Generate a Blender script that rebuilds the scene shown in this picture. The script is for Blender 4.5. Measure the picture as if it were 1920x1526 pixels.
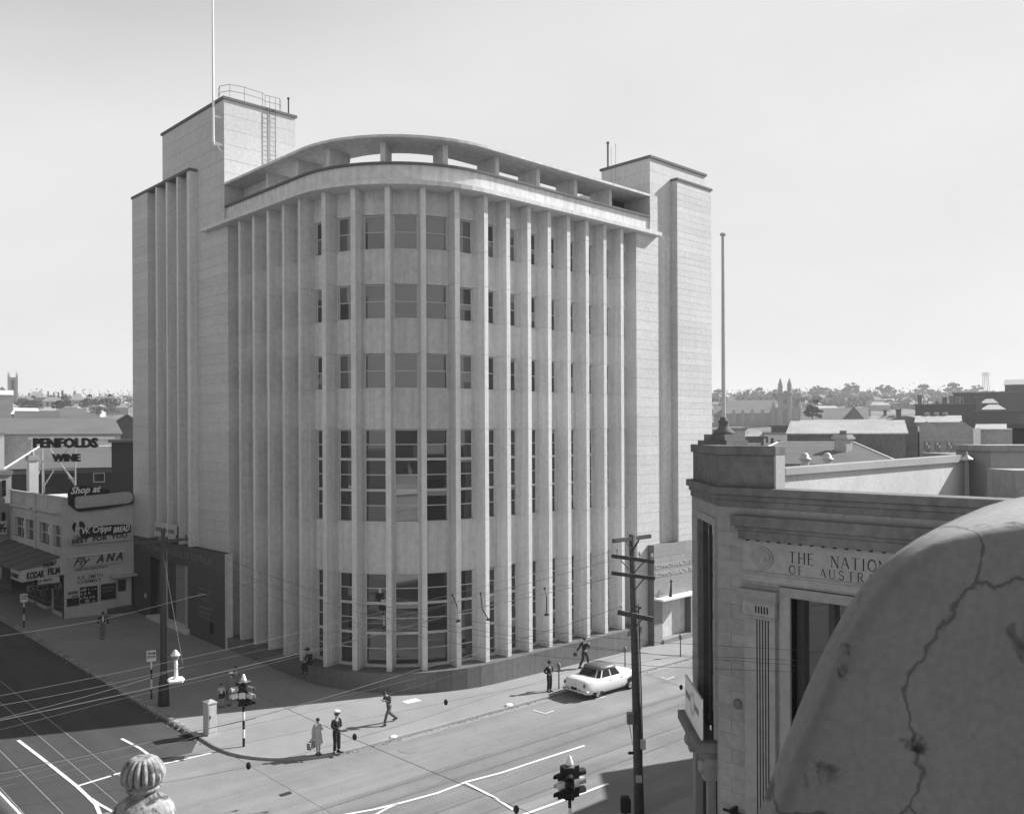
import bpy, math, random
from mathutils import Vector, Matrix
random.seed(7)
S = bpy.context.scene
COL = S.collection
for o in list(bpy.data.objects): bpy.data.objects.remove(o, do_unlink=True)

# ------------------------------------------------------------------ camera, sky, sun, exposure
F_PX, YAW, ROLL, HZ, CAM_Z = 1675.5, .7616, -.0042, 813.9, 13.7      # for a frame of 1920 x 1526
CY, SY, CR, SR = math.cos(YAW), math.sin(YAW), math.cos(ROLL), math.sin(ROLL)
CAM = Vector((0, 0, CAM_Z))
cd = bpy.data.cameras.new('camera')
cd.sensor_width = 36; cd.lens = F_PX / 1920 * 36
cd.shift_y = (HZ - 763) / 1920
cd.clip_start = .1; cd.clip_end = 6000
cd.dof.use_dof = True; cd.dof.focus_distance = 44; cd.dof.aperture_fstop = 9
cam = bpy.data.objects.new('camera', cd); COL.objects.link(cam)
_f = Vector((SY, CY, 0)); _r = Vector((CY, -SY, 0)); _u = Vector((0, 0, 1))
_r2 = _r * CR + _u * SR
_u2 = _u * CR - _r * SR
M = Matrix((( _r2.x, _u2.x, -_f.x, 0), (_r2.y, _u2.y, -_f.y, 0), (_r2.z, _u2.z, -_f.z, CAM_Z), (0, 0, 0, 1)))
cam.matrix_world = M
S.camera = cam

SUN_AZ, SUN_EL = math.radians(-18.8), math.radians(35)               # azimuth measured from +X towards +Y
w = bpy.data.worlds.new('World'); S.world = w; w.use_nodes = True
nt = w.node_tree; nt.nodes.clear()
sky = nt.nodes.new('ShaderNodeTexSky'); sky.sky_type = 'NISHITA'; sky.sun_disc = False
sky.sun_elevation = SUN_EL; sky.sun_rotation = math.pi / 2 - SUN_AZ
sky.air_density = 1.0; sky.dust_density = .35; sky.ozone_density = 1.0; sky.altitude = 20
bw = nt.nodes.new('ShaderNodeSeparateColor')                         # black and white film behind an orange filter
bg = nt.nodes.new('ShaderNodeBackground'); bg.inputs['Strength'].default_value = .15
wo = nt.nodes.new('ShaderNodeOutputWorld')
sh = nt.nodes.new('ShaderNodeMath'); sh.operation = 'SMOOTH_MIN'; sh.inputs[1].default_value = 1.60; sh.inputs[2].default_value = .8   # shoulder of the film: the bright horizon does not burn out
gm = nt.nodes.new('ShaderNodeMath'); gm.operation = 'POWER'; gm.inputs[1].default_value = 1.8                       # contrast of the film
g2 = nt.nodes.new('ShaderNodeMath'); g2.operation = 'MULTIPLY'; g2.inputs[1].default_value = .70
nt.links.new(sky.outputs[0], bw.inputs[0]); nt.links.new(bw.outputs[0], gm.inputs[0]); nt.links.new(gm.outputs[0], g2.inputs[0]); nt.links.new(g2.outputs[0], sh.inputs[0]); cn = nt.nodes.new('ShaderNodeTexNoise'); cn.inputs['Scale'].default_value = 2.2; cn.inputs['Detail'].default_value = 7; cn.inputs['Roughness'].default_value = .6    # the faintest high cloud
tc = nt.nodes.new('ShaderNodeTexCoord'); cm = nt.nodes.new('ShaderNodeMapping'); cm.inputs['Scale'].default_value = (1, 1, 3.2); nt.links.new(tc.outputs['Generated'], cm.inputs['Vector']); nt.links.new(cm.outputs[0], cn.inputs['Vector'])
cr = nt.nodes.new('ShaderNodeMapRange'); cr.inputs['From Min'].default_value = .3; cr.inputs['From Max'].default_value = .7; cr.inputs['To Min'].default_value = .95; cr.inputs['To Max'].default_value = 1.04; nt.links.new(cn.outputs['Fac'], cr.inputs['Value'])
cx = nt.nodes.new('ShaderNodeMath'); cx.operation = 'MULTIPLY'; nt.links.new(sh.outputs[0], cx.inputs[0]); nt.links.new(cr.outputs[0], cx.inputs[1]); nt.links.new(cx.outputs[0], bg.inputs['Color']); nt.links.new(bg.outputs[0], wo.inputs[0])
sl = bpy.data.lights.new('sun', 'SUN'); sl.energy = 2.5; sl.angle = math.radians(.5); sl.color = (1, 1, 1)
so = bpy.data.objects.new('sun', sl); COL.objects.link(so)
sd = Vector((math.cos(SUN_EL) * math.cos(SUN_AZ), math.cos(SUN_EL) * math.sin(SUN_AZ), math.sin(SUN_EL)))
so.rotation_euler = sd.to_track_quat('Z', 'Y').to_euler(); so.location = (0, 0, 80)
S.view_settings.view_transform = 'Standard'; S.view_settings.look = 'None'
S.view_settings.exposure = 1.75; S.view_settings.gamma = 1; S.view_settings.use_curve_mapping = False
S.cycles.use_denoising = True; S.cycles.max_bounces = 6; S.cycles.volume_bounces = 1
S.cycles.diffuse_bounces = 3; S.cycles.glossy_bounces = 3

# ------------------------------------------------------------------ measuring: a pixel of the photograph to a place
def ray(px, py):
    a, b = px - 960, py - HZ
    u, v = a * CR + b * SR, -a * SR + b * CR
    r, z = u / F_PX, -v / F_PX
    return Vector((r * CY + SY, -r * SY + CY, z))
def gz(x, y): return .17 - .0168 * (x - 25) + .0222 * (y - 36)       # the pavement: the streets slope
ROAD_DROP = .10
def on_x(px, py, x): d = ray(px, py); return CAM + d * (x / d.x)
def on_y(px, py, y): d = ray(px, py); return CAM + d * (y / d.y)
def on_z(px, py, z): d = ray(px, py); return CAM + d * ((z - CAM_Z) / d.z)
def at(px, py, dist): return CAM + ray(px, py) * dist
def on_path(px, py, drop=0):
    d = ray(px, py)
    k = .17 - .0168 * (-25) + .0222 * (-36) - drop
    return CAM + d * ((k - CAM_Z) / (d.z + .0168 * d.x - .0222 * d.y))
def on_road(px, py): return on_path(px, py, ROAD_DROP)

# ------------------------------------------------------------------ materials: greys of a black and white photograph
def mat(name, v, rough=.85, big=.12, fine=.10, fs=9, bs=.25, bump=0, streak=0, rnd=0, spec=.3, metal=0, ior=1.45, spots=0, stain=0, cav=0, crack=0, lane=None, pits=0, blot=None):
    m = bpy.data.materials.new(name); m.use_nodes = True
    t = m.node_tree; n = t.nodes; L = t.links
    b = n['Principled BSDF']
    b.inputs['Roughness'].default_value = rough; b.inputs['Metallic'].default_value = metal
    b.inputs['IOR'].default_value = ior
    if 'Specular IOR Level' in b.inputs: b.inputs['Specular IOR Level'].default_value = spec
    geo = n.new('ShaderNodeNewGeometry')
    cur = None
    def term(scale, amp, vec=None, detail=4):
        nonlocal cur
        x = n.new('ShaderNodeTexNoise'); x.inputs['Scale'].default_value = scale; x.inputs['Detail'].default_value = detail
        L.new(vec or geo.outputs['Position'], x.inputs['Vector'])
        r = n.new('ShaderNodeMapRange'); r.inputs['From Min'].default_value = .28; r.inputs['From Max'].default_value = .72
        r.inputs['To Min'].default_value = 1 - amp; r.inputs['To Max'].default_value = 1 + amp
        L.new(x.outputs['Fac'], r.inputs['Value'])
        mul(r.outputs[0]); return x
    def mul(sock):
        nonlocal cur
        if cur is None: cur = sock; return
        k = n.new('ShaderNodeMath'); k.operation = 'MULTIPLY'; L.new(cur, k.inputs[0]); L.new(sock, k.inputs[1]); cur = k.outputs[0]
    if big: term(bs, big)
    fx = term(fs, fine) if fine else None
    if streak:
        mp = n.new('ShaderNodeMapping'); mp.inputs['Scale'].default_value = (2.2, 2.2, .09)
        L.new(geo.outputs['Position'], mp.inputs['Vector']); term(1.6, streak, mp.outputs[0], 6)
    if lane:                                                           # wear along the direction of travel
        mp = n.new('ShaderNodeMapping'); mp.inputs['Scale'].default_value = lane; L.new(geo.outputs['Position'], mp.inputs['Vector']); term(1.0, .16, mp.outputs[0], 5)
        mp = n.new('ShaderNodeMapping'); mp.inputs['Scale'].default_value = [c * 5 for c in lane]; L.new(geo.outputs['Position'], mp.inputs['Vector']); term(1.0, .07, mp.outputs[0], 3)
    if blot:                                                           # ragged dark lichen spots
        x = n.new('ShaderNodeTexNoise'); x.inputs['Scale'].default_value = blot[0]; x.inputs['Detail'].default_value = 7; x.inputs['Roughness'].default_value = .55; x.inputs['Distortion'].default_value = .6
        L.new(geo.outputs['Position'], x.inputs['Vector'])
        r = n.new('ShaderNodeMapRange'); r.inputs['From Min'].default_value = blot[1]; r.inputs['From Max'].default_value = blot[2]; r.inputs['To Min'].default_value = 1; r.inputs['To Max'].default_value = .28
        L.new(x.outputs['Fac'], r.inputs['Value']); mul(r.outputs[0])
    if pits:
        x = n.new('ShaderNodeTexVoronoi'); x.inputs['Scale'].default_value = pits; L.new(geo.outputs['Position'], x.inputs['Vector'])
        q = n.new('ShaderNodeTexNoise'); q.inputs['Scale'].default_value = pits * .35; L.new(geo.outputs['Position'], q.inputs['Vector'])
        k = n.new('ShaderNodeMath'); k.operation = 'ADD'; L.new(x.outputs['Distance'], k.inputs[0]); L.new(q.outputs['Fac'], k.inputs[1])
        r = n.new('ShaderNodeMapRange'); r.inputs['From Min'].default_value = .40; r.inputs['From Max'].default_value = .52; r.inputs['To Min'].default_value = .45; r.inputs['To Max'].default_value = 1
        L.new(k.outputs[0], r.inputs['Value']); mul(r.outputs[0])
    if stain:
        x = n.new('ShaderNodeTexNoise'); x.inputs['Scale'].default_value = 1.1; x.inputs['Detail'].default_value = 8; x.inputs['Roughness'].default_value = .7
        L.new(geo.outputs['Position'], x.inputs['Vector'])
        r = n.new('ShaderNodeMapRange'); r.inputs['From Min'].default_value = .5; r.inputs['From Max'].default_value = .72
        r.inputs['To Min'].default_value = 1; r.inputs['To Max'].default_value = 1 - stain
        L.new(x.outputs['Fac'], r.inputs['Value']); mul(r.outputs[0])
    if spots:
        x = n.new('ShaderNodeTexVoronoi'); x.inputs['Scale'].default_value = spots
        L.new(geo.outputs['Position'], x.inputs['Vector'])
        r = n.new('ShaderNodeMapRange'); r.inputs['From Min'].default_value = .10; r.inputs['From Max'].default_value = .2
        r.inputs['To Min'].default_value = .25; r.inputs['To Max'].default_value = 1
        L.new(x.outputs['Distance'], r.inputs['Value']); mul(r.outputs[0])
    if cav:                                                            # soot lodged in the hollows
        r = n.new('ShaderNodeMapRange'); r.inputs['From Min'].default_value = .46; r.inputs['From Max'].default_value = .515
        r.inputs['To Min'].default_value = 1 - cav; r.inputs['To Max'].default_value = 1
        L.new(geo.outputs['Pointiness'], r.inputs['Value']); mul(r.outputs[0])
    if crack:                                                          # wandering hairline cracks
        q = n.new('ShaderNodeTexNoise'); q.inputs['Scale'].default_value = 4; q.inputs['Detail'].default_value = 5; L.new(geo.outputs['Position'], q.inputs['Vector'])
        vm = n.new('ShaderNodeVectorMath'); vm.operation = 'MULTIPLY_ADD'; vm.inputs[1].default_value = (.5, .5, .5); L.new(q.outputs['Color'], vm.inputs[0]); L.new(geo.outputs['Position'], vm.inputs[2])
        x = n.new('ShaderNodeTexVoronoi'); x.feature = 'DISTANCE_TO_EDGE'; x.inputs['Scale'].default_value = crack; L.new(vm.outputs[0], x.inputs['Vector'])
        r = n.new('ShaderNodeMapRange'); r.inputs['From Min'].default_value = .002; r.inputs['From Max'].default_value = .012; r.inputs['To Min'].default_value = .5; r.inputs['To Max'].default_value = 1
        L.new(x.outputs['Distance'], r.inputs['Value']); mul(r.outputs[0])
    if rnd:
        oi = n.new('ShaderNodeObjectInfo')
        r = n.new('ShaderNodeMapRange'); r.inputs['To Min'].default_value = 1 - rnd; r.inputs['To Max'].default_value = 1 + rnd
        L.new(oi.outputs['Random'], r.inputs['Value']); mul(r.outputs[0])
    if cur is None: b.inputs['Base Color'].default_value = (v, v, v, 1)
    else:
        k = n.new('ShaderNodeMath'); k.operation = 'MULTIPLY'; k.inputs[1].default_value = v; L.new(cur, k.inputs[0])
        c = n.new('ShaderNodeCombineColor')
        for i in range(3): L.new(k.outputs[0], c.inputs[i])
        L.new(c.outputs[0], b.inputs['Base Color'])
    if bump and fx:
        bp = n.new('ShaderNodeBump'); bp.inputs['Strength'].default_value = bump; bp.inputs['Distance'].default_value = .03
        L.new(fx.outputs['Fac'], bp.inputs['Height']); L.new(bp.outputs[0], b.inputs['Normal'])
    return m
M_ = {}
def mk(k, *a, **kw): M_[k] = mat(k, *a, **kw)
mk('concrete', .60, streak=.15, big=.08, fine=.11, fs=3.2, bump=.15)
mk('fin_concrete', .60, streak=.12, big=.06, fine=.09, fs=4, bump=.1)
mk('facing', .54, big=.06, fine=.10, fs=5, rnd=.045, bump=.15, streak=.03)
mk('granite', .075, rough=.5, big=.12, fine=.15, fs=6, rnd=.06, spec=.4)
mk('plinth', .14, rough=.7, big=.14, fine=.12, fs=5, streak=.1, rnd=.05)
mk('dark_coping', .13, big=.1, fine=.1)
mk('white_frame', .60, rough=.5, big=0, fine=.06)
mk('glass', .03, rough=.03, big=0, fine=0, ior=2.0, spec=.5, rnd=0)
mk('pale_glass', .13, rough=.05, big=0, fine=0, ior=1.9, spec=.5)
mk('roller_blind', .30, rough=.25, big=.1, fine=.05)
mk('dark_glass', .012, rough=.05, big=0, fine=0, ior=1.5, spec=.4)
mk('black', .012, rough=.7, big=0, fine=.2)
mk('dark_metal', .04, rough=.5, big=.1, fine=.15)
mk('mid_metal', .18, rough=.5, big=.1, fine=.1)
mk('light_metal', .5, rough=.45, big=.1, fine=.1)
mk('white_paint', .75, rough=.6, big=.06, fine=.08)
mk('cream_paint', .50, rough=.7, big=.12, fine=.1, stain=.15)
mk('asphalt', .22, rough=.9, big=.14, fine=.16, fs=22, bs=.16, bump=.2, stain=.14, lane=(.05, .9, .3))
mk('track_bed', .195, rough=.9, big=.14, fine=.16, fs=18, bs=.3, bump=.2, stain=.14, lane=(.05, .9, .3))
mk('side_asphalt_dimmed', .062, rough=.9, big=.16, fine=.16, fs=22, bs=.2, bump=.2, stain=.14, lane=(.9, .05, .3))  # weaker light and sheen on the side street put into a darker asphalt
mk('side_bed_dimmed', .058, rough=.9, big=.16, fine=.16, fs=22, bs=.2, bump=.2, stain=.14, lane=(.9, .05, .3))
mk('pavement', .262, rough=.9, big=.12, fine=.12, fs=26, bs=.25, bump=.15, stain=.12)
mk('kerb', .26, rough=.9, big=.15, fine=.2, fs=10, rnd=.22)
mk('line_paint', .72, rough=.7, big=.06, fine=.12, fs=14, stain=.2)
mk('rail', .22, rough=.5, big=.1, fine=.2)
mk('groove', .05, big=0, fine=.1)
mk('sandstone', .27, rough=.9, big=.12, fine=.12, fs=5, rnd=.10, bump=.2, stain=.1)
mk('mortar', .27, big=.1, fine=.1)
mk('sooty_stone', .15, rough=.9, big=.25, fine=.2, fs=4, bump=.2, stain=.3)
mk('wood_pole', .085, rough=.9, big=.15, fine=.2, fs=7, streak=.3, bump=.2)
mk('iron_roof', .12, rough=.6, big=.12, fine=.08, streak=.1, rnd=.12)
mk('light_roof', .30, rough=.7, big=.12, fine=.12, fs=1.5, rnd=.12, streak=.2)
mk('dark_roof', .10, rough=.85, big=.15, fine=.15, rnd=.2)
mk('slate_roof', .17, rough=.8, big=.12, fine=.15, rnd=.15)
mk('brick', .13, big=.15, fine=.2, fs=3, rnd=.15)
mk('light_brick', .30, big=.12, fine=.15, fs=3, rnd=.15)
mk('render_wall', .36, big=.12, fine=.1, rnd=.2)
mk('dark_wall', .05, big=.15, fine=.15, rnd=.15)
mk('hill', .13, big=.45, fine=.4, fs=.08, bs=.02)
mk('leaf', .04, rough=.8, big=.25, fine=.3, fs=1.2, rnd=.2)
mk('trunk', .12, rough=.9)
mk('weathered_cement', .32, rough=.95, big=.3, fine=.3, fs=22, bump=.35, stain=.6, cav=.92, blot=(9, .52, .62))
mk('cap_cement', .30, rough=.95, big=.12, fine=.10, fs=45, bump=.06, stain=.25, bs=1.5, crack=1.0, blot=(7, .62, .70), pits=26)
mk('skin', .34, rough=.6, big=0, fine=.04)
mk('hair', .03, rough=.7, big=0, fine=.1)
mk('cloth_black', .018, rough=.9, big=0, fine=.15)
mk('cloth_dark', .05, rough=.9, big=0, fine=.15)
mk('cloth_mid', .16, rough=.9, big=0, fine=.15)
mk('cloth_suit', .10, rough=.9, big=0, fine=.15)
mk('cloth_light', .42, rough=.9, big=0, fine=.12)
mk('cloth_white', .75, rough=.8, big=0, fine=.05)
mk('shoe', .015, rough=.4, big=0, fine=0)
mk('car_white', .78, rough=.25, big=0, fine=0, spec=.6)
mk('car_roof', .13, rough=.4, big=0, fine=0, spec=.3)
mk('chrome', .6, rough=.2, big=0, fine=0, metal=.9)
mk('tyre', .02, rough=.8, big=0, fine=0)

# ------------------------------------------------------------------ mesh building
class MB:
    def __init__(s, fr=None): s.v = []; s.f = []; s.fr = fr
    def P(s, p):
        p = Vector(p); return s.fr(p) if s.fr else p
    def add(s, vs, fs):
        b = len(s.v); s.v += [s.P(p) for p in vs]; s.f += [tuple(b + i for i in f) for f in fs]
    def box(s, x0, x1, y0, y1, z0, z1):
        s.add([(x0, y0, z0), (x1, y0, z0), (x1, y1, z0), (x0, y1, z0), (x0, y0, z1), (x1, y0, z1), (x1, y1, z1), (x0, y1, z1)],
              [(0, 3, 2, 1), (4, 5, 6, 7), (0, 1, 5, 4), (1, 2, 6, 5), (2, 3, 7, 6), (3, 0, 4, 7)]); return s
    def cbox(s, c, d): return s.box(c[0] - d[0] / 2, c[0] + d[0] / 2, c[1] - d[1] / 2, c[1] + d[1] / 2, c[2] - d[2] / 2, c[2] + d[2] / 2)
    def prism(s, poly, z0, z1):
        n = len(poly)
        lo = [(p[0], p[1], z0(p[0], p[1]) if callable(z0) else z0) for p in poly]
        hi = [(p[0], p[1], z1(p[0], p[1]) if callable(z1) else z1) for p in poly]
        s.add(lo + hi, [tuple(range(n - 1, -1, -1)), tuple(range(n, 2 * n))] + [(i, (i + 1) % n, n + (i + 1) % n, n + i) for i in range(n)]); return s
    def extr(s, pts, vec):
        n = len(pts); vec = Vector(vec)
        s.add([Vector(p) for p in pts] + [Vector(p) + vec for p in pts],
              [tuple(range(n - 1, -1, -1)), tuple(range(n, 2 * n))] + [(i, (i + 1) % n, n + (i + 1) % n, n + i) for i in range(n)]); return s
    def poly(s, pts): s.add(pts, [tuple(range(len(pts)))]); return s
    def band(s, a, b, z0, z1):                                        # between two paths of equal length
        n = len(a); vs = []
        for p, q in zip(a, b): vs += [(p[0], p[1], z0), (q[0], q[1], z0), (q[0], q[1], z1), (p[0], p[1], z1)]
        fs = [(0, 1, 2, 3), (4 * n - 1, 4 * n - 2, 4 * n - 3, 4 * n - 4)]
        for i in range(n - 1):
            k = 4 * i
            for j in range(4): fs.append((k + j, k + 4 + j, k + 4 + (j + 1) % 4, k + (j + 1) % 4))
        s.add(vs, fs); return s
    def tube(s, path, r, n=6, r1=None):
        path = [Vector(p) for p in path]; m = len(path); vs = []; fs = []
        for i, p in enumerate(path):
            d = (path[min(i + 1, m - 1)] - path[max(i - 1, 0)]).normalized()
            a = d.orthogonal().normalized() if abs(d.z) < .99 else Vector((1, 0, 0))
            if abs(d.z) < .99: a = d.cross(Vector((0, 0, 1))).normalized()
            b = d.cross(a).normalized(); rr = r if r1 is None else r + (r1 - r) * i / (m - 1)
            for k in range(n):
                t = 2 * math.pi * k / n; vs.append(p + (a * math.cos(t) + b * math.sin(t)) * rr)
        for i in range(m - 1):
            for k in range(n): fs.append((i * n + k, i * n + (k + 1) % n, (i + 1) * n + (k + 1) % n, (i + 1) * n + k))
        fs += [tuple(range(n - 1, -1, -1)), tuple(range((m - 1) * n, m * n))]
        s.add(vs, fs); return s
    def lathe(s, prof, c=(0, 0, 0), n=16, flute=None):
        vs = []; fs = []; m = len(prof); c = Vector(c)
        for i, (r, z) in enumerate(prof):
            for k in range(n):
                t = 2 * math.pi * k / n; rr = r * (flute(i, t) if flute else 1)
                vs.append(c + Vector((rr * math.cos(t), rr * math.sin(t), z)))
        for i in range(m - 1):
            for k in range(n): fs.append((i * n + k, i * n + (k + 1) % n, (i + 1) * n + (k + 1) % n, (i + 1) * n + k))
        fs += [tuple(range(n - 1, -1, -1)), tuple(range((m - 1) * n, m * n))]
        s.add(vs, fs); return s
    def ell(s, c, r, n=12, m=8):
        prof = []
        for i in range(m + 1):
            t = -math.pi / 2 + math.pi * i / m; prof.append((max(math.cos(t), .02), math.sin(t)))
        vs = []; fs = []; c = Vector(c)
        for q, z in prof:
            for k in range(n):
                t = 2 * math.pi * k / n; vs.append(c + Vector((q * math.cos(t) * r[0], q * math.sin(t) * r[1], z * r[2])))
        for i in range(m):
            for k in range(n): fs.append((i * n + k, i * n + (k + 1) % n, (i + 1) * n + (k + 1) % n, (i + 1) * n + k))
        fs += [tuple(range(n - 1, -1, -1)), tuple(range(m * n, (m + 1) * n))]
        s.add(vs, fs); return s
    def mesh(s, name, off=Vector((0, 0, 0)), smooth=False):
        me = bpy.data.meshes.new(name); me.from_pydata([v - off for v in s.v], [], s.f); me.validate()
        if smooth:
            for p in me.polygons: p.use_smooth = True
        me.update(); return me
    def build(s, name, m, parent=None, smooth=False, local=False, bevel=0):
        off = Vector((0, 0, 0))
        if parent is not None and not local: off = wpos(parent)
        me = s.mesh(name, off, smooth)
        me.materials.append(M_[m] if isinstance(m, str) else m)
        o = bpy.data.objects.new(name, me); COL.objects.link(o)
        if parent is not None: o.parent = parent
        if bevel:
            bm = o.modifiers.new('bevel', 'BEVEL'); bm.width = bevel; bm.segments = 2; bm.limit_method = 'ANGLE'
        return o
def wpos(o):
    p = Vector((0, 0, 0))
    while o is not None: p += o.location; o = o.parent
    return p
def tag(o, label=None, cat=None, group=None, kind=None):
    if label: o['label'] = label
    if cat: o['category'] = cat
    if group: o['group'] = group
    if kind: o['kind'] = kind
    return o
def thing(name, label, cat, loc=(0, 0, 0), rz=0, group=None):
    o = bpy.data.objects.new(name, None); COL.objects.link(o); o.empty_display_size = .3
    o.location = loc; o.rotation_euler = (0, 0, rz); return tag(o, label, cat, group)
def struct(o): return tag(o, kind='structure')
def share(name, me, parent, loc=(0, 0, 0), rz=0):                     # a piece that shares its mesh
    o = bpy.data.objects.new(name, me); COL.objects.link(o); o.parent = parent; o.location = loc; o.rotation_euler = (0, 0, rz); return o
def copy_tree(o, parent=None):
    c = o.copy(); COL.objects.link(c)
    if parent is not None: c.parent = parent
    for ch in list(o.children): copy_tree(ch, c)
    return c
def frame(o, u, v=None):                                              # local x along u, local y along v, z up
    o = Vector(o); u = Vector(u).normalized()
    v = Vector(v).normalized() if v is not None else Vector((-u.y, u.x, 0))
    return lambda p: o + u * p.x + v * p.y + Vector((0, 0, p.z))
class Face:                                                           # an upright wall face: u along it, z up, o outward
    def __init__(s, o, u, n): s.o = Vector((o[0], o[1], 0)); s.u = Vector((u[0], u[1], 0)).normalized(); s.n = Vector((n[0], n[1], 0)).normalized()
    def __call__(s, p): return s.o + s.u * p.x + s.n * p.y + Vector((0, 0, p.z))     # local: x = u, y = outward, z
    def uz(s, px, py, out=0):
        d = ray(px, py); o = s.o + s.n * out; t = (o - CAM).dot(s.n) / d.dot(s.n); q = CAM + d * t - s.o
        return q.dot(s.u), q.z
def text(mb, body, size, o, u, up=(0, 0, 1), depth=.02, bold=0, shear=0, width=None, align='LEFT'):
    c = bpy.data.curves.new('t', 'FONT'); c.body = body; c.size = size; c.extrude = depth / 2; c.offset = bold; c.shear = shear; c.resolution_u = 2
    c.align_x = align
    ob = bpy.data.objects.new('t', c); me = ob.to_mesh()
    vs = [v.co.copy() for v in me.vertices]; fs = [tuple(p.vertices) for p in me.polygons]
    ob.to_mesh_clear(); bpy.data.objects.remove(ob); bpy.data.curves.remove(c)
    if not vs: return
    if width:
        x0 = min(v.x for v in vs); x1 = max(v.x for v in vs); k = width / max(x1 - x0, 1e-6)
        for v in vs: v.x = (v.x - x0) * k
    o = Vector(o); u = Vector(u).normalized(); up = Vector(up).normalized(); n = u.cross(up)
    mb.add([o + u * v.x + up * v.y + n * v.z for v in vs], fs)
# ================================================================== THE SETTING
X0, Y0, RAD = 25.68, 36.47, 7.27                                      # front of the fins: left face, right face, corner radius
CEN = (X0 + RAD, Y0 + RAD)
ZB, ZT = 1.2, 26.8
def smooth(a, b, t): t = max(0, min(1, (t - a) / (b - a))); return t * t * (3 - 2 * t)
def hgt(x, y):
    d = math.hypot(x - 25, y - 36); k = min(1, 130 / max(d, 1))
    base = .17 - .0168 * (x - 25) * k + .0222 * (y - 36) * k - .45
    cr = x * CY - y * SY; dp = x * SY + y * CY
    rise = 30 * smooth(170, 620, dp) + 18 * smooth(520, 980, dp)
    rise *= .55 + .45 * smooth(-.1, .35, cr / max(dp, 30)) if cr > 0 else .95
    return base + rise * smooth(100, 260, d) + 1.5 * math.sin(x * .013) * math.cos(y * .017) * smooth(150, 400, d)
g = MB(); N = 72
def gx(i): t = (i - N / 2) / (N / 2); return 25 + math.copysign(abs(t) ** 2.2 * 2600, t) + 25 * t
for j in range(N + 1):
    for i in range(N + 1): x, y = gx(i), gx(j) + 11; g.v.append(Vector((x, y, hgt(x, y))))
for j in range(N):
    for i in range(N): a = j * (N + 1) + i; g.f.append((a, a + 1, a + N + 2, a + N + 1))
struct(g.build('ground', 'hill', smooth=True))

KX, KY, KW, KS = 17.25, 32.65, 5.15, 20.25                            # kerb lines
def rz(x, y): return gz(x, y) - ROAD_DROP
def slab(poly, top=0, thick=.4): return lambda mb: mb.prism(poly, lambda x, y: gz(x, y) + top - thick, lambda x, y: gz(x, y) + top)
road = MB()
def sheet(mb, poly, lift): mb.poly([(x, y, rz(x, y) + lift) for x, y in poly])
sheet(road, [(KW - .5, -60), (KX + .5, -60), (KX + .5, 190), (KW - .5, 190)], 0)
for poly in ([(-90, KS - .5), (KW - .5, KS - .5), (KW - .5, KY + .5), (-90, KY + .5)], [(KX + .5, KS - .5), (210, KS - .5), (210, KY + .5), (KX + .5, KY + .5)],
             [(KX + .5, KY + .5), (KX + 5, KY + .5), (KX + .5, KY + 5)], [(KX + .5, KS - .5), (KX + .5, KS - 5), (KX + 5, KS - .5)],
             [(KW - .5, KY + .5), (KW - .5, KY + 5), (KW - 5, KY + .5)], [(KW - .5, KS - .5), (KW - 5, KS - .5), (KW - .5, KS - 5)]):
    sheet(road, poly, 0)
road_o = struct(road.build('road', 'asphalt'))
sp = MB(); sheet(sp, [(KW - .5, 36.9), (16.3, 36.9), (18, 39.5), (KX + .5, 39.5), (KX + .5, 190), (KW - .5, 190)], .002); sp.build('side_street_dimming', 'side_asphalt_dimmed', road_o)  # sheet over the road that carries the dimmer light as colour
tb = MB()                                                             # darker strip of paving the tram rails lie in
sheet(tb, [(5, 24.0), (200, 24.0), (200, 28.75), (5, 28.75)], .004)
sheet(tb, [(9.0, -60), (13.4, -60), (13.4, 23.9), (9.0, 23.9)], .004)
tb.build('track_paving', 'track_bed', road_o)
tb = MB(); sheet(tb, [(9.0, 33.2), (13.4, 33.2), (13.4, 190), (9.0, 190)], .005); tb.build('track_paving', 'side_bed_dimmed', road_o)
for x in (9.3, 10.34, 12.1, 13.1):
    m = MB(); sheet(m, [(x - .025, -60), (x + .02, -60), (x + .02, 190), (x - .025, 190)], .012); m.build('tram_rail', 'rail', road_o)
    m = MB(); sheet(m, [(x + .02, -60), (x + .075, -60), (x + .075, 190), (x + .02, 190)], .009); m.build('rail_groove', 'groove', road_o)
for y in (24.35, 25.5, 27.42, 28.42):
    m = MB(); sheet(m, [(-60, y - .022), (200, y - .022), (200, y + .02), (-60, y + .02)], .016); m.build('tram_rail', 'rail', road_o)
    m = MB(); sheet(m, [(-60, y + .02), (200, y + .02), (200, y + .055), (-60, y + .055)], .009); m.build('rail_groove', 'groove', road_o)
def stripe(name, pix, wd, closed=False):
    pts = [on_road(*p) for p in pix]; m = MB(); L = []; R_ = []
    for i, p in enumerate(pts):
        d = (pts[min(i + 1, len(pts) - 1)] - pts[max(i - 1, 0)]); d.z = 0; d.normalize(); n = Vector((-d.y, d.x, 0)) * wd / 2
        L.append(p + n); R_.append(p - n)
    for i in range(len(pts) - 1): sheet(m, [(q.x, q.y) for q in (L[i], L[i + 1], R_[i + 1], R_[i])], .024)
    return m.build(name, 'line_paint', road_o)
stripe('lane_line', [(34, 1388), (90, 1431), (145, 1475), (165, 1494), (180, 1509), (187, 1526), (190, 1545)], .14)
stripe('lane_line', [(170, 1497), (186, 1508), (215, 1524), (240, 1536)], .12)
stripe('lane_line', [(228, 1385), (262, 1403), (283, 1418), (303, 1432)], .13)
stripe('stop_line', [(145, 1474), (175, 1465), (208, 1455)], .13); stripe('stop_line', [(213, 1453), (232, 1448), (262, 1440), (304, 1433), (350, 1423), (396, 1412)], .13)
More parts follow.
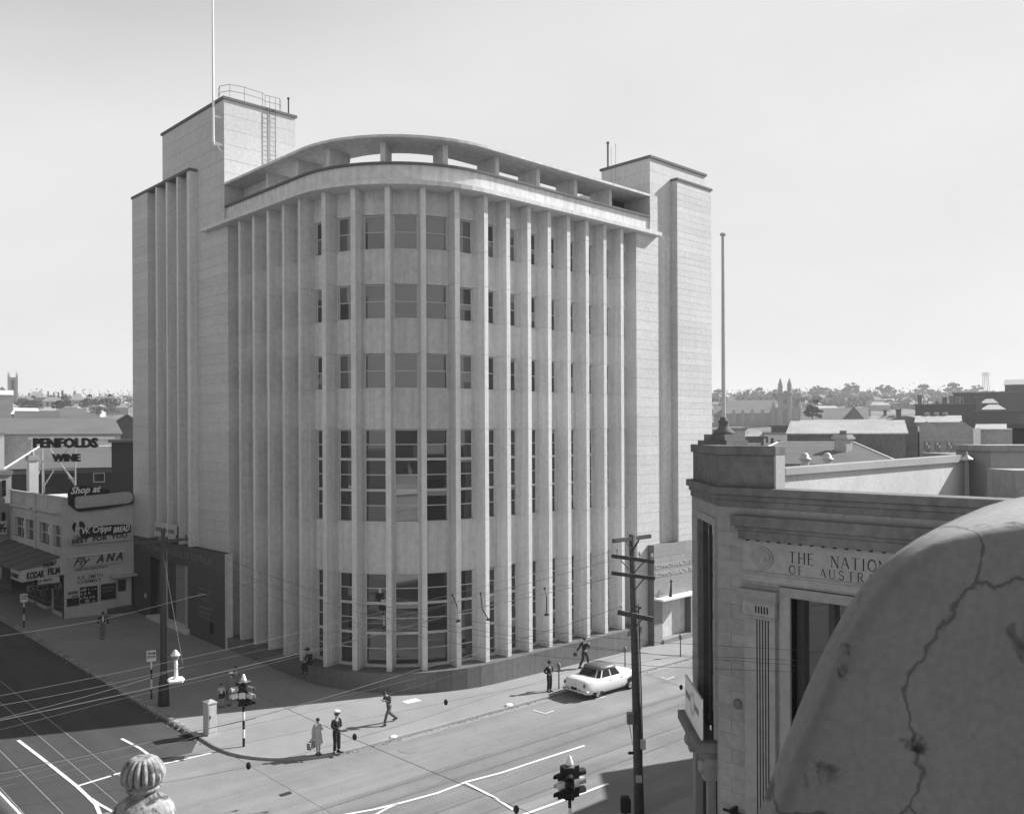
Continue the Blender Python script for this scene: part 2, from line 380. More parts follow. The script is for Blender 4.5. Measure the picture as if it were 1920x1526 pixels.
stripe('lane_line', [(1096, 1398), (1000, 1429), (940, 1449), (875, 1466), (820, 1487), (750, 1506), (700, 1518), (650, 1527), (600, 1536)], .13)
stripe('lane_line', [(745, 1507), (725, 1516), (700, 1530)], .11)
stripe('stop_line', [(873, 1468), (897, 1480), (925, 1494), (962, 1518)], .13)
stripe('lane_line', [(1141, 1469), (1070, 1496), (1000, 1521), (960, 1535)], .14)
for pts in ([(1000, 1332), (1022, 1338), (1038, 1333)], [(1106, 1306), (1117, 1311), (1135, 1306)], [(1240, 1269), (1250, 1274), (1264, 1269)]): stripe('parking_mark', pts, .09)

def arc(cx, cy, r, a0, a1, n=10): return [(cx + r * math.cos(math.radians(a0 + (a1 - a0) * i / n)), cy + r * math.sin(math.radians(a0 + (a1 - a0) * i / n))) for i in range(n + 1)]
ne = [(KX, 190)] + arc(KX + 4.2, KY + 4.2, 4.2, 180, 270) + [(210, KY), (210, 60), (60, 60), (60, 190)]
se = [(210, KS)] + arc(KX + 4, KS - 4, 4, 90, 180) + [(KX, -60), (210, -60)]
nw = [(-90, KY)] + arc(KW - 4, KY + 4, 4, 270, 360) + [(KW, 190), (-90, 190)]
sw = [(KW, -60)] + arc(KW - 4, KS - 4, 4, 0, 90) + [(-90, KS), (-90, -60)]
pav = {}
for k, poly in dict(ne=ne, se=se, nw=nw, sw=sw).items():
    m = MB(); m.prism(poly, lambda x, y: gz(x, y) - .4, lambda x, y: gz(x, y)); pav[k] = struct(m.build('pavement', 'pavement'))
# kerb stones along the left street, one by one, and a smooth kerb round the corner and along the right street
ks = MB(); prof = [(-.17, 0), (-.13, .05), (-.03, .075), (.08, .07), (.16, .02), (.17, -.14), (-.17, -.14)]
ks.extr([(p[0], -.21, p[1]) for p in prof], (0, .42, 0)); kme = ks.mesh('kerb_stone'); kme.materials.append(M_['kerb'])
y = 38.6
while y < 84:
    o = share('kerb_stone', kme, pav['ne'], (KX + .02, y, gz(KX, y) + random.uniform(-.012, .012)), random.uniform(-.03, .03)); o.scale = (1, 1, random.uniform(.85, 1.2)); y += .55
kb = MB()
pa = arc(KX + 4.2, KY + 4.2, 4.21, 196, 270, 8) + [(200, KY - .01)]; pb = arc(KX + 4.2, KY + 4.2, 4.05, 196, 270, 8) + [(200, KY + .15)]
n = len(pa)
for i in range(n - 1):
    q = [pa[i], pa[i + 1], pb[i + 1], pb[i]]; kb.prism(q, lambda x, y: gz(x, y) - .3, lambda x, y: gz(x, y) + .012)
kb.build('kerb', 'kerb', pav['ne'])
gt = MB(); gt.prism([(24, KY - .34), (200, KY - .34), (200, KY - .03), (24, KY - .03)], lambda x, y: rz(x, y) - .05, lambda x, y: rz(x, y) + .008); gt.build('gutter', 'kerb', pav['ne'])
dr = on_path(386, 1376); m = MB(); m.prism([(dr.x - .75, dr.y - .1), (dr.x - .2, dr.y - .1), (dr.x - .2, dr.y + .9), (dr.x - .75, dr.y + .9)], lambda x, y: gz(x, y) - .3, lambda x, y: gz(x, y) + .02); m.build('drain_grate', 'black', pav['ne'])
for px, py, a, b in [(216, 1151, .9, .7), (772, 1314, .9, .5), (1010, 1319, 0, 0)]:
    if a:
        q = on_path(px, py); m = MB(); m.prism([(q.x - a / 2, q.y - b / 2), (q.x + a / 2, q.y - b / 2), (q.x + a / 2, q.y + b / 2), (q.x - a / 2, q.y + b / 2)], lambda x, y: gz(x, y) - .1, lambda x, y: gz(x, y) + .012); m.build('access_cover', 'concrete', pav['ne'])
q = on_road(537, 1488); m = MB(); sheet(m, [(q.x - .25, q.y - .12), (q.x + .2, q.y - .12), (q.x + .2, q.y + .12), (q.x - .25, q.y + .12)], .02); m.build('valve_cover', 'dark_metal', road_o)
q = on_road(766, 1405)
m = MB(); sheet(m, arc(q.x, q.y, .45, 0, 330, 9), .01); m.build('tar_patch', 'track_bed', road_o)

r_ = random.Random(3); gm_ = [MB(), MB()]
for i in range(420):                                                  # leaves and scraps in the gutters
    if i < 260: x = r_.uniform(21, 48); y = KY - abs(r_.gauss(.02, .12)); z = rz(x, y) + .02
    else: y = r_.uniform(37.5, 66); x = KX - .15 - abs(r_.gauss(.02, .12)); z = rz(x, y) + .02
    s_ = r_.uniform(.02, .06); a = r_.uniform(0, 6.28); c, d = math.cos(a) * s_, math.sin(a) * s_
    gm_[0 if r_.random() < .7 else 1].add([(x - c, y - d, z), (x + d, y - c, z + .012), (x + c, y + d, z), (x - d, y + c, z + .006)], [(0, 1, 2, 3)])
tag(gm_[0].build('gutter_leaves', 'dark_roof'), kind='stuff'); tag(gm_[1].build('gutter_scraps', 'cream_paint'), kind='stuff')
# ================================================================== THE BANK ON THE CORNER
bank = thing('bank_building', 'tall pale concrete bank with rounded corner of full height fins', 'building', (34, 46, 0))
LY1 = 52.56; RX1 = 46.0
def path(o, n=18, y1=LY1, x1=RX1):
    r = RAD - o
    return [(X0 + o, y1)] + [(CEN[0] - r * math.cos(math.pi / 2 * i / n), CEN[1] - r * math.sin(math.pi / 2 * i / n)) for i in range(n + 1)] + [(x1, Y0 + o)]
def band(name, m, o0, o1, z0, z1, **k):
    b = MB(); b.band(path(o0, **k), path(o1, **k), z0, z1); return b.build(name, m, bank)
def bbox(name, m, x0, x1, y0, y1, z0, z1, parent=None, bevel=0): return MB().box(x0, x1, y0, y1, z0, z1).build(name, m, parent or bank, bevel=bevel)
# fins: (point on the front line, inward direction)
fins = []
for i in range(4, -1, -1): fins.append(((X0, 43.97 + 1.766 * i), (1, 0)))
for i in range(5):
    t = .2613 + .2605 * i; fins.append(((CEN[0] - RAD * math.cos(t), CEN[1] - RAD * math.sin(t)), (math.cos(t), math.sin(t))))
for i in range(8): fins.append(((32.87 + 1.67 * i, Y0), (0, 1)))
joints = [1.2, 1.36, 3.0, 4.61, 6.24, 9.02, 10.7, 12.37, 13.99, 16.2, 18.07, 19.94, 21.8, 23.67, 25.53, 26.8]
fm = MB()
for a, b in zip(joints[:-1], joints[1:]):
    fm.box(-.14, .14, 0, .55, a + .011, b - .011); fm.box(-.158, .158, .55, 1.1, a + .011, b - .011)
fm.box(-.115, .115, .025, 1.1, 1.2, 26.8)
fme = fm.mesh('fin'); fme.materials.append(M_['fin_concrete'])
for (p, d) in fins: share('fin', fme, bank, Vector((p[0], p[1], 0)) - wpos(bank), math.atan2(d[1], d[0]) - math.pi / 2)
# bays between the fins
wall_pt = lambda f: (Vector((f[0][0], f[0][1], 0)) + Vector((f[1][0], f[1][1], 0)) * .88, Vector((f[1][0], f[1][1], 0)))
ends = [(Vector((X0 + .88, LY1 + .155, 0)), Vector((1, 0, 0)))] + [wall_pt(f) for f in fins] + [(Vector((RX1 + .155, Y0 + .88, 0)), Vector((0, 1, 0)))]
rows = [(1.34, 6.22, (3.0, 4.61)), (9.04, 13.97, (10.7, 12.37)), (16.22, 18.05, ()), (19.96, 21.78, ()), (23.69, 25.51, ())]
NB = len(ends) - 1; hidden = MB()
for k in range(NB):
    (A, da), (B, db) = ends[k], ends[k + 1]
    u = (B - A).normalized(); A2 = A + u * .15; B2 = B - u * .15; Lb = (B2 - A2).length
    fr = frame(A2, u, Vector((-u.y, u.x, 0)) if Vector((-u.y, u.x, 0)).dot(da) > 0 else Vector((u.y, -u.x, 0)))   # y points into the building
    z = ZB
    for (a, b, mul) in rows + [(ZT + .04, 0, ())]:
        MB(fr).box(.001, Lb - .001, 0, .35, z, a - .04).build('spandrel', 'concrete', bank); z = b + .02
    MB(fr).box(-.02, .035, .012, .34, ZB, ZT).build('jamb', 'concrete', bank); MB(fr).box(Lb - .035, Lb + .02, .012, .34, ZB, ZT).build('jamb', 'concrete', bank)
    for ri, (a, b, mul) in enumerate(rows):
        e0, e1 = .035, Lb - .035
        wf = MB(fr)
        wf.box(e0, e0 + .055, .12, .2, a, b); wf.box(e1 - .055, e1, .12, .2, a, b); wf.box(e0 + .055, e1 - .055, .12, .2, b - .05, b); wf.box(e0 - .02, e1 + .02, -.03, .2, a - .08, a)
        lv = [a] + list(mul) + [b]; pz = []
        for q0, q1 in zip(lv[:-1], lv[1:]):
            mid = (q0 + q1) / 2; wf.box(e0 + .055, e1 - .055, .13, .19, mid - .024, mid + .024)
            if q1 != b: wf.box(e0 + .055, e1 - .055, .10, .2, q1 - .07, q1 + .07)
            pz += [(q0, mid), (mid, q1)]
        wo_ = wf.build('window', 'white_frame', bank)
        bl = MB(fr); pick = 0
        for (q0, q1) in pz:
            t1, t2 = random.uniform(-.012, .012), random.uniform(-.010, .010)
            pm = hidden if k < 5 else MB(fr)
            vs = [(e0 + .03, .165 + t1, q0), (e1 - .03, .165 - t1, q0), (e1 - .03, .165 - t1 + t2, q1), (e0 + .03, .165 + t1 + t2, q1)]
            if k < 5: pm.add([fr(Vector(v)) for v in vs], [(0, 1, 2, 3)])
            else:
                upper = ri >= 2 and random.random() < (.8 if 5 < k < 11 else .4)  # pale panes hold reflected sky and drawn blinds in their colour
                pm.add(vs, [(0, 1, 2, 3)]); po = pm.build('pane', 'pale_glass' if upper else 'glass', wo_)
                if random.random() < (.3 if ri >= 2 else .12):              # a roller blind part of the way down
                    hh = (q1 - q0) * random.uniform(.2, .75); MB(fr).box(e0 + .045, e1 - .045, .150, .152, q1 - hh, q1 - .02).build('blind', 'roller_blind', wo_)
ho = hidden.build('pane', 'glass', bank); tag(ho, kind='stuff')
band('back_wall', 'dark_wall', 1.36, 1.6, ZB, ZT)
# plinth of granite slabs under the fins, following the slope
pp = path(-.35, 14); pq = path(-.0, 14); pr = path(1.3, 14)
segs = []
for i in range(len(pp) - 1):
    a, b = Vector(pp[i]), Vector(pp[i + 1]); c, d = Vector(pr[i]), Vector(pr[i + 1]); L = (b - a).length; q = max(1, round(L / 1.5)) if L > 2 else 1
    for j in range(q): segs.append((a.lerp(b, j / q), a.lerp(b, (j + 1) / q), c.lerp(d, j / q), c.lerp(d, (j + 1) / q)))
i = 0
while i < len(segs):
    straight = not (1e-6 < abs((segs[i][1] - segs[i][0]).normalized().x) < .999)
    grp = segs[i:i + (1 if straight else 3)]
    if not straight and any(not (1e-6 < abs((s_[1] - s_[0]).normalized().x) < .999) for s_ in grp): grp = [s_ for s_ in grp if 1e-6 < abs((s_[1] - s_[0]).normalized().x) < .999]
    i += len(grp); m = MB()
    for a, b, c, d in grp:
        k = .006 / max((b - a).length, .01)
        a2, b2 = (a.lerp(b, k) if a == grp[0][0] else a), (b.lerp(a, k) if b == grp[-1][1] else b)
        m.prism([(a2.x, a2.y), (b2.x, b2.y), (d.x, d.y), (c.x, c.y)], -1.2, ZB - .1); m.prism([(a2.x, a2.y), (b2.x, b2.y), (d.x, d.y), (c.x, c.y)], ZB - .094, ZB + random.uniform(0, .003))
    m.build('granite_slab', 'plinth', bank)
band('plinth_core', 'granite', -.335, 1.3, -1.2, ZB - .02, n=14)
# cornice, parapet, coping, roof canopy on its supports
band('cornice', 'fin_concrete', -.45, 1.3, 26.8, 27.03, y1=55.5, x1=48.2)
band('parapet', 'concrete', .12, .5, 27.03, 27.98, y1=53.0, x1=47.5)
band('coping', 'dark_coping', -.02, .55, 27.98, 28.1, y1=53.0, x1=47.5)
band('roof_deck', 'dark_wall', .5, 4.5, 26.95, 27.05, y1=53.0, x1=47.5)
band('canopy', 'concrete', -.05, 2.75, 29.38, 29.52, y1=53.0, x1=47.5)
SUP = [((X0, 48.9), (1, 0)), ((X0, 45.4), (1, 0))]
for t in (.21, .73, 1.25): SUP.append(((CEN[0] - RAD * math.cos(t), CEN[1] - RAD * math.sin(t)), (math.cos(t), math.sin(t))))
SUP += [((34.4 + 3.3 * i, Y0), (0, 1)) for i in range(4)]
cm = MB().box(-.14, .14, .72, 2.3, 27.05, 29.38); cme = cm.mesh('canopy_support'); cme.materials.append(M_['fin_concrete'])
for p, d in SUP: share('canopy_support', cme, bank, Vector((p[0], p[1], 0)) - wpos(bank), math.atan2(d[1], d[0]) - math.pi / 2)
bbox('roof_room_or_screen', 'concrete', X0 + 1.3, X0 + 4, 48.9, 53.0, 27.05, 29.38)
bbox('roof_room_or_screen', 'dark_wall', 45.6, 47.5, Y0 + 2.2, Y0 + 5, 27.05, 29.38)
# coursed blocks: every course of facing slabs is a piece of its own
def coursed(name, x0, x1, y0, y1, z0, z1, h, core='fin_concrete'):
    bbox(name, core, x0 + .03, x1 - .03, y0 + .03, y1 - .03, z0, z1)
    n = round((z1 - z0) / h); hh = (z1 - z0) / n
    cs = MB().box(-(x1 - x0) / 2, (x1 - x0) / 2, -(y1 - y0) / 2, (y1 - y0) / 2, .006, hh - .006); me = cs.mesh('facing_course'); me.materials.append(M_['facing'])
    for i in range(n): share('facing_course', me, bank, Vector(((x0 + x1) / 2, (y0 + y1) / 2, z0 + i * hh)) - wpos(bank))
def lid(x0, x1, y0, y1, z, t=.16, o=.1): bbox('coping', 'dark_coping', x0 - o, x1 + o, y0 - o, y1 + o, z, z + t)
# left tower and pier
coursed('tower', X0, 30.7, 53.0, 56.93, 27.0, 31.04, .86); coursed('tower', X0, 30.7, 53.0, 62.5, 31.05, 34.8, .86); bbox('tower_core', 'fin_concrete', X0 + .05, 30.65, 53.05, 56.88, 31.0, 31.3); lid(X0, 30.7, 53.0, 62.5, 34.8)
coursed('pier', X0, 30.0, LY1, 56.93, -.5, 26.98, .62)
bbox('tower_base', 'concrete', X0 + .55, 30.7, 57.0, 62.5, 20, 30.9)
# left wing with its own fins, standing half a metre forward
xl = X0 - .5
bbox('wing_wall', 'concrete', xl + 1.0, 31, 56.95, 66.75, -.5, 31.0)
coursed('wing_end', xl, xl + 1.2, 63.97, 66.8, 6.4, 31.05, .62)
for a, b in [(62.55, 62.24), (60.78, 60.5), (59.03, 58.76)]: bbox('fin', 'fin_concrete', xl, xl + 1.05, b, a, 6.4, 31.05)
bbox('fin', 'fin_concrete', xl, xl + 1.05, 56.92, 57.4, 6.4, 31.05)
lid(xl, 31, 56.92, 66.8, 31.05, .18, .06)
# right tower, pier and wing
coursed('pier', RX1, 48.6, Y0, Y0 + 3, -1, 26.8, .63)
coursed('tower', 47.5, 53.86, Y0 + .01, Y0 + 4.2, 27.03, 31.95, .86); lid(47.5, 53.86, Y0, Y0 + 4.2, 31.95)
bbox('wing_wall', 'concrete', 48.5, 53.9, Y0 + .012, Y0 + 9, -1, 31.0)
coursed('wing_end', 49.82, 53.85, Y0 - .5, Y0 + .02, 6.38, 30.82, .43); lid(49.82, 53.85, Y0 - .5, Y0 + .3, 30.82, .14, .08)
bbox('rear_block', 'concrete', 31, 48.4, 44.8, 66.7, 20, 26.9); bbox('rear_block', 'concrete', 48.4, 62, Y0 + 9, 66.7, -1, 26.9)
# left entrance of dark granite: slabs with open joints, the doorway, lettering
DL, DR_ = 66.75, 52.1
FL = Face((xl, 0), (0, -1), (-1, 0))                                   # u = -y
def fpiece(name, m, fc, u0, u1, o0, o1, z0, z1, parent=None): return MB(fc).box(u0, u1, o0, o1, z0, z1).build(name, m, parent or bank)
fpiece('entrance_core', 'black', FL, -DL, -63.75, -.45, -.03, -.5, 6.36); fpiece('entrance_core', 'black', FL, -57.45, -DR_ - .01, -.48, -.03, -.5, 6.36); fpiece('entrance_core', 'black', FL, -63.75, -57.45, -.45, -.03, 5.1, 6.36)
def slabs(fc, u0, u1, z0, z1, nu, nz, name='granite_panel', m='granite'):
    for i in range(nu):
        for j in range(nz):
            a, b = u0 + (u1 - u0) * i / nu, u0 + (u1 - u0) * (i + 1) / nu; c, d = z0 + (z1 - z0) * j / nz, z0 + (z1 - z0) * (j + 1) / nz
            fpiece(name, m, fc, a + .005, b - .005, -.05, random.uniform(0, .006), c + .005, d - .005)
slabs(FL, -DL, -63.75, .4, 5.1, 2, 4); slabs(FL, -57.45, -DR_, .4, 5.1, 3, 4); slabs(FL, -DL, -DR_, 5.1, 6.38, 8, 1)
bbox('entrance_end', 'concrete', xl, X0 + .0, DR_ - .02, DR_ + .04, .4, 6.38)
for u0, u1, m_ in [(-63.75, -62.2, 'black'), (-62.0, -61.8, 'fin_concrete'), (-61.8, -60.4, 'granite'), (-60.4, -58.6, 'sandstone'), (-58.6, -58.0, 'black')]:
    fpiece('porch_wall', m_, FL, u0, u1, -1.4, -1.1 if m_ == 'black' else -.45, .4, 5.1)
fpiece('porch_step', 'concrete', FL, -63.9, -57.2, -.6, .25, .2, .98)
gr = MB(FL)
for j in range(20): gr.box(-57.98, -57.5, -.12, -.05, 1.05 + j * .2, 1.08 + j * .2); gr.box(-57.98 + (.1 if j % 2 else .3), -57.94 + (.1 if j % 2 else .3), -.13, -.04, 1.05 + j * .2, 1.25 + j * .2)
gr.box(-57.98, -57.93, -.14, -.03, 1.0, 5.05); gr.box(-57.55, -57.5, -.14, -.03, 1.0, 5.05); gr.build('grille', 'light_metal', bank)
fpiece('porch_wall', 'black', FL, -58.0, -57.45, -.6, -.3, .4, 5.1)
lt = MB(); text(lt, 'COMMONWEALTH BANK OF AUSTRALIA', .62, (xl - .03, 65.3, 5.55), (0, -1, 0), bold=.012, width=11.5); lt.build('lettering', 'mid_metal', bank)
lt = MB()
for i, s_ in enumerate(['COMMONWEALTH', 'SAVINGS BANK', 'OF AUSTRALIA']): text(lt, s_, .25, (xl - .02, 55.9, 3.75 - i * .3), (0, -1, 0), depth=.01, bold=.008)
for i, s_ in enumerate(['COMMONWEALTH', 'TRADING BANK', 'OF AUSTRALIA']): text(lt, s_, .25, (xl - .02, 55.9, 2.6 - i * .3), (0, -1, 0), depth=.01, bold=.008)
lt.build('lettering', 'mid_metal', bank)
fpiece('night_safe', 'black', FL, -54.2, -53.7, -.02, .03, 1.2, 1.9); fpiece('name_plate', 'light_metal', FL, -64.75, -64.35, .0, .03, 2.1, 2.4)
# right entrance of granite
yr = Y0 - .5
FR = Face((0, yr), (1, 0), (0, -1))
fpiece('entrance_core', 'plinth', FR, 47.1, 48.0, -.5, -.03, -1.2, 6.36); fpiece('entrance_core', 'plinth', FR, 48.0, 51.2, -.5, -.03, 2.9, 6.36); fpiece('entrance_core', 'plinth', FR, 51.2, 54.2, -.5, -.03, -1.2, 6.36)
mk('granite_pale', .27, rough=.6, big=.1, fine=.12, fs=6, rnd=.06)
slabs(FR, 47.1, 54.2, 5.55, 6.38, 4, 1, m='granite_pale'); slabs(FR, 47.1, 54.2, 2.9, 5.55, 4, 1, m='granite_pale'); slabs(FR, 47.1, 48.0, -.8, 2.9, 1, 2, m='granite_pale'); slabs(FR, 51.2, 54.2, -.8, 2.9, 2, 2, m='granite_pale')
fpiece('porch_wall', 'sandstone', FR, 48.0, 50.3, -1.3, -1.0, -.8, 2.9); fpiece('porch_wall', 'black', FR, 50.3, 51.2, -1.3, -1.0, -.8, 2.9); fpiece('porch_floor', 'pavement', FR, 48.0, 51.2, -1.3, .1, -.8, .05)
fpiece('porch_canopy', 'white_paint', FR, 47.1, 51.25, -.02, .75, 2.78, 2.9)
m = MB(); b0 = on_y(1257, 1118, yr - .35); m.tube([b0, b0 + Vector((.05, 0, .35)), b0 + Vector((.1, 0, 1.0))], .12, 8, .04); m.tube([b0 + Vector((-.5, 0, .95)), b0 + Vector((.7, 0, .98))], .015, 5); m.ell(b0 + Vector((.1, 0, 1.02)), (.1, .1, .07)); m.build('canopy_lamp', 'dark_metal', bank)
lt = MB(); text(lt, 'COMMONWEALTH SAVINGS BANK', .42, (47.25, yr - .04, 4.82), (1, 0, 0), bold=-.004, width=6.7); text(lt, 'COMMONWEALTH TRADING BANK', .42, (47.25, yr - .04, 4.28), (1, 0, 0), bold=-.004, width=6.7); lt.build('lettering', 'white_frame', bank)
# roof things fixed to the building: ladder, rail, vents
ld = MB(); yy = 52.84
for x in (28.75, 29.15): ld.tube([(x, yy, 29.6), (x, yy, 35.0)], .022, 5)
for i in range(18): ld.tube([(28.75, yy, 29.8 + i * .3), (29.15, yy, 29.8 + i * .3)], .014, 4)
for z in (31.6, 34.4):
    for x in (28.75, 29.15): ld.tube([(x, yy, z), (x, 53, z)], .018, 4)
for x in (28.75, 29.15): ld.tube([(x, yy, 34.9), (x, yy, 35.7)], .016, 4)
ld.build('ladder', 'mid_metal', bank)
rl = MB(); pts = []
for q in [(26.0, 54.6), (25.75, 53.9), (26.1, 53.2), (27.0, 53.0), (28.3, 53.1), (28.6, 53.3), (29.6, 53.2), (29.9, 53.6)]: pts.append(Vector((q[0] + .15, q[1] + .15, 0)))
for h in (35.55, 35.95): rl.tube([p + Vector((0, 0, h)) for p in pts], .018, 5)
for p in pts: rl.tube([p + Vector((0, 0, 34.9)), p + Vector((0, 0, 35.95))], .016, 4)
rl.build('roof_rail', 'mid_metal', bank)
MB().lathe([(.05, 0), (.05, 1.3), (.09, 1.32), (.09, 1.42)], (30.6, 53.7, 34.9), 8).build('vent_pipe', 'dark_metal', bank)
MB().lathe([(.07, 0), (.07, 1.75), (.11, 1.78), (.11, 1.9), (.02, 1.95)], (47.75, 40.3, 32.05), 8).build('vent_pipe', 'mid_metal', bank)
m = MB(); m.tube([(47.5, 39.8, 31), (47.5, 39.8, 33.4)], .015, 4); m.tube([(47.5, 39.4, 31), (47.5, 39.4, 33.6)], .015, 4); m.build('aerial', 'mid_metal', bank)
for p in (at(770, 1120, 46),): pass
# flagpole bracketed to the left tower
fp = thing('flagpole', 'tall white flagpole bracketed to the side of the left roof tower', 'flagpole', (25.1, 53.25, 31.9))
MB().tube([(25.1, 53.25, 32.0), (25.1, 53.3, 43.5)], .085, 10, .05).build('pole', 'white_paint', fp)
m = MB(); m.box(25.1, 25.72, 53.18, 53.32, 31.85, 32.05); m.tube([(25.1, 53.25, 32.1), (25.7, 53.25, 31.5)], .05, 6); m.box(25.1, 25.72, 53.2, 53.3, 33.6, 33.72); m.build('bracket', 'white_paint', fp)
# hoarding standing on the entrance ledge
def board(name, label, fc, u0, u1, z0, z1, o, mt='white_paint'):
    t = thing(name, label, 'sign', fc(Vector(((u0 + u1) / 2, o, z0))))
    MB(fc).box(u0, u1, o, o + .06, z0, z1).build('panel', mt, t); return t
sg = board('sign_board', 'pale board with a ring in the middle on the dark entrance ledge', FL, -62.5, -58.85, 6.72, 7.72, .12, 'cream_paint')
m = MB(FL)
for u in (-62.3, -58.95): m.box(u, u + .08, .02, .12, 6.38, 7.6)
m.build('post', 'dark_metal', sg)
m = MB(); c0 = FL(Vector((-60.65, .19, 7.22))); m.tube([c0 + Vector((0, math.cos(t / 16 * 2 * math.pi) * .43, math.sin(t / 16 * 2 * math.pi) * .43)) for t in range(17)], .03, 5); m.build('ring', 'white_paint', sg)
m = MB()
for yy_, n_ in [(62.25, 6), (60.95, 3), (60.1, 5)]:
    for i in range(n_): m.box(xl - .195, xl - .182, yy_ - .2 * i - .14, yy_ - .2 * i, 7.08, 7.36)
m.build('lettering', 'cloth_mid', sg)
# ================================================================== THE OLD BANK ACROSS THE STREET
ob = thing('old_bank_building', 'shaded sandstone bank with carved name and splayed corner at right', 'building', (26, 10, 0))
AX, AY = 20.65, 13.63; SP = 2.78
FA = Face((AX, AY), (0, -1), (-1, 0))                                  # long face: u runs towards the camera
s2 = math.sqrt(.5)
FS = Face((AX + SP, AY + SP), (-s2, -s2), (-s2, s2))                    # splayed corner, u from its far end
SL = SP / s2
TOP = 11.75                                                            # top of the wall, under the cornice
def opc(name, m, fc, u0, u1, o0, o1, z0, z1, parent=None, bevel=0): return MB(fc).box(u0, u1, o0, o1, z0, z1).build(name, m, parent or ob, bevel=bevel)
body = [(AX + .25, AY - .1), (AX + SP + .1, AY + SP - .25), (50, AY + SP - .25), (50, -12), (AX + .25, -12)]
# sections of the long face seen in the photograph, all taken on the wall plane
uW0, zW0 = FA.uz(1483, 1120); uW1 = uW0 + 2.6; zWb = -.2
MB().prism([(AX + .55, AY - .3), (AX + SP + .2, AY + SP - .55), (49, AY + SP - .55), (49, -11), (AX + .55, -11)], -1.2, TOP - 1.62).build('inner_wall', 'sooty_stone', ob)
zl0 = FA.uz(1400, 985)[1]; zl1 = FA.uz(1400, 965)[1]
zf0 = FA.uz(1400, 1085)[1]
stone_h = .385
def stones(fc, u0, u1, z0, z1, w=1.02, seed=0):
    z = z0; r = 0
    while z < z1 - .05:
        hh = min(stone_h, z1 - z); u = u0; first = True
        while u < u1 - .02:
            ww = w * (.5 if (first and r % 2) else 1); first = False; e = min(u + ww, u1)
            if u1 - e < .25: e = u1
            opc('stone', 'sandstone', fc, u + .007, e - .007, -.3, random.uniform(-.004, .004), z + .006, z + hh - .006); u = e
        z += hh; r += 1
opc('mortar_bed', 'mortar', FA, .1, 20, -.32, -.012, -1.2, zWb); opc('mortar_bed', 'mortar', FA, 0, uW0, -.32, -.012, zWb, TOP)
opc('mortar_bed', 'mortar', FA, uW0, uW1, -.32, -.012, zW0, TOP); opc('mortar_bed', 'mortar', FA, uW1, 20, -.32, -.012, zWb, TOP)
stones(FA, 0, 9.2, zl1 + .02, TOP, 1.18)
stones(FA, 0, 1.62, 3.0, zl1 + .02, .82)
stones(FA, 0, 1.62, 0, 3.0, .82)
stones(FA, 2.75, uW0 - .0, 1.0, zf0 - .62, 1.0)
# splay: window strip in the middle, door under it
uw0 = FS.uz(1312, 1000)[0]; uw1 = FS.uz(1340, 1000)[0]; zwt = FS.uz(1320, 975)[1]; zwb = FS.uz(1340, 1380)[1]
zd = FS.uz(1325, 1375)[1]
opc('mortar_bed', 'mortar', FS, 0, uw0 - .2, -.32, -.012, -1.2, TOP); opc('mortar_bed', 'mortar', FS, uw1 + .2, SL, -.32, -.012, -1.2, TOP); opc('mortar_bed', 'mortar', FS, uw0 - .2, uw1 + .2, -.32, -.012, zwt + .2, TOP)
stones(FS, 0, uw0 - .2, 0, zwt + .2, 1.6); stones(FS, uw1 + .2, SL, 0, zwt + .2, .9); stones(FS, 0, SL, zwt + .2, TOP, 1.3)
wn = opc('window', 'sooty_stone', FS, uw0 - .2, uw0, -.3, .05, zwb, zwt); 
m = MB(FS); m.box(uw1, uw1 + .2, -.3, .05, zwb, zwt); m.box(uw0 - .2, uw1 + .2, -.3, .05, zwt, zwt + .22); m.build('frame', 'sandstone', wn)
m = MB(FS); m.box(uw0, uw1, -.14, -.1, zwb, zwt); m.build('pane', 'dark_glass', wn)
m = MB(FS); m.box((uw0 + uw1) / 2 - .05, (uw0 + uw1) / 2 + .05, -.1, -.06, zwb, zwt); m.box(uw1 - .12, uw1, -.1, -.05, zwb, zwt); m.build('mullion', 'dark_metal', wn)
# door surround with its hood
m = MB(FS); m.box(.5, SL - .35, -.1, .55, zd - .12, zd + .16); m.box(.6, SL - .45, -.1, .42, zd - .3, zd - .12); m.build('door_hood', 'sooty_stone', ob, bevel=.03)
m = MB(FS)
for u in (.75, SL - .95): m.box(u, u + .35, -.1, .28, zd - .95, zd - .3); m.ell((u + .18, .3, zd - .6), (.16, .13, .2))
m.build('bracket', 'sandstone', ob)
m = MB(FS); m.box(.8, 1.15, -.1, .12, 0, zd - .3); m.box(SL - 1.15, SL - .85, -.1, .12, 0, zd - .3); m.box(1.15, SL - 1.15, -.1, .1, zd - .75, zd - .3); m.build('door_surround', 'sandstone', ob)
opc('door', 'black', FS, 1.15, SL - 1.15, -.2, -.1, -.4, zd - .75)
# cornice, blocking course, raised parapet over the corner
def ring(name, mtl, z0, z1, o, o2=-.6, ue=20, bevel=.02, xe=50):
    k = math.tan(math.radians(22.5)); m = MB()
    def pts(o): return [tuple((FA(Vector((ue, o, 0))))[:2]), (AX - o, AY + o * k), (AX + SP - o * k, AY + SP + o), (xe, AY + SP + o)]
    m.band(pts(o), pts(o2), z0, z1); return m.build(name, mtl, ob, bevel=bevel)
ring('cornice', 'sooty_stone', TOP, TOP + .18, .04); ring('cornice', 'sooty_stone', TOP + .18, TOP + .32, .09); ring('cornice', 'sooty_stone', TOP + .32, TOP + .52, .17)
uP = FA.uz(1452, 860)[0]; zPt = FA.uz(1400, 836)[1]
ring('parapet', 'sooty_stone', TOP + .52, zPt - .24, -.04, -.45, uP, xe=26.6); ring('parapet_coping', 'sooty_stone', zPt - .24, zPt, .03, -.5, uP + .04, xe=26.7)
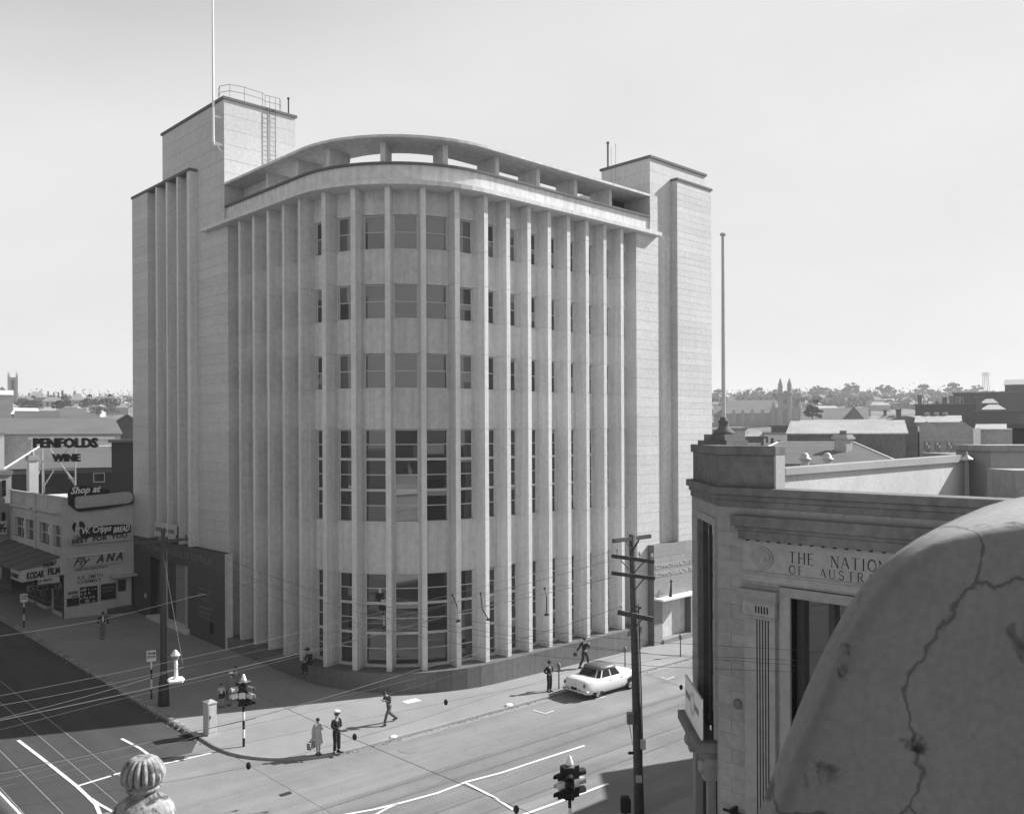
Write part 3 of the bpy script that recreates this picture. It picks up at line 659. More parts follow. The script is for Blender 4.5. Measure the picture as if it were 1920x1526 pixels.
opc('parapet_lit_end', 'render_wall', FA, uP, uP + .05, -.44, .01, TOP + .52, zPt - .24)  # sunlight on the end face put into a paler slab
# name band: ledge, dentils, panel with carved letters, lower moulding
uLl = FA.uz(1380, 985)[0]
m = MB(FA); m.box(uLl, 14, 0, .30, zl0, zl1); m.box(uLl + .1, 14, 0, .22, zl0 - .1, zl0); m.box(uLl + .15, 14, 0, .16, zl0 - .34, zl0 - .1); m.build('ledge', 'sooty_stone', ob, bevel=.02)
uPn, zPn = FA.uz(1400, 1003); zPb = FA.uz(1460, 1075)[1]
opc('name_panel', 'sandstone', FA, uLl + .2, 14, -.2, .03, zPb - .32, zl0 - .34)
m = MB(FA)
for i in range(40): m.box(uPn + .02 + i * .3, uPn + .09 + i * .3, .03, .08, zPn - .13, zPn)
m.build('dentil_row', 'black', ob)
m = MB(FA); m.box(uLl + .2, 14, .03, .07, zPb - .08, zPb); m.box(uLl + .2, 14, .03, .07, zPb - .34, zPb - .28); m.build('moulding', 'sandstone', ob, bevel=.015)
uM, zM = FA.uz(1431, 1046); m = MB(FA)
n = 20
for r0, o0 in ((.30, .07), (.24, .09), (.12, .11)): m.add([(uM + r0 * math.cos(2 * math.pi * i / n), .02, zM + r0 * math.sin(2 * math.pi * i / n)) for i in range(n)] + [(uM + r0 * math.cos(2 * math.pi * i / n), o0, zM + r0 * math.sin(2 * math.pi * i / n)) for i in range(n)], [tuple(range(n, 2 * n))] + [(i, (i + 1) % n, n + (i + 1) % n, n + i) for i in range(n)])
m.build('medallion', 'sandstone', ob)
# serif capitals cut from strokes
def glyph(ch):
    H = {'T': [((.5, 0), (.5, 1), 1), ((.04, 1), (.96, 1), 0)], 'H': [((.15, 0), (.15, 1), 1), ((.85, 0), (.85, 1), 1), ((.15, .52), (.85, .52), 0)],
         'E': [((.15, 0), (.15, 1), 1), ((.15, 1), (.78, 1), 0), ((.15, .52), (.65, .52), 0), ((.15, 0), (.82, 0), 0)], 'N': [((.12, 0), (.12, 1), 0), ((.12, 1), (.88, 0), 1), ((.88, 0), (.88, 1), 0)],
         'A': [((.05, 0), (.5, 1), 0), ((.5, 1), (.95, 0), 1), ((.24, .36), (.76, .36), 0)], 'I': [((.5, 0), (.5, 1), 1)], 'L': [((.18, 0), (.18, 1), 1), ((.18, 0), (.85, 0), 0)],
         'F': [((.18, 0), (.18, 1), 1), ((.18, 1), (.85, 1), 0), ((.18, .5), (.7, .5), 0)], 'K': [((.15, 0), (.15, 1), 1), ((.15, .45), (.85, 1), 0), ((.4, .62), (.9, 0), 1)],
         'B': [((.15, 0), (.15, 1), 1)], 'R': [((.15, 0), (.15, 1), 1), ((.45, .5), (.9, 0), 1)], 'U': [((.15, .3), (.15, 1), 1), ((.85, .3), (.85, 1), 0)], 'S': [], 'O': []}[ch][:]
    def curve(cx, cy, rx, ry, a0, a1, w): 
        k = 7; p = [(cx + rx * math.cos(math.radians(a0 + (a1 - a0) * i / k)), cy + ry * math.sin(math.radians(a0 + (a1 - a0) * i / k))) for i in range(k + 1)]
        return [(p[i], p[i + 1], w) for i in range(k)]
    if ch == 'O': H += curve(.5, .5, .46, .5, 45, 225, 1) + curve(.5, .5, .46, .5, 225, 405, .4)
    if ch == 'S': H += curve(.5, .75, .3, .25, 20, 270, .5) + curve(.5, .25, .34, .25, 90, -160, 1)
    if ch == 'U': H += curve(.5, .3, .35, .3, 180, 360, .6)
    if ch in 'BR': H += curve(.45, .75, .33, .25, -90, 90, .8) + [((.15, 1), (.45, 1), 0), ((.15, .5), (.45, .5), 0)]
    if ch == 'B': H += curve(.45, .25, .4, .25, -90, 90, .8) + [((.15, 0), (.45, 0), 0)]
    for (a, b, wd) in list(H):                                        # serifs at free vertical ends
        if abs(a[0] - b[0]) < .01 and wd in (0, 1):
            for q in (a, b):
                if q[1] in (0, 1): H.append(((q[0] - .13, q[1]), (q[0] + .13, q[1]), 0))
    return H
def carve(mb, fc, body, u, z, h, adv, sp, out=.034):
    for ch in body:
        if ch == ' ': u += sp; continue
        wd = h * (.4 if ch == 'I' else .78)
        for a, b, k in glyph(ch):
            t = h * (.05 + .07 * k) / 2; ax, az, bx, bz = u + a[0] * wd, z + a[1] * h, u + b[0] * wd, z + b[1] * h
            if ch == 'I': ax, bx = u + (a[0] - .5) * h * .7 + wd / 2, u + (b[0] - .5) * h * .7 + wd / 2
            dx, dz = bx - ax, bz - az; L = math.hypot(dx, dz) or 1; nx, nz = -dz / L * t, dx / L * t
            mb.add([(ax + nx, out, az + nz), (bx + nx, out, bz + nz), (bx - nx, out, bz - nz), (ax - nx, out, az - nz)], [(0, 1, 2, 3)])
        u += wd + adv
uT, zT = FA.uz(1481, 1054); uO, zO = FA.uz(1481, 1075); hT = FA.uz(1481, 1034)[1] - zT; hO = FA.uz(1481, 1059)[1] - zO
lt = MB(FA); uE = FA.uz(1640, 1060)[0]
carve(lt, FA, 'THE NATIONAL BANK', uT - .02, zT, hT, .045, .36); carve(lt, FA, 'OF AUSTRALASIA', uO, zO, hO, .07, .34); lt.build('lettering', 'black', ob)
# fluted pilaster and the tall window beside it
u0, z0 = FA.uz(1397, 1100); u1 = FA.uz(1460, 1105)[0]; zc = FA.uz(1430, 1155)[1]
opc('pilaster', 'sandstone', FA, u0 + .05, u1 - .05, -.1, .12, 0, zc); pc = opc('pilaster_capital', 'sandstone', FA, u0 + .02, u1 - .02, -.1, .17, zc, z0 - .3, bevel=.015)
m = MB(FA); m.box(u0 - .08, u1 + .06, -.05, .26, z0 - .22, z0); m.box(u0 - .03, u1 + .02, -.05, .21, z0 - .32, z0 - .22); m.box(u0, u1, .1, .2, zc - .05, zc + .02); m.build('abacus', 'sandstone', pc)
m = MB(FA)
for i in range(5):
    uu = u0 + .42 + i * (u1 - u0 - .6) / 4.6; m.box(uu - .016, uu + .016, .1, .124, .4, zc - .06); m.box(uu - .02, uu + .02, .1, .174, zc + .1, z0 - .42)
m.build('flute', 'black', ob)
wn = opc('window', 'sandstone', FA, uW0 - .28, uW0, -.3, .07, 0, zW0)
m = MB(FA); m.box(uW1, uW1 + .28, -.3, .07, zWb, zW0); m.box(uW0 - .28, uW1 + .28, -.3, .07, zW0, zW0 + .3); m.build('architrave', 'sandstone', wn)
for i in range(3):
    a, b = uW0 + .2 + i * .82, uW0 + .2 + i * .82 + .66
    for z_0, z_1 in ((1.0, zW0 - 4.1), (zW0 - 3.9, zW0 - .1)):
        m = MB(FA); m.add([(a, -.42, z_0), (b, -.42, z_0), (b, -.42, z_1), (a, -.42, z_1)], [(0, 1, 2, 3)]); m.build('pane', 'glass', wn)
m = MB(FA)
for i in range(4): m.box(uW0 + .04 + i * .82, uW0 + .2 + i * .82, -.45, -.28, 0, zW0)
m.box(uW0, uW1, -.45, -.3, zW0 - 4.1, zW0 - 3.9); m.box(uW0, uW1, -.5, -.46, 0, zW0); m.build('mullion', 'dark_metal', wn)
uv, zv = FA.uz(1384, 1319); m = MB(FA); m.ell((uv, .02, zv), (.14, .05, .14)); m.build('vent', 'sooty_stone', ob)
ul, zl = FA.uz(1382, 1521); m = MB(FA); m.box(ul - .35, ul + .3, .1, .14, zl - .03, zl + .03); m.box(ul - .03, ul + .03, 0, .3, zl - .03, zl + .16); m.build('bracket', 'black', ob)
# roof behind the parapet: sunlit inner wall, far parapet, lamp post
MB().prism([(AX + .6, AY - .5), (AX + SP, AY + SP - .8), (48, AY + SP - .8), (48, -11), (AX + .6, -11)], TOP - 1.6, TOP - 1.5).build('roof', 'dark_roof', ob)
p0, p1 = at(1466, 878, 26.5), at(1815, 852, 40)
t = thing('roof_parapet', 'long sunlit rendered parapet wall across the old bank roof', 'wall', (p0.x, p0.y, 11))
u = Vector((p1.x - p0.x, p1.y - p0.y, 0)); L = u.length; fr = frame((p0.x, p0.y, 0), u); zz0, zz1 = p0.z, p1.z
m = MB(fr); m.add([(0, 0, 9), (L, 0, 9), (L, .3, 9), (0, .3, 9), (0, 0, zz0 - .2), (L, 0, zz1 - .3), (L, .3, zz1 - .3), (0, .3, zz0 - .2)], [(0, 3, 2, 1), (4, 5, 6, 7), (0, 1, 5, 4), (1, 2, 6, 5), (2, 3, 7, 6), (3, 0, 4, 7)]); m.build('wall', 'cream_paint', t)
m = MB(fr); m.add([(0, -.12, zz0 - .2), (L, -.12, zz1 - .3), (L, .42, zz1 - .3), (0, .42, zz0 - .2), (0, -.12, zz0), (L, -.12, zz1), (L, .42, zz1), (0, .42, zz0)], [(0, 3, 2, 1), (4, 5, 6, 7), (0, 1, 5, 4), (1, 2, 6, 5), (2, 3, 7, 6), (3, 0, 4, 7)]); m.build('coping', 'render_wall', t)
def block(name, label, px0, px1, pt, d, dep, mtl, cat='building', zb=-3, cap=None, pt1=None):      # an upright block whose front top edge is seen between two pixels
    a, b = at(px0, pt, d), at(px1, pt1 or pt, d); t = thing(name, label, cat, (a.x, a.y, zb)); u = Vector((b.x - a.x, b.y - a.y, 0)); L = u.length; fr = frame((a.x, a.y, 0), u)
    MB(fr).box(0, L, 0, dep, zb, a.z).build('wall', mtl, t)
    if cap: MB(fr).box(-.15, L + .15, -.15, dep + .1, a.z, a.z + .25).build('coping', cap, t)
    t['_L'] = L; return t, fr, L, a.z
t_, fr_, L_, z_ = block('roof_wall', 'plain grey attic wall with string course beyond the old bank roof', 1858, 2050, 846, 38, 3, 'render_wall', 'wall', 8, 'light_roof')
MB(fr_).box(-.05, L_, -.08, 0, z_ - .8, z_ - .7).build('string_course', 'sandstone', t_)
block('roof_wall', 'small shaded rendered wall at the end of the old bank parapet', 1800, 1862, 852, 40.5, 4, 'sandstone', 'wall', 8)
block('roof_wall', 'pale block at the far right edge of the old bank roof', 1905, 2050, 882, 33, 2, 'light_brick', 'wall', 8)
q = at(1813, 897, 33); t = thing('roof_vent', 'thin roof vent with conical cap near right end of parapet', 'vent', (q.x, q.y, q.z - 1))
MB().lathe([(.09, -1), (.06, .72)], q, 8).build('pipe', 'mid_metal', t); MB().lathe([(.2, .68), (.22, .72), (.05, .86), (.02, 1.0)], q, 10).build('cap', 'light_metal', t)
for px, lb in ((1509, 'domed metal roof ventilator nearer the raised parapet corner'), (1551, 'domed metal roof ventilator beside the hipped slate roof edge')):
    q = at(px, 868, 34); t = thing('roof_ventilator', lb, 'ventilator', (q.x, q.y, q.z - .6), group='domed ventilators behind the parapet')
    MB().lathe([(.16, -.6), (.16, .14)], q, 10).build('neck', 'light_metal', t); MB().lathe([(.24, .12), (.24, .16), (.17, .2), (.15, .3), (.08, .38), (.01, .4)], q, 12).build('dome', 'light_metal', t, smooth=True)
# flagpole on its moulded pedestal over the corner
q = Vector((22.9, 15.0, 0)); k = on_y(1357, 826, 15.0); q = Vector((k.x, 15.0, zPt)); dq = q.x * SY + q.y * CY
def zq(py): return CAM_Z - (py - 815) / F_PX * dq
ft = thing('corner_flagpole', 'white flagpole with ball top on old bank corner pedestal', 'flagpole', q)
m = MB(); m.box(q.x - .62, q.x + .55, q.y - .5, q.y + .5, TOP + .5, zq(828)); m.box(q.x - .5, q.x + .3, q.y - .36, q.y + .36, zq(828), zq(817)); m.build('pedestal', 'sooty_stone', ft)
MB().lathe([(.34, zq(817)), (.3, zq(812)), (.17, zq(805)), (.13, zq(797)), (.16, zq(795)), (.16, zq(792)), (.1, zq(790)), (.1, zq(785))], (q.x, q.y, 0), 14).build('base', 'sooty_stone', ft, smooth=True)
MB().lathe([(.066, zq(786)), (.045, zq(446)), (.09, zq(444)), (.09, zq(441)), (.03, zq(439))], (q.x, q.y, 0), 10).build('pole', 'light_metal', ft)
# white notice board standing on the door hood
zs0 = FS.uz(1327, 1345)[1]
nb = thing('notice_board', 'white board with a ring leaning on the old bank door hood', 'sign', FS(Vector((2, .3, zd + .2))))
MB(FS).box(.75, SL - .6, .3, .36, zd + .17, zd + 1.3).build('panel', 'white_paint', nb)
m = MB(); c0 = FS(Vector((SL / 2 + .1, .37, zd + .8))); m.tube([c0 + FS.u * (math.cos(t / 16 * 2 * math.pi) * .3) + Vector((0, 0, math.sin(t / 16 * 2 * math.pi) * .3)) for t in range(17)], .03, 5); m.build('ring', 'light_metal', nb)
m = MB(FS)
for i in range(12):
    if i != 5 and i != 6: m.box(.9 + i * .18, 1.02 + i * .18, .36, .366, zd + .72, zd + .9)
m.build('lettering', 'cloth_mid', nb)

# ================================================================== THE ROOF THE PHOTOGRAPH WAS TAKEN FROM
own = thing('near_building', 'building under the camera with cornice edge at lower left', 'building', (0, 0, 0))
MB().box(-14, 3.0, -14, 17, -1, 8.75).build('wall', 'cream_paint', own)
MB().box(-14, 2.98, -14, 17.3, 8.75, 8.97).build('cornice', 'brick', own)
m = MB(); m.box(2.981, 3.22, -14, 17.3, 8.6, 8.72); m.build('gutter', 'black', own); MB().box(3.22, 3.25, -14, 17.3, 8.6, 9.0).build('gutter_lit_lip', 'white_paint', own)  # shade in the gutter and sun on its lip put into their colours
MB().box(-14, -1.3, -14, 5, 8.97, 15.5).build('roof_room_or_screen', 'dark_wall', own)  # unseen block added behind the camera to keep skylight off the scroll
fq = at(268, 1440, 7.7); fz = lambda py: CAM_Z - (py - 818) / F_PX * 7.7
fi = thing('stone_finial', 'weathered cement urn finial with fluted knob at bottom left', 'finial', (fq.x, fq.y, 8.97))
k = 7.7 / F_PX
MB().lathe([(34 * k, fz(1560)), (56 * k, fz(1545)), (58 * k, fz(1530)), (54 * k, fz(1516)), (44 * k, fz(1502)), (30 * k, fz(1494)), (25 * k, fz(1489)), (24 * k, fz(1484))], (fq.x, fq.y, 0), 28).build('bowl', 'weathered_cement', fi, smooth=True)
MB().lathe([(24 * k, fz(1486)), (27 * k, fz(1482)), (31 * k, fz(1478)), (32 * k, fz(1475)), (30 * k, fz(1472)), (30 * k, fz(1470))], (fq.x, fq.y, 0), 28).build('collar', 'weathered_cement', fi, smooth=True)
pr_ = [(30, 1472), (35, 1466), (38, 1457), (38, 1448), (36, 1440), (32, 1432), (26, 1425), (20, 1421), (16, 1420), (10, 1421.5)]
MB().lathe([(r_ * k, fz(py)) for r_, py in pr_], (fq.x, fq.y, 0), 96, flute=lambda i, t: 1 + (.14 * (abs(math.cos(8.5 * t)) - .6) if 0 < i < 8 else 0) + random.uniform(-.004, .004)).build('knob', 'weathered_cement', fi, smooth=True)
MB().box(fq.x - .3, fq.x + .3, fq.y - .3, fq.y + .3, 8.97, fz(1556)).build('pedestal', 'weathered_cement', fi)
# big curved cement scroll of the parapet right beside the camera
sc = thing('cement_scroll', 'large curved mossy cement scroll close by at lower right', 'parapet', at(1750, 1600, 2.2))
edge = [(1392, 1600), (1418, 1526), (1440, 1460), (1466, 1392), (1487, 1340), (1507, 1290), (1531, 1238), (1556, 1186), (1583, 1138), (1611, 1097), (1640, 1064), (1674, 1036), (1712, 1010), (1752, 988), (1795, 968), (1840, 949), (1880, 937), (1925, 928), (1990, 920), (2100, 915)]
fr_pts = []; bk_pts = []
for i, (px, py) in enumerate(edge):
    t = i / (len(edge) - 1); dpt = .13 + .62 * smooth(.62, 1.0, t); b_ = at(px, py, 2.2 + dpt); bk_pts.append(b_)
    fr_pts.append(b_ - Vector((SY, CY, 0)) * dpt)
btm = 8.97; vs = []; fs = []; n = len(edge)
def low(p): return Vector((p.x, p.y, btm))
xr = fr_pts[-1]
m = MB(); fwd = Vector((SY, CY, 0)); rgt = Vector((CY, -SY, 0))
rows_ = []
for i in range(n):
    f_, b_ = fr_pts[i], bk_pts[i]; tn = (fr_pts[min(i + 1, n - 1)] - fr_pts[max(i - 1, 0)]).normalized(); inn = fwd.cross(tn).normalized()
    if inn.dot(rgt - Vector((0, 0, 1))) < 0: inn = -inn
    D_ = (b_ - f_).length; row = [b_ + inn * .06, b_ + inn * .015, b_ - fwd * .015, b_ - fwd * D_ * .3, b_ - fwd * D_ * .6, f_ + fwd * .05]
    for a in range(6):
        t = a / 5 * math.pi / 2; row.append(f_ + fwd * .035 * (1 - math.sin(t)) + inn * .035 * (1 - math.cos(t)))
    rows_.append(row)
nr = len(rows_[0])
for row in rows_: m.v += row
for i in range(n - 1):
    for j in range(nr - 1): m.f.append((i * nr + j, i * nr + j + 1, (i + 1) * nr + j + 1, (i + 1) * nr + j))
# front face and back face as fans towards a far lower right point
def fan(idx, dep, flip):
    G = 7; base = len(m.v); piv = at(2300, 1750, 2.2 + dep)
    for i in range(n):
        p = m.v[i * nr + idx]
        for k_ in range(1, G + 1): m.v.append(p.lerp(Vector((piv.x, piv.y, piv.z)), (k_ / G) ** 1.3))
    for i in range(n - 1):
        for k_ in range(G):
            a0 = i * nr + idx if k_ == 0 else base + i * G + k_ - 1; b0_ = (i + 1) * nr + idx if k_ == 0 else base + (i + 1) * G + k_ - 1
            a1 = base + i * G + k_; b1 = base + (i + 1) * G + k_; m.f.append((a0, a1, b1, b0_) if not flip else (b0_, b1, a1, a0))
fan(nr - 1, 0, False); fan(0, .3, True)
m.build('scroll', 'cap_cement', sc, smooth=True)
a = at(1392, 1600, 2.3); MB(frame((a.x, a.y, 0), rgt)).box(.3, 1.6, -.1, .25, 8.97, a.z - .25).build('pedestal', 'cap_cement', sc)
# ================================================================== SHOPS ON THE LEFT
CX_, CYY = 20.4, 66.84; zc0 = gz(20.4, 67)
shop = thing('corner_shop', 'pale two storey chemist shop with painted side wall and sign panels', 'building', (23, 72, zc0))
FC = Face((CX_, CYY), (0, 1), (-1, 0))                                 # street front, u runs away from us
FD = Face((CX_, CYY), (1, 0), (0, -1))                                 # side wall facing the bank
def spc(name, m, fc, u0, u1, o0, o1, z0, z1, parent=None, bevel=0): return MB(fc).box(u0, u1, o0, o1, z0, z1).build(name, m, parent or shop, bevel=bevel)
ztop = 9.35
wins = []
for a, b in ((27, 45), (49, 66), (74, 92), (99, 118)): wins.append((FC.uz(b, 985)[0], FC.uz(a, 985)[0]))
wins.sort(); zw1, zw0 = 7.35, 5.85; L1 = 12.9
us = [.01] + [q for w_ in wins for q in w_] + [L1]
for i in range(0, len(us), 2): spc('wall', 'cream_paint', FC, us[i], us[i + 1], -.4, 0, 4.0, ztop - .05)
for a, b in wins:
    spc('wall', 'cream_paint', FC, a, b, -.4, 0, zw1, ztop - .05); spc('wall', 'cream_paint', FC, a, b, -.4, 0, 4.0, zw0)
    wn = spc('window', 'white_frame', FC, a, b, -.15, .05, zw0 - .08, zw0)
    m = MB(FC); m.box(a, a + .06, -.25, -.15, zw0, zw1); m.box(b - .06, b, -.25, -.15, zw0, zw1); m.box(a, b, -.25, -.15, (zw0 + zw1) / 2 - .03, (zw0 + zw1) / 2 + .03); m.box((a + b) / 2 - .02, (a + b) / 2 + .02, -.24, -.17, zw0, zw1); m.build('frame', 'white_frame', wn)
    m = MB(FC); m.add([(a, -.22, zw0), (b, -.22, zw0), (b, -.22, zw1), (a, -.22, zw1)], [(0, 1, 2, 3)]); m.build('pane', 'glass', wn)
    m = MB(FC); c = random.uniform(.2, .5); m.add([(a + .1, -.10, zw1 - c - .3), (a + .3, -.05, zw1 - c - .5), (a + .55, -.1, zw1 - c + .1), (a + .35, -.15, zw1 - c + .3)], [(0, 1, 2, 3)]); m.build('curtain', 'white_paint', wn)
m = MB(FC); m.box(-.1, L1 + .1, 0, .1, 8.1, 8.22); m.box(-.05, L1, 0, .06, 7.7, 7.8); m.box(-.1, L1 + .1, -.1, .08, ztop - .05, ztop + .08); m.build('string_course', 'cream_paint', shop)
m = MB(FC); m.box(.8, 6.2, 0, .28, 8.22, 8.36); m.box(6.8, 12.4, 0, .28, 8.22, 8.36); m.build('cornice', 'cream_paint', shop)
for a, b in ((.5, 3.1), (3.5, 6.2), (6.8, 9.4), (9.8, 12.4)):
    m = MB(FC); m.box(a, b, 0, .04, 8.5, 8.56); m.box(a, b, 0, .04, 9.14, 9.2); m.box(a, a + .06, 0, .04, 8.56, 9.14); m.box(b - .06, b, 0, .04, 8.56, 9.14); m.build('parapet_panel', 'cream_paint', shop)
m = MB(FC)
for u in (.01, 6.35, L1 - .25): m.box(u, u + .25, 0, .07, 4.3, ztop + .1)
m.build('pilaster', 'cream_paint', shop)
for a, b in wins: spc('air_brick', 'sandstone', FC, (a + b) / 2 - .3, (a + b) / 2 + .2, 0, .02, 4.95, 5.12)
# side wall with recess for door and window
W = 5.6; du = [FD.uz(p, 1120)[0] for p in (150, 187, 218, 246)]
zsb = FD.uz(150, 1133)[1]; zst = FD.uz(150, 1101)[1]
spc('side_wall', 'cream_paint', FD, 0, W, -.4, 0, 3.55, ztop - .05); spc('side_wall', 'cream_paint', FD, 0, du[0], -.4, 0, -.2, 3.55); spc('side_wall', 'cream_paint', FD, du[0], du[1], -.4, 0, -.2, zsb); spc('side_wall', 'cream_paint', FD, du[0], du[1], -.4, 0, zst, 3.55)
spc('side_wall', 'cream_paint', FD, du[1], du[2], -.4, 0, -.2, 3.55); spc('step', 'granite', FD, 2.9, W, 0, .5, -.2, 1.25)
spc('lobby', 'black', FD, du[2], W, -1.2, -1.1, -.2, 3.55)
dn = spc('door', 'cream_paint', FD, du[2] + .05, du[2] + 1.15, -.25, -.18, 1.25, 3.4); spc('door_pane', 'black', FD, du[2] + .2, du[2] + .75, -.18, -.17, 2.35, 3.2, dn)
m = MB(FD)
for i in range(8): m.box(du[2] + .1 + i * .13, du[2] + .13 + i * .13, -.18, -.15, 1.3, 2.1)
m.build('door_bars', 'white_frame', dn)
MB(FD).box(du[2] - .45, W + .1, 0, .75, 3.5, 3.64).build('porch_hood', 'cream_paint', shop)
sw_ = spc('display_window', 'white_frame', FD, du[0] - .06, du[1] + .06, -.1, .05, zsb - .08, zsb); m = MB(FD); m.add([(du[0], -.3, zsb), (du[1], -.3, zsb), (du[1], -.3, zst), (du[0], -.3, zst)], [(0, 1, 2, 3)]); m.build('backing', 'black', sw_)
spc('mullion', 'white_frame', FD, du[1] - .12, du[1] - .05, -.1, .03, zsb, zst, sw_)
m = MB(FD)
for i in range(26): a = random.uniform(du[0] + .05, du[1] - .25); z = zsb + .05 + .28 * random.randint(0, 4); m.box(a, a + random.uniform(.06, .16), -.28, -.2, z, z + random.uniform(.08, .22))
m.build('goods', 'cloth_light', sw_)
MB(FC).box(.38, 12.9, -6, -.39, 4, 8.9).build('inner_block', 'cream_paint', shop); MB(FC).box(.3, 12.9, -5.8, -1.6, -.5, 4).build('inner_block', 'dark_wall', shop)
# shop front below the verandah
for a, b in ((.35, 2.6), (4.1, 6.4), (7.2, 9.6)):
    sf = spc('shop_window', 'white_frame', FC, a, b, -.5, -.02, .7, 1.25); m = MB(FC); m.add([(a, -.1, 1.25), (b, -.1, 1.25), (b, -.1, 3.5), (a, -.1, 3.5)], [(0, 1, 2, 3)]); m.build('pane', 'dark_glass', sf)
    m = MB(FC)
    for i in range(14): u = random.uniform(a + .1, b - .2); z = 1.25 + .4 * random.randint(0, 3); m.box(u, u + .14, -.09, -.06, z, z + random.uniform(.08, .25))
    m.build('goods', 'cloth_mid', sf)
spc('shop_pier', 'cream_paint', FC, .01, .35, -.5, 0, -.2, 4); spc('shop_pier', 'cream_paint', FC, 2.6, 2.9, -.9, -.05, -.2, 4); spc('door_recess', 'black', FC, 2.9, 4.1, -1.5, -1.4, 0, 3.6)
vd = thing('verandah', 'dark iron verandah roof over the footpath with painted fascia boards', 'awning', (18.9, 72, 4))
zA, zB = 5.2, 4.45; xo = 17.65; o_ = CX_ - xo
m = MB(FC); m.add([(0, 0, zA), (20, 0, zA + .35), (20, o_, zB + .3), (0, o_, zB), (0, 0, zA - .08), (20, 0, zA + .27), (20, o_, zB + .22), (0, o_, zB - .08)], [(0, 1, 2, 3), (7, 6, 5, 4), (0, 4, 5, 1), (1, 5, 6, 2), (2, 6, 7, 3), (3, 7, 4, 0)]); m.build('roof', 'dark_roof', vd)
for i in range(9):
    m = MB(FC); u = 1 + i * 2.1; m.add([(u, 0, zA + .02 + .0175 * u), (u + .06, 0, zA + .02 + .0175 * u), (u + .06, o_, zB + .02 + .015 * u), (u, o_, zB + .02 + .015 * u), (u, 0, zA + .05 + .0175 * u), (u + .06, 0, zA + .05 + .0175 * u), (u + .06, o_, zB + .05 + .015 * u), (u, o_, zB + .05 + .015 * u)], [(4, 5, 6, 7), (0, 4, 7, 3), (1, 2, 6, 5), (0, 1, 5, 4), (3, 7, 6, 2)]); m.build('roof_rib', 'dark_roof', vd)
sgn = thing('fascia_sign', 'pale verandah end board lettered KODAK FILM in bold black', 'sign', (19, 66.8, 4))
m = MB(FD); m.add([(-o_, .02, 3.8), (.1, .02, 4.05), (.1, .02, 5.32), (-.1, .02, 5.3), (-o_ * .45, .02, 4.78), (-o_, .02, 4.56), (-o_, .1, 3.8), (.1, .1, 4.05), (.1, .1, 5.32), (-.1, .1, 5.3), (-o_ * .45, .1, 4.78), (-o_, .1, 4.56)], [(5, 4, 3, 2, 1, 0), (6, 7, 8, 9, 10, 11)] + [(i, (i + 1) % 6, 6 + (i + 1) % 6, 6 + i) for i in range(6)]); m.build('panel', 'cream_paint', sgn)
m = MB(FD); m.box(-o_ * .62, -.3, .03, .09, 3.55, 3.95); m.build('lower_panel', 'cream_paint', sgn)
lt = MB(); yy = CYY - .13
text(lt, 'KODAK', .62, (CX_ - o_ + .36, yy, 3.98), (1, 0, .07), bold=.03, width=1.12); text(lt, 'FILM', .62, (CX_ - o_ + 1.68, yy, 4.13), (1, 0, .07), bold=.03, width=.78)
text(lt, 'CHEMIST', .36, (CX_ - o_ + 1.36, yy, 4.66), (1, 0, .16), bold=.014, width=.9); text(lt, 'A.K. SMITH', .22, (CX_ - o_ + .98, yy + .02, 3.68), (1, 0, .05), bold=.006, width=.95); lt.build('lettering', 'black', sgn)
sg2 = thing('hanging_sign', 'narrow board lettered CHEMIST hung under the verandah end', 'sign', (19, 66.7, 3.3))
MB(FD).box(-o_ + .36, -.2, .04, .1, 3.12, 3.5).build('panel', 'cloth_mid', sg2); lt = MB(); text(lt, 'CHEMIST', .36, (CX_ - o_ + .5, yy, 3.18), (1, 0, .02), bold=.025, width=1.95); lt.build('lettering', 'black', sg2)
sg3 = thing('fascia_sign', 'small front fascia board lettered CHEMIST at the verandah corner', 'sign', (xo, 67.5, 4)); MB().box(xo - .06, xo, CYY - .02, CYY + 2.1, 3.85, 4.5).build('panel', 'cream_paint', sg3)
lt = MB(); text(lt, 'CHEMIST', .36, (xo - .08, CYY + 1.95, 4.05), (0, -1, 0), bold=.01, width=1.75); lt.build('lettering', 'black', sg3)
sg4 = thing('hanging_sign', 'pale box sign hung further along the dark verandah edge', 'sign', (xo, 72, 4)); MB().box(xo - .3, xo - .05, 71.2, 72.5, 3.6, 4.35).build('panel', 'cloth_light', sg4)
# signs on the side wall
sh = thing('shop_sign', 'black sign lettered Shop at above a pale lozenge panel', 'sign', FD(Vector((2.3, .15, 8.3))))
pts = [FD.uz(px, py) for px, py in [(127, 945), (126, 925), (130, 914), (142, 910), (160, 911), (180, 915), (203, 917), (203, 925), (247, 925), (247, 944), (200, 953), (146, 959), (137, 953)]]
MB(FD).extr([(u, .06, z) for u, z in pts], (0, .16, 0)).build('panel', 'black', sh)
a, b = FD.uz(138, 955), FD.uz(246, 922); h = (b[1] - a[1]); zc_ = (FD.uz(138, 939)[1] + FD.uz(246, 933)[1]) / 2; m = MB(FD); r_ = .42; lo = []
for t in range(9): an = math.radians(-90 + 180 * t / 8); lo.append((b[0] - r_ + r_ * math.cos(an), .24, zc_ + .06 + r_ * math.sin(an)))
lo += [(a[0] + .12, .24, zc_ + r_ - .12), (a[0], .24, zc_ + r_ - .24), (a[0], .24, zc_ - r_ + .02), (a[0] + .12, .24, zc_ - r_ - .12)]
m.extr(lo, (0, .1, 0)); m.build('lozenge', 'cloth_light', sh)
lt = MB(); text(lt, "FITZGERALD'S", .6, (CX_ + a[0] + .3, CYY - .36, zc_ - .24), (1, 0, .03), bold=.012, width=b[0] - a[0] - .8); lt.build('lozenge_lettering', 'cream_paint', sh)
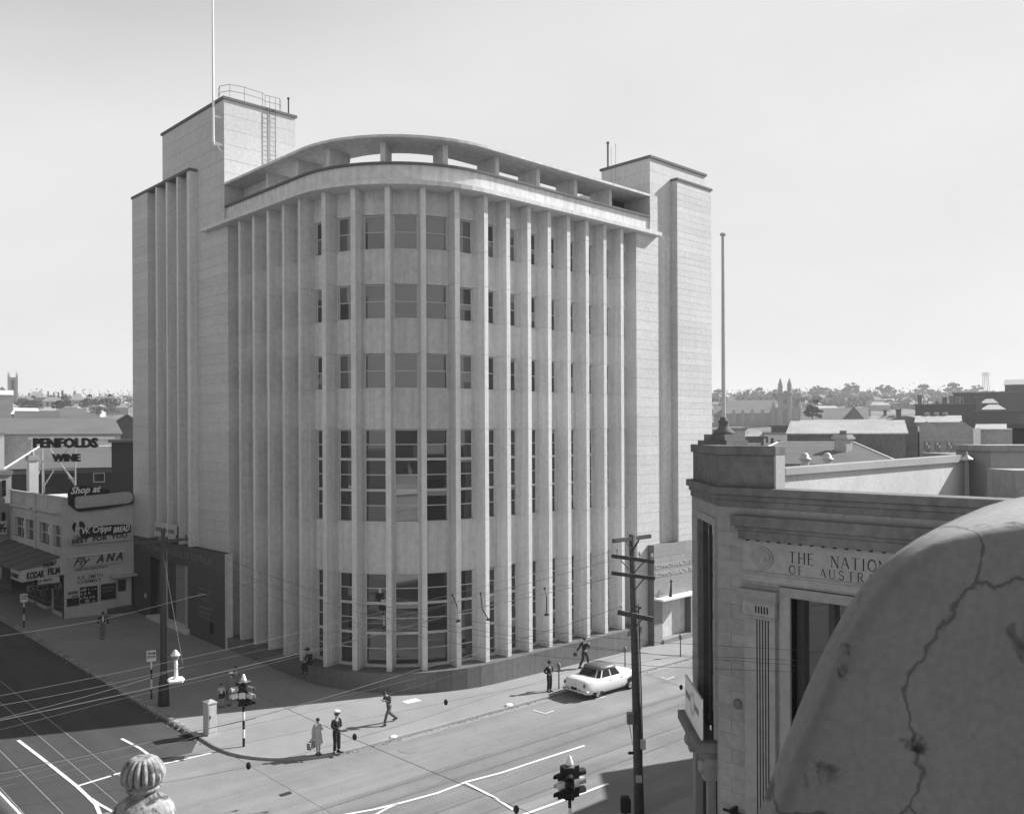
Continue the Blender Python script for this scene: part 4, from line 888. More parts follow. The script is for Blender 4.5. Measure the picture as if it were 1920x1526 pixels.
lt = MB(); u_, z_ = FD.uz(130, 925); text(lt, 'Shop at', .66, (CX_ + u_, CYY - .26, z_ - .02), (1, 0, .03), bold=.018, shear=.35, width=FD.uz(187, 920)[0] - u_); lt.build('lettering', 'white_paint', sh)
cr = thing('bread_sign', 'black bread sign with white baker figure and lettered W. Cripps', 'sign', FD(Vector((2.3, .1, 6))))
pts = [FD.uz(px, py) for px, py in [(148, 1008), (148, 992), (175, 988), (205, 984), (232, 983), (244, 985), (243, 1000)]]
MB(FD).extr([(u, .06, z) for u, z in pts], (0, .14, 0)).build('panel', 'black', cr)
pts = [FD.uz(px, py) for px, py in [(127, 1011), (244, 998), (240, 1011), (130, 1021)]]; MB(FD).extr([(u, .06, z) for u, z in pts], (0, .2, 0)).build('strip', 'cream_paint', cr)
lt = MB(); u_, z_ = FD.uz(152, 1000); text(lt, 'W. Cripps', .62, (CX_ + u_, CYY - .24, z_ - .02), (1, 0, .045), bold=.014, shear=.3, width=FD.uz(207, 995)[0] - u_); u_, z_ = FD.uz(210, 998); text(lt, 'BREAD', .55, (CX_ + u_, CYY - .24, z_), (1, 0, .045), bold=.016, shear=.3, width=FD.uz(241, 995)[0] - u_); lt.build('lettering', 'white_paint', cr)
lt = MB(); u_, z_ = FD.uz(132, 1019); text(lt, 'BEST  FOR  YOU', .42, (CX_ + u_, CYY - .28, z_ + .01), (1, 0, .045), bold=.02, width=FD.uz(236, 1010)[0] - u_); lt.build('strip_lettering', 'cloth_dark', cr)
u_, z_ = FD.uz(141, 1008); m = MB(FD); m.ell((u_ + .1, .2, z_ + .95), (.12, .07, .13)); m.ell((u_ + .1, .2, z_ + 1.15), (.2, .08, .12)); m.ell((u_ + .1, .2, z_ + .62), (.17, .08, .26)); m.tube([Vector((u_ + .05, .2, z_ + .45)), Vector((u_ - .12, .2, z_ + .05))], .09, 6); m.tube([Vector((u_ + .1, .2, z_ + .45)), Vector((u_ + .22, .2, z_ + .05))], .09, 6); m.tube([Vector((u_ + .12, .2, z_ + .75)), Vector((u_ + .42, .2, z_ + .66))], .06, 6)
m2 = MB(); m2.v, m2.f = m.v, m.f
m2.v = [v for v in m.v]; m2.build('baker_figure', 'cream_paint', cr, smooth=True)
m = MB(FD); n = 18; m.extr([(u_ + .2 + .42 * math.cos(2 * math.pi * i / n), .06, z_ + .78 + .42 * math.sin(2 * math.pi * i / n)) for i in range(n)], (0, .06, 0)); m.build('disc', 'black', cr)
fl = thing('airline_sign', 'pale sign lettered Fly ANA under a lamp batten', 'sign', FD(Vector((2.2, .1, 4.6))))
pts = [FD.uz(px, py) for px, py in [(130, 1045), (232, 1035), (232, 1053), (131, 1064)]]; MB(FD).extr([(u, .04, z) for u, z in pts], (0, .1, 0)).build('panel', 'cream_paint', fl)
lt = MB(); u_, z_ = FD.uz(136, 1061); text(lt, 'Fly', .75, (CX_ + u_, CYY - .17, z_ + .02), (1, 0, .05), bold=.012, shear=.5, width=1.15); u_, z_ = FD.uz(178, 1056); text(lt, 'A N A', .74, (CX_ + u_, CYY - .17, z_ + .05), (1, 0, .05), bold=.04, shear=.3, width=FD.uz(229, 1045)[0] - u_); lt.build('lettering', 'cloth_dark', fl)
m = MB(); a, b = FD.uz(129, 1043), FD.uz(232, 1032); m.tube([FD(Vector((a[0], .3, a[1]))), FD(Vector((b[0], .3, b[1])))], .04, 6); m.build('batten', 'white_paint', fl)
ws = thing('painted_wall_sign', 'dark lettering Adult Education Board and A.K. Smith Chemist painted on wall', 'sign', FD(Vector((2.2, .01, 3.3))))
lt = MB()
for s_, p0_, p1_, h_, bo in (('Adult Education Board', (140, 1071), (201, 1067), .28, .004), ('A.K. SMITH', (144, 1087), (193, 1080), .36, .004), ('CHEMIST.', (145, 1095), (192, 1089), .34, .006)):
    u_, z_ = FD.uz(*p0_); text(lt, s_, h_, (CX_ + u_, CYY - .012, z_), (1, 0, .02), bold=bo, depth=.006, width=FD.uz(*p1_)[0] - u_)
lt.build('lettering', 'cloth_dark', ws)
mo = thing('poster_board', 'two tone board headed MODERN left of the display window', 'sign', FD(Vector((.5, .05, 2))))
a, b = FD.uz(125, 1137), FD.uz(148, 1103); zm = FD.uz(125, 1122)[1]; MB(FD).box(a[0], b[0], .02, .06, zm, b[1]).build('panel', 'cream_paint', mo); MB(FD).box(a[0], b[0], .02, .06, a[1], zm).build('lower_panel', 'black', mo)
lt = MB(); text(lt, 'MODERN', .26, (CX_ + a[0] + .08, CYY - .07, b[1] - .35), (1, 0, .05), bold=.014, width=b[0] - a[0] - .16); text(lt, 'DRUGS', .15, (CX_ + a[0] + .3, CYY - .07, b[1] - .56), (1, 0, .03), bold=.008, width=.45); lt.build('lettering', 'cloth_dark', mo)
ag = thing('poster_board', 'black notice board with faint white lettering right of display window', 'sign', FD(Vector((2.9, .05, 2))))
a, b = FD.uz(189, 1125), FD.uz(217, 1092); MB(FD).box(a[0], b[0], .02, .06, a[1], b[1]).build('panel', 'black', ag)
lt = MB(); text(lt, 'ACCREDITED', .2, (CX_ + a[0] + .1, CYY - .07, b[1] - .35), (1, 0, .04), bold=.006, width=b[0] - a[0] - .2); text(lt, 'AGENCIES', .2, (CX_ + a[0] + .15, CYY - .07, b[1] - .6), (1, 0, .04), bold=.006, width=b[0] - a[0] - .35); lt.build('lettering', 'cloth_mid', ag)
# big roof sign: PENFOLDS WINE on its scaffold, standing on the shop roof
rs = thing('roof_sign', 'rooftop letters PENFOLDS WINE on a steel scaffold', 'sign', (22, 72, 9))
q0, q1 = at(63, 838, 78), at(184, 837, 78)
fr = frame((q0.x, q0.y, 0), Vector((q1.x - q0.x, q1.y - q0.y, 0))); un = Vector((q1.x - q0.x, q1.y - q0.y, 0)).normalized(); LS = (q1 - q0).length
zr = lambda py: CAM_Z - (py - 817) / F_PX * 78
lt = MB(); text(lt, 'PENFOLDS', 1.12, (q0.x, q0.y, zr(838)), un, depth=.25, bold=.05, width=LS); q2 = at(98, 864, 78); text(lt, 'WINE', .88, (q2.x, q2.y, zr(864)), un, depth=.25, bold=.045, width=2.45); lt.build('letters', 'black', rs)
m = MB(fr)
um = lambda px: (px - 63) / 121 * LS
tb_ = lambda a, b, r=.05: m.tube([fr(Vector((um(a[0]), a[2] if len(a) > 2 else .25, zr(a[1])))), fr(Vector((um(b[0]), b[2] if len(b) > 2 else .25, zr(b[1]))))], r, 5)
mm = MB(); m, keep = mm, m
for a, b in [((77, 822), (77, 925)), ((139, 820), (139, 915)), ((77, 865), (66, 898)), ((63, 925, 1.8), (77, 850, .3)), ((68, 880), (139, 880)), ((99, 880), (79, 912)), ((119, 880), (139, 910)), ((77, 864), (139, 864)), ((90, 838), (108, 866)), ((128, 838), (108, 866)), ((108, 864), (139, 905)), ((126, 896), (139, 896)), ((77, 836), (184, 836))]:
    mm.tube([fr(Vector((um(a[0]), a[2] if len(a) > 2 else .2, zr(a[1])))), fr(Vector((um(b[0]), b[2] if len(b) > 2 else .2, zr(b[1]))))], .055, 5)
mm.build('scaffold', 'light_metal', rs)
ch = at(61, 885, 76); zt_ = lambda py: CAM_Z - (py - 817) / F_PX * 76
t = thing('chimney', 'tall rendered chimney left of the rooftop sign scaffold', 'chimney', (ch.x, ch.y, 8)); MB().box(ch.x - .36, ch.x + .36, ch.y - .4, ch.y + .4, 7.5, zt_(862)).build('stack', 'cream_paint', t); m = MB(); m.box(ch.x - .45, ch.x + .45, ch.y - .5, ch.y + .5, zt_(862), zt_(857)); m.box(ch.x - .4, ch.x + .4, ch.y - .42, ch.y + .42, zt_(857), zt_(853)); m.lathe([(.15, zt_(853)), (.12, zt_(846))], (ch.x, ch.y, 0), 8); m.build('cap', 'sandstone', t)
# next building up the street with its wall sign
nx = thing('street_building', 'shadowed stone building beyond the chemist at the left edge', 'building', (20, 88, 1)); MB().box(18.9, 20.5, 80.0, 96, -.5, 10.6).build('wall', 'sandstone', nx); MB().box(20.5, 30, 80.0, 90, -.5, 7).build('rear_wall', 'brick', nx); MB().box(18.7, 20.6, 79.85, 96, 10.6, 10.95).build('cornice', 'sooty_stone', nx)
for px, py0, py1 in ((6, 985, 960), (7, 930, 900)):
    a = on_y(px - 3, py0, 79.97); b = on_y(px + 4, py1, 79.97); MB().box(a.x, b.x, 79.93, 79.97, a.z, b.z).build('window', 'dark_glass', nx)
ws_ = thing('wall_sign', 'white sign with black letters cut off by the left edge', 'sign', (18.8, 80, 6)); a, b = on_y(-14, 1003, 79.8), on_y(12, 976, 79.8); MB().box(a.x, b.x, 79.7, 79.78, a.z, b.z).build('panel', 'cream_paint', ws_)
lt = MB(); text(lt, 'K', .6, (b.x - .5, 79.68, b.z - .65), (1, 0, 0), bold=.03); text(lt, 'OT', .5, (b.x - .75, 79.68, a.z + .2), (1, 0, 0), bold=.03); lt.build('lettering', 'black', ws_)
# ================================================================== TOWN BEYOND
def pfr(px0, px1, py, d):
    a = at(px0, py, d); m = ray((px0 + px1) / 2 + (18 if px0 > 960 else 0), py); v = Vector((m.x, m.y, 0)).normalized(); u = Vector((v.y, -v.x, 0))
    q = ray(px1, py); det = u.x * -q.y + q.x * u.y; t = (-(a.x) * -q.y + q.x * -(a.y)) / det       # where the front line meets the sight line of its far end
    return a, abs(t), frame((a.x, a.y, 0), u, v)
def zat(px, py, d): return at(px, py, d).z
def house(name, label, px0, px1, ye, yr, d, dep, wm, rm, kind='gable', cat='building', wins=(), chim=(), drop=6, over=.3, group=None, ye1=None, end=.28, cap=False):
    a, L, fr = pfr(px0, px1, ye, d); mid = (px0 + px1) / 2
    ze = zat(mid, ye, d); zr_ = zat(mid, yr, d + (dep / 2 if kind != 'front' else 0)); zb = min(hgt(a.x, a.y) - 1, ze - drop)
    t = thing(name, label, cat, (a.x, a.y, zb), group=group); m = MB(fr)
    if kind == 'front':
        m.extr([(0, 0, zb), (L, 0, zb), (L, 0, ze), (L / 2, 0, zr_), (0, 0, ze)], (0, dep, 0)); m.build('wall', wm, t)
        for s_, c_ in ((0, -1), (L, 1)):
            r = MB(fr); e = (s_ + c_ * over, ze - over * (zr_ - ze) / (L / 2)); r.extr([(e[0], -over, e[1] + .02), (L / 2, -over, zr_ + .02), (L / 2, -over, zr_ + .2), (e[0], -over, e[1] + .2)], (0, dep + 2 * over, 0)); r.build('roof', rm, t)
    else:
        if kind == 'hip' and cap:
            h_ = min(end * L, dep / 2); c_ = MB(); e_ = over
            for A_, B_ in (((h_, dep / 2, zr_), (L - h_, dep / 2, zr_)), ((h_, dep / 2, zr_), (-e_, -e_, ze)), ((L - h_, dep / 2, zr_), (L + e_, -e_, ze))): c_.tube([fr(Vector(A_)) + Vector((0, 0, .05)), fr(Vector(B_)) + Vector((0, 0, .05))], .07, 5)
            c2 = MB(); c2.v, c2.f = c_.v, c_.f; c2.build('ridge_capping', 'white_paint', t)
        m.box(0, L, 0, dep, zb, ze); wl = m.build('wall', wm, t); r = MB(fr); o = over
        if kind == 'gable':
            g_ = MB(fr); g_.extr([(0, 0, ze), (0, dep, ze), (0, dep / 2, zr_)], (.2, 0, 0)); g_.extr([(L - .2, 0, ze), (L - .2, dep, ze), (L - .2, dep / 2, zr_)], (.2, 0, 0)); g_.build('gable', wm, t)
            r.add([(-o, -o, ze - .05), (L + o, -o, ze - .05), (L + o, dep / 2, zr_ + .1), (-o, dep / 2, zr_ + .1), (-o, dep + o, ze - .05), (L + o, dep + o, ze - .05), (-o, -o, ze + .12), (L + o, -o, ze + .12), (L + o, dep / 2, zr_ + .3), (-o, dep / 2, zr_ + .3), (-o, dep + o, ze + .12), (L + o, dep + o, ze + .12)],
                  [(6, 7, 8, 9), (9, 8, 11, 10), (0, 3, 2, 1), (3, 4, 5, 2), (0, 1, 7, 6), (4, 10, 11, 5), (0, 6, 9, 3), (3, 9, 10, 4), (1, 2, 8, 7), (2, 5, 11, 8)])
        elif kind == 'flat': r.box(-o, L + o, -o, dep + o, ze + .01, ze + .3)
        else:
            h = min(end * L, dep / 2) if kind == 'hip' else 0
            r.add([(-o, -o, ze), (L + o, -o, ze), (L + o, dep + o, ze), (-o, dep + o, ze), (h, dep / 2, zr_), (L - h, dep / 2, zr_)], [(0, 1, 5, 4), (1, 2, 5), (2, 3, 4, 5), (3, 0, 4), (3, 2, 1, 0)])
        r.build('roof', rm, t)
    for (x0, x1, y0, y1) in wins:
        u0, u1 = (x0 - px0) / (px1 - px0) * L, (x1 - px0) / (px1 - px0) * L; z0, z1 = zat(mid, y0, d), zat(mid, y1, d)
        wn = MB(fr).box(u0 - .08, u1 + .08, -.06, 0, z0 - .1, z1 + .08).build('window', 'white_frame' if wm not in ('render_wall', 'white_paint') else 'sandstone', t); MB(fr).box(u0, u1, -.085, -.06, z0, z1).build('pane', 'dark_glass', wn)
    for (x0, x1, y0) in chim:
        u0, u1 = (x0 - px0) / (px1 - px0) * L, (x1 - px0) / (px1 - px0) * L; zt = zat(mid, y0, d + dep / 2); c = MB(fr); w_ = u1 - u0
        c.box(u0, u1, dep / 2 - w_ / 2, dep / 2 + w_ / 2, ze, zt - .3); c.box(u0 - .12, u1 + .12, dep / 2 - w_ / 2 - .12, dep / 2 + w_ / 2 + .12, zt - .3, zt); c.build('chimney', 'brick', t)
    return t, fr, L, ze
# --- left
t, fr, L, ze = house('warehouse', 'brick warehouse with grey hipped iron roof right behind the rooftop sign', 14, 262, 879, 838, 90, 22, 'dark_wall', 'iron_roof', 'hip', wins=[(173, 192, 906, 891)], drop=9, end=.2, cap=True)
MB(fr).box(0, L, -.12, 0, ze - .55, ze - .1).build('eave_gutter', 'sooty_stone', t)
house('white_wall', 'bright white wall showing between the rooftop letters and the dark roof box', 58, 210, 824, 823, 113, 3, 'white_paint', 'white_paint', 'flat', cat='wall', drop=8)
house('roof_box', 'dark boarded roof box with pale lid beside the tall bank', 209, 262, 830, 826, 86, 6, 'dark_wall', 'iron_roof', 'flat', cat='roof box', drop=3)
house('iron_roof_hall', 'long hall with wide grey iron roof spanning the left background', -60, 226, 815, 787, 128, 34, 'light_brick', 'iron_roof', 'gable', drop=10)
house('white_shed', 'white walled building cut off by the left edge below the long roof', -40, 8, 815, 812, 122, 4, 'white_paint', 'light_roof', 'flat', drop=8)
house('dark_roof_hall', 'hall with dark slate hipped roof above the long iron roof', 55, 206, 789, 763, 190, 36, 'brick', 'dark_roof', 'hip', drop=8, end=.42)
house('dark_roof_hall', 'low dark ridged roof left of the slate hipped hall', 28, 110, 789, 773, 180, 26, 'brick', 'dark_roof', 'gable', drop=8)
house('white_roof_shed', 'low shed with bright white iron roof at far left', 22, 76, 776, 765, 235, 22, 'sandstone', 'white_paint', 'hip', drop=8, end=.1)
house('gabled_shed', 'dark gabled shed with white roof plane beside the bank edge', 214, 262, 792, 777, 165, 18, 'dark_wall', 'light_roof', 'front', drop=8)
house('villa', 'pale two storey villa with hipped roof and three upper windows', 79, 119, 752, 744, 520, 26, 'render_wall', 'slate_roof', 'hip', wins=[(87, 91, 763, 754), (96, 100, 763, 754), (107, 111, 763, 754)], chim=[(88.5, 91.5, 734), (99.5, 102, 736)], drop=12)
house('villa', 'brick house with steep front gable behind the pale villa', 112, 134, 754, 738, 560, 24, 'brick', 'slate_roof', 'front', wins=[(122, 126, 754, 748)], chim=[(115, 119, 732), (108, 111, 736)], drop=14)
house('villa', 'hipped house with open verandah right of the brick gable', 133, 158, 750, 738, 560, 24, 'render_wall', 'slate_roof', 'hip', chim=[(138, 142, 733)], wins=[(140, 144, 760, 754), (148, 152, 760, 754)], drop=14)
house('villa', 'long dim hipped house on the skyline right of the church tower', 52, 86, 745, 734, 640, 26, 'slate_roof', 'slate_roof', 'hip', chim=[(53, 56, 737)], drop=14)
house('villa', 'low dim hipped house between church tower and skyline villa', 40, 66, 752, 742, 600, 22, 'render_wall', 'slate_roof', 'hip', drop=14)
house('villa', 'dark spreading hipped house half hidden by trees near the bank', 166, 218, 756, 744, 540, 30, 'slate_roof', 'dark_roof', 'hip', chim=[(166, 168, 743), (169.5, 171.5, 741), (213, 215, 744)], drop=12)
house('villa', 'small pale house at far right end of the left skyline', 218, 240, 764, 755, 520, 20, 'sandstone', 'slate_roof', 'hip', chim=[(230, 233, 752)], drop=12)
house('villa', 'white roofed house below the square church tower', -10, 24, 740, 733, 430, 24, 'sandstone', 'white_paint', 'gable', chim=[(5, 7, 731)], drop=12)
house('villa', 'pale low house with verandah below the two storey villa', 74, 114, 770, 763, 400, 18, 'render_wall', 'light_roof', 'hip', wins=[(84, 87, 776, 771), (93, 96, 776, 771), (101, 104, 776, 771)], drop=8)
tc = thing('church_tower', 'square church tower with corner pinnacles on the left skyline', 'church', at(24, 760, 600))
a, L, fr = pfr(14, 33.5, 707, 600); zt = a.z; zb = zat(24, 760, 600)
MB(fr).box(.6, L - .6, .6, L - .6, zb, zt).build('tower', 'sandstone', tc)
m = MB(fr)
for x in (0, L - 1.3):
    for y in (0, L - 1.3): m.box(x, x + 1.3, y, y + 1.3, zb, zt + 1.5); m.box(x + .15, x + .5, y + .15, y + .5, zt + 1.5, zt + 3.6); m.box(x + .8, x + 1.15, y + .8, y + 1.15, zt + 1.5, zt + 3.2)
m.build('pinnacle', 'sandstone', tc); m = MB(fr); m.box(L / 2 - .8, L / 2 + .8, .5, .6, zt - 8, zt - 2); m.build('belfry_opening', 'black', tc)
house('church_nave', 'dark gabled church roof at the left edge beside the square tower', -14, 22, 741, 725, 590, 30, 'sandstone', 'slate_roof', 'front', cat='church', drop=12)
# --- right: church with twin pinnacles
D = 430
cn, fr, L, ze = house('church', 'gothic church with twin spired turrets on the right skyline', 1362, 1456, 776, 752, D, 26, 'sandstone', 'slate_roof', 'gable', cat='church', drop=14)
m = MB(fr); k_ = L / 94
for px in (1376, 1393, 1411, 1430, 1447): u = (px - 1362) * k_; m.box(u - .9, u + .9, -1, 0, ze - 14, ze + .6); m.box(u - .7, u + .7, -.8, .4, ze + .6, ze + 1.9)
for i in range(22): u = 3 + i * 1.0 * k_ * 4; m.box(u, u + .5 * k_ * 4 * .5, -.35, .1, ze, ze + .7)
m.build('buttress', 'sandstone', cn)
for px in (1384, 1402, 1420, 1438): u = (px - 1362) * k_; n = MB(fr); n.extr([(u - .8, -.12, ze - 10), (u + .8, -.12, ze - 10), (u + .8, -.12, ze - 4.6), (u, -.12, ze - 3.2), (u - .8, -.12, ze - 4.6)], (0, .1, 0)); n.build('window', 'light_brick', cn)
a, L, fr = pfr(1450, 1501, 770, D - 8); zz = lambda py: zat(1475, py, D - 8); k_ = L / 51; U = lambda px: (px - 1450) * k_
m = MB(fr); m.extr([(U(1450), 0, zz(806)), (U(1501), 0, zz(806)), (U(1501), 0, zz(770)), (U(1484), 0, zz(758)), (U(1464), 0, zz(758)), (U(1450), 0, zz(770))], (0, 9, 0)); m.extr([(U(1462), -1.5, zz(806)), (U(1484), -1.5, zz(806)), (U(1484), -1.5, zz(741)), (U(1462), -1.5, zz(741))], (0, 7, 0))
m.extr([(U(1465), -1.4, zz(741)), (U(1481), -1.4, zz(741)), (U(1475), -1.4, zz(733)), (U(1471), -1.4, zz(733))], (0, 1, 0)); m.build('front_gable', 'sandstone', cn)
for px, pt in ((1463.5, 709), (1480.5, 710)):
    m = MB(); c = fr(Vector((U(px), -1.2, 0))); m.lathe([(1.25, zz(806)), (1.15, zz(742)), (1.5, zz(740)), (1.5, zz(737)), (1.1, zz(736)), (1.0, zz(724)), (1.2, zz(723)), (.1, zz(pt))], c, 8); m.build('turret', 'sandstone', cn)
for px in (1450, 1500): m = MB(); c = fr(Vector((U(px), .4, 0))); m.lathe([(1.0, zz(806)), (.9, zz(768)), (1.1, zz(767)), (.1, zz(752))], c, 6); m.build('turret', 'sandstone', cn)
m = MB(fr); m.extr([(U(1468), -1.7, zz(795)), (U(1478), -1.7, zz(795)), (U(1478), -1.7, zz(772)), (U(1473), -1.7, zz(765)), (U(1468), -1.7, zz(772))], (0, .15, 0)); m.extr([(U(1469), -1.7, zz(754)), (U(1473), -1.7, zz(760)), (U(1477), -1.7, zz(754)), (U(1473), -1.7, zz(747))], (0, .15, 0)); m.build('window', 'slate_roof', cn)
house('church_vestry', 'low steep roofed wing at the left end of the gothic church', 1338, 1372, 780, 762, 440, 20, 'sandstone', 'slate_roof', 'gable', drop=12)
house('school_hall', 'long hall with slate roof and end gable right of the church', 1502, 1628, 787, 767, 330, 24, 'brick', 'slate_roof', 'gable', drop=10, wins=[(1560, 1566, 800, 791)])
house('school_hall', 'steep cross gable standing on the long slate hall', 1580, 1622, 788, 763, 318, 20, 'brick', 'slate_roof', 'front', drop=10)
house('low_house', 'small dark house with chimneys right of the slate hall', 1640, 1690, 790, 779, 230, 14, 'brick', 'slate_roof', 'hip', chim=[(1656, 1662, 769), (1680, 1690, 768)], drop=8)
house('long_shed', 'long shed with pale ribbed iron roof in front of the church', 1478, 1698, 814, 793, 112, 18, 'brick', 'light_roof', 'gable', drop=9)
house('back_shed', 'pale roof strip just behind the long iron roofed shed', 1500, 1660, 797, 790, 150, 12, 'light_brick', 'light_roof', 'gable', drop=8)
house('white_building', 'white rendered building with narrow windows below the church', 1433, 1476, 814, 811, 140, 12, 'white_paint', 'light_roof', 'flat', wins=[(1437, 1439, 829, 819), (1446, 1450, 832, 822), (1459, 1462, 832, 826)], drop=8)
house('white_building', 'low pale roofed building left of the white rendered one', 1396, 1436, 819, 808, 146, 12, 'white_paint', 'light_roof', 'hip', drop=8)
house('plain_building', 'tall grey rendered block behind the corner flagpole pedestal', 1366, 1397, 806, 804, 120, 10, 'render_wall', 'sandstone', 'flat', wins=[(1376, 1380, 832, 824)], drop=10)
house('plain_building', 'pale low building at the foot of the tall bank', 1300, 1366, 808, 804, 150, 12, 'render_wall', 'light_roof', 'flat', drop=10)
house('dark_shed', 'dark flat shed strip in front of the gothic church', 1446, 1502, 800, 796, 190, 10, 'dark_wall', 'dark_roof', 'flat', drop=8)
house('dark_shed', 'low dark brick shed between grey block and white building', 1392, 1432, 822, 820, 130, 8, 'brick', 'dark_roof', 'flat', drop=8)
hp, fr, L, ze = house('hipped_house', 'near house with dark slate hipped roof below the parapet line', 1372, 1690, 868, 829, 97, 24, 'brick', 'dark_roof', 'hip', drop=6, end=.25)
h = min(.25 * L, 12); zr_ = zat(1531, 829, 109); m = MB(); m.tube([fr(Vector((h, 12, zr_ + .03))), fr(Vector((L - h, 12, zr_ + .03)))], .13, 6); m.tube([fr(Vector((L - h, 12, zr_ + .03))), fr(Vector((L + .3, -.3, ze + .03)))], .1, 6); m.tube([fr(Vector((h, 12, zr_ + .03))), fr(Vector((-.3, -.3, ze + .03)))], .1, 6); m.build('ridge_capping', 'white_paint', hp)
c0 = at(1581, 840, 100); k = 1; m = MB(); m.box(c0.x - .7, c0.x + .7, c0.y - .7, c0.y + .7, c0.z - 2.5, c0.z + 1.0); m.box(c0.x - .95, c0.x + .95, c0.y - .95, c0.y + .95, c0.z + 1.0, c0.z + 1.25); m.box(c0.x - .8, c0.x + .8, c0.y - .8, c0.y + .8, c0.z + 1.25, c0.z + 1.5); m.build('chimney', 'light_brick', hp)
for i in range(3): MB().lathe([(.17, c0.z + 1.5), (.15, c0.z + 1.95)], (c0.x - .5 + .5 * i, c0.y, 0), 8).build('chimney_pot', 'brick', hp)
# factory with two front gables and tall windows
ft_ = thing('factory', 'brick factory with sawtooth double gable and three tall windows', 'building', at(1777, 860, 113))
a, L, fr = pfr(1724, 1830, 815, 113); zz = lambda py: zat(1777, py, 113); k_ = L / 106; U = lambda px: (px - 1724) * k_
m = MB(fr); m.extr([(0, 0, -3), (L, 0, -3), (L, 0, zz(806)), (U(1803), 0, zz(789)), (U(1768), 0, zz(813)), (U(1738), 0, zz(789)), (0, 0, zz(800))], (0, .5, 0)); m.build('front_wall', 'light_brick', ft_)
for q in ([(1724, 800), (1738, 789), (1768, 813)], [(1768, 813), (1803, 789), (1830, 806)]):
    for (x0, y0), (x1, y1) in zip(q[:-1], q[1:]): m = MB(fr); m.extr([(U(x0), .5, zz(y0) - .55), (U(x1), .5, zz(y1) - .55), (U(x1), .5, zz(y1) - .4), (U(x0), .5, zz(y0) - .4)], (0, 24, 0)); m.build('roof', 'light_roof', ft_)
MB(fr).box(-.03, L + .03, -.05, 0, zz(826), zz(823.5)).build('string_course', 'render_wall', ft_); MB(fr).box(L - .3, L + .5, -.06, .5, zz(835), zz(803)).build('downpipe', 'white_paint', ft_)
MB(fr).box(.1, L - .1, .5, 24, -3, zz(815)).build('side_wall', 'brick', ft_)
for x0, x1 in ((1731, 1745), (1752, 1765), (1774, 1787)):
    wn = MB(fr).box(U(x0), U(x1), -.04, .02, zz(852), zz(827)).build('window', 'sandstone', ft_)
    for i in range(3):
        for j in range(4): MB(fr).box(U(x0) + .1 + i * (U(x1) - U(x0) - .1) / 3, U(x0) + (i + 1) * (U(x1) - U(x0) - .1) / 3, -.06, -.04, zz(852) + .1 + j * .37, zz(852) + .42 + j * .37).build('pane', 'pale_glass' if (i + j) % 4 else 'white_paint', wn)
MB(fr).box(-2.2, -.2, .2, 20, -3, zz(799)).build('side_bay', 'brick', ft_)
# curved roof shed, roof with three vents, big dark warehouses
vt = thing('vaulted_shed', 'shed with low curved roof behind the long shed', 'building', at(1696, 800, 150)); a, L, fr = pfr(1655, 1738, 795, 150); z1 = zat(1696, 780, 150); z0 = zat(1696, 794, 150)
m = MB(fr); m.extr([(0, 0, -2), (L, 0, -2)] + [(L * (1 - i / 12), 0, z0 + (z1 - z0) * math.sin(math.pi * i / 12)) for i in range(13)], (0, 20, 0)); m.build('hall', 'slate_roof', vt)
lr, fr, L, ze = house('vented_shed', 'pale roofed shed with three round ventilators on its ridge', 1718, 1800, 793, 783, 140, 14, 'light_brick', 'light_roof', 'gable', drop=8)
for i, px in enumerate((1717, 1735, 1752)): c = fr(Vector(((px - 1718) / 82 * L + 1.5, 7, 0))); z0 = zat(1735, 785, 147); m = MB(); m.lathe([(.35, z0), (.35, z0 + .6), (.5, z0 + .65), (.45, z0 + .95), (.1, z0 + 1.0)], c, 8); m.build('ventilator', 'sandstone', lr)
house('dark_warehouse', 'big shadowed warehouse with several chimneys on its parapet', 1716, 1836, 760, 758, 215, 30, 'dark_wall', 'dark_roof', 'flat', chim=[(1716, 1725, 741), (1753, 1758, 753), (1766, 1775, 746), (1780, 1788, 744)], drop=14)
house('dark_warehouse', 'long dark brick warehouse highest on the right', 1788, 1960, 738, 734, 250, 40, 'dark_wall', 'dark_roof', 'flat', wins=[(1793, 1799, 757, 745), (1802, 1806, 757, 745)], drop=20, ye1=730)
house('dark_warehouse', 'upper attic block with pale roof edge at far right', 1884, 1960, 722, 714, 262, 20, 'dark_wall', 'light_roof', 'gable', drop=8)
house('dark_warehouse', 'lower dark wall below the pale skylight roofs on the right', 1826, 1914, 772, 769, 180, 20, 'dark_wall', 'dark_roof', 'flat', drop=12)
house('skylight_roof', 'pale stepped skylight roof set between dark warehouses', 1840, 1884, 768, 759, 200, 12, 'dark_wall', 'light_roof', 'hip', cat='roof', drop=6); house('skylight_roof', 'smaller pale roof above the stepped skylight roof', 1840, 1870, 756, 748, 212, 8, 'dark_wall', 'light_roof', 'hip', cat='roof', drop=6)
house('brick_chimney', 'square brick stack between dark warehouse and skylight roofs', 1830, 1841, 746, 744, 195, 2.4, 'brick', 'brick', 'flat', cat='chimney', drop=14)
house('low_roofs', 'pale low roof between factory and association wall', 1832, 1905, 806, 799, 120, 12, 'light_brick', 'light_roof', 'gable', drop=8)
yw, fr, L, ze = house('association_hall', 'pale brick wall lettered YMCA below the dark box', 1858, 1925, 812, 810, 122, 8, 'light_brick', 'light_roof', 'flat', drop=8)
lt = MB(); o = fr(Vector(((1877 - 1858) / 67 * L, -.06, zat(1888, 829, 122)))); text(lt, 'YMCA', 1.0, o, fr(Vector((1, 0, 0))) - fr(Vector((0, 0, 0))), bold=.012, width=2.7); lt.build('lettering', 'cloth_mid', yw)
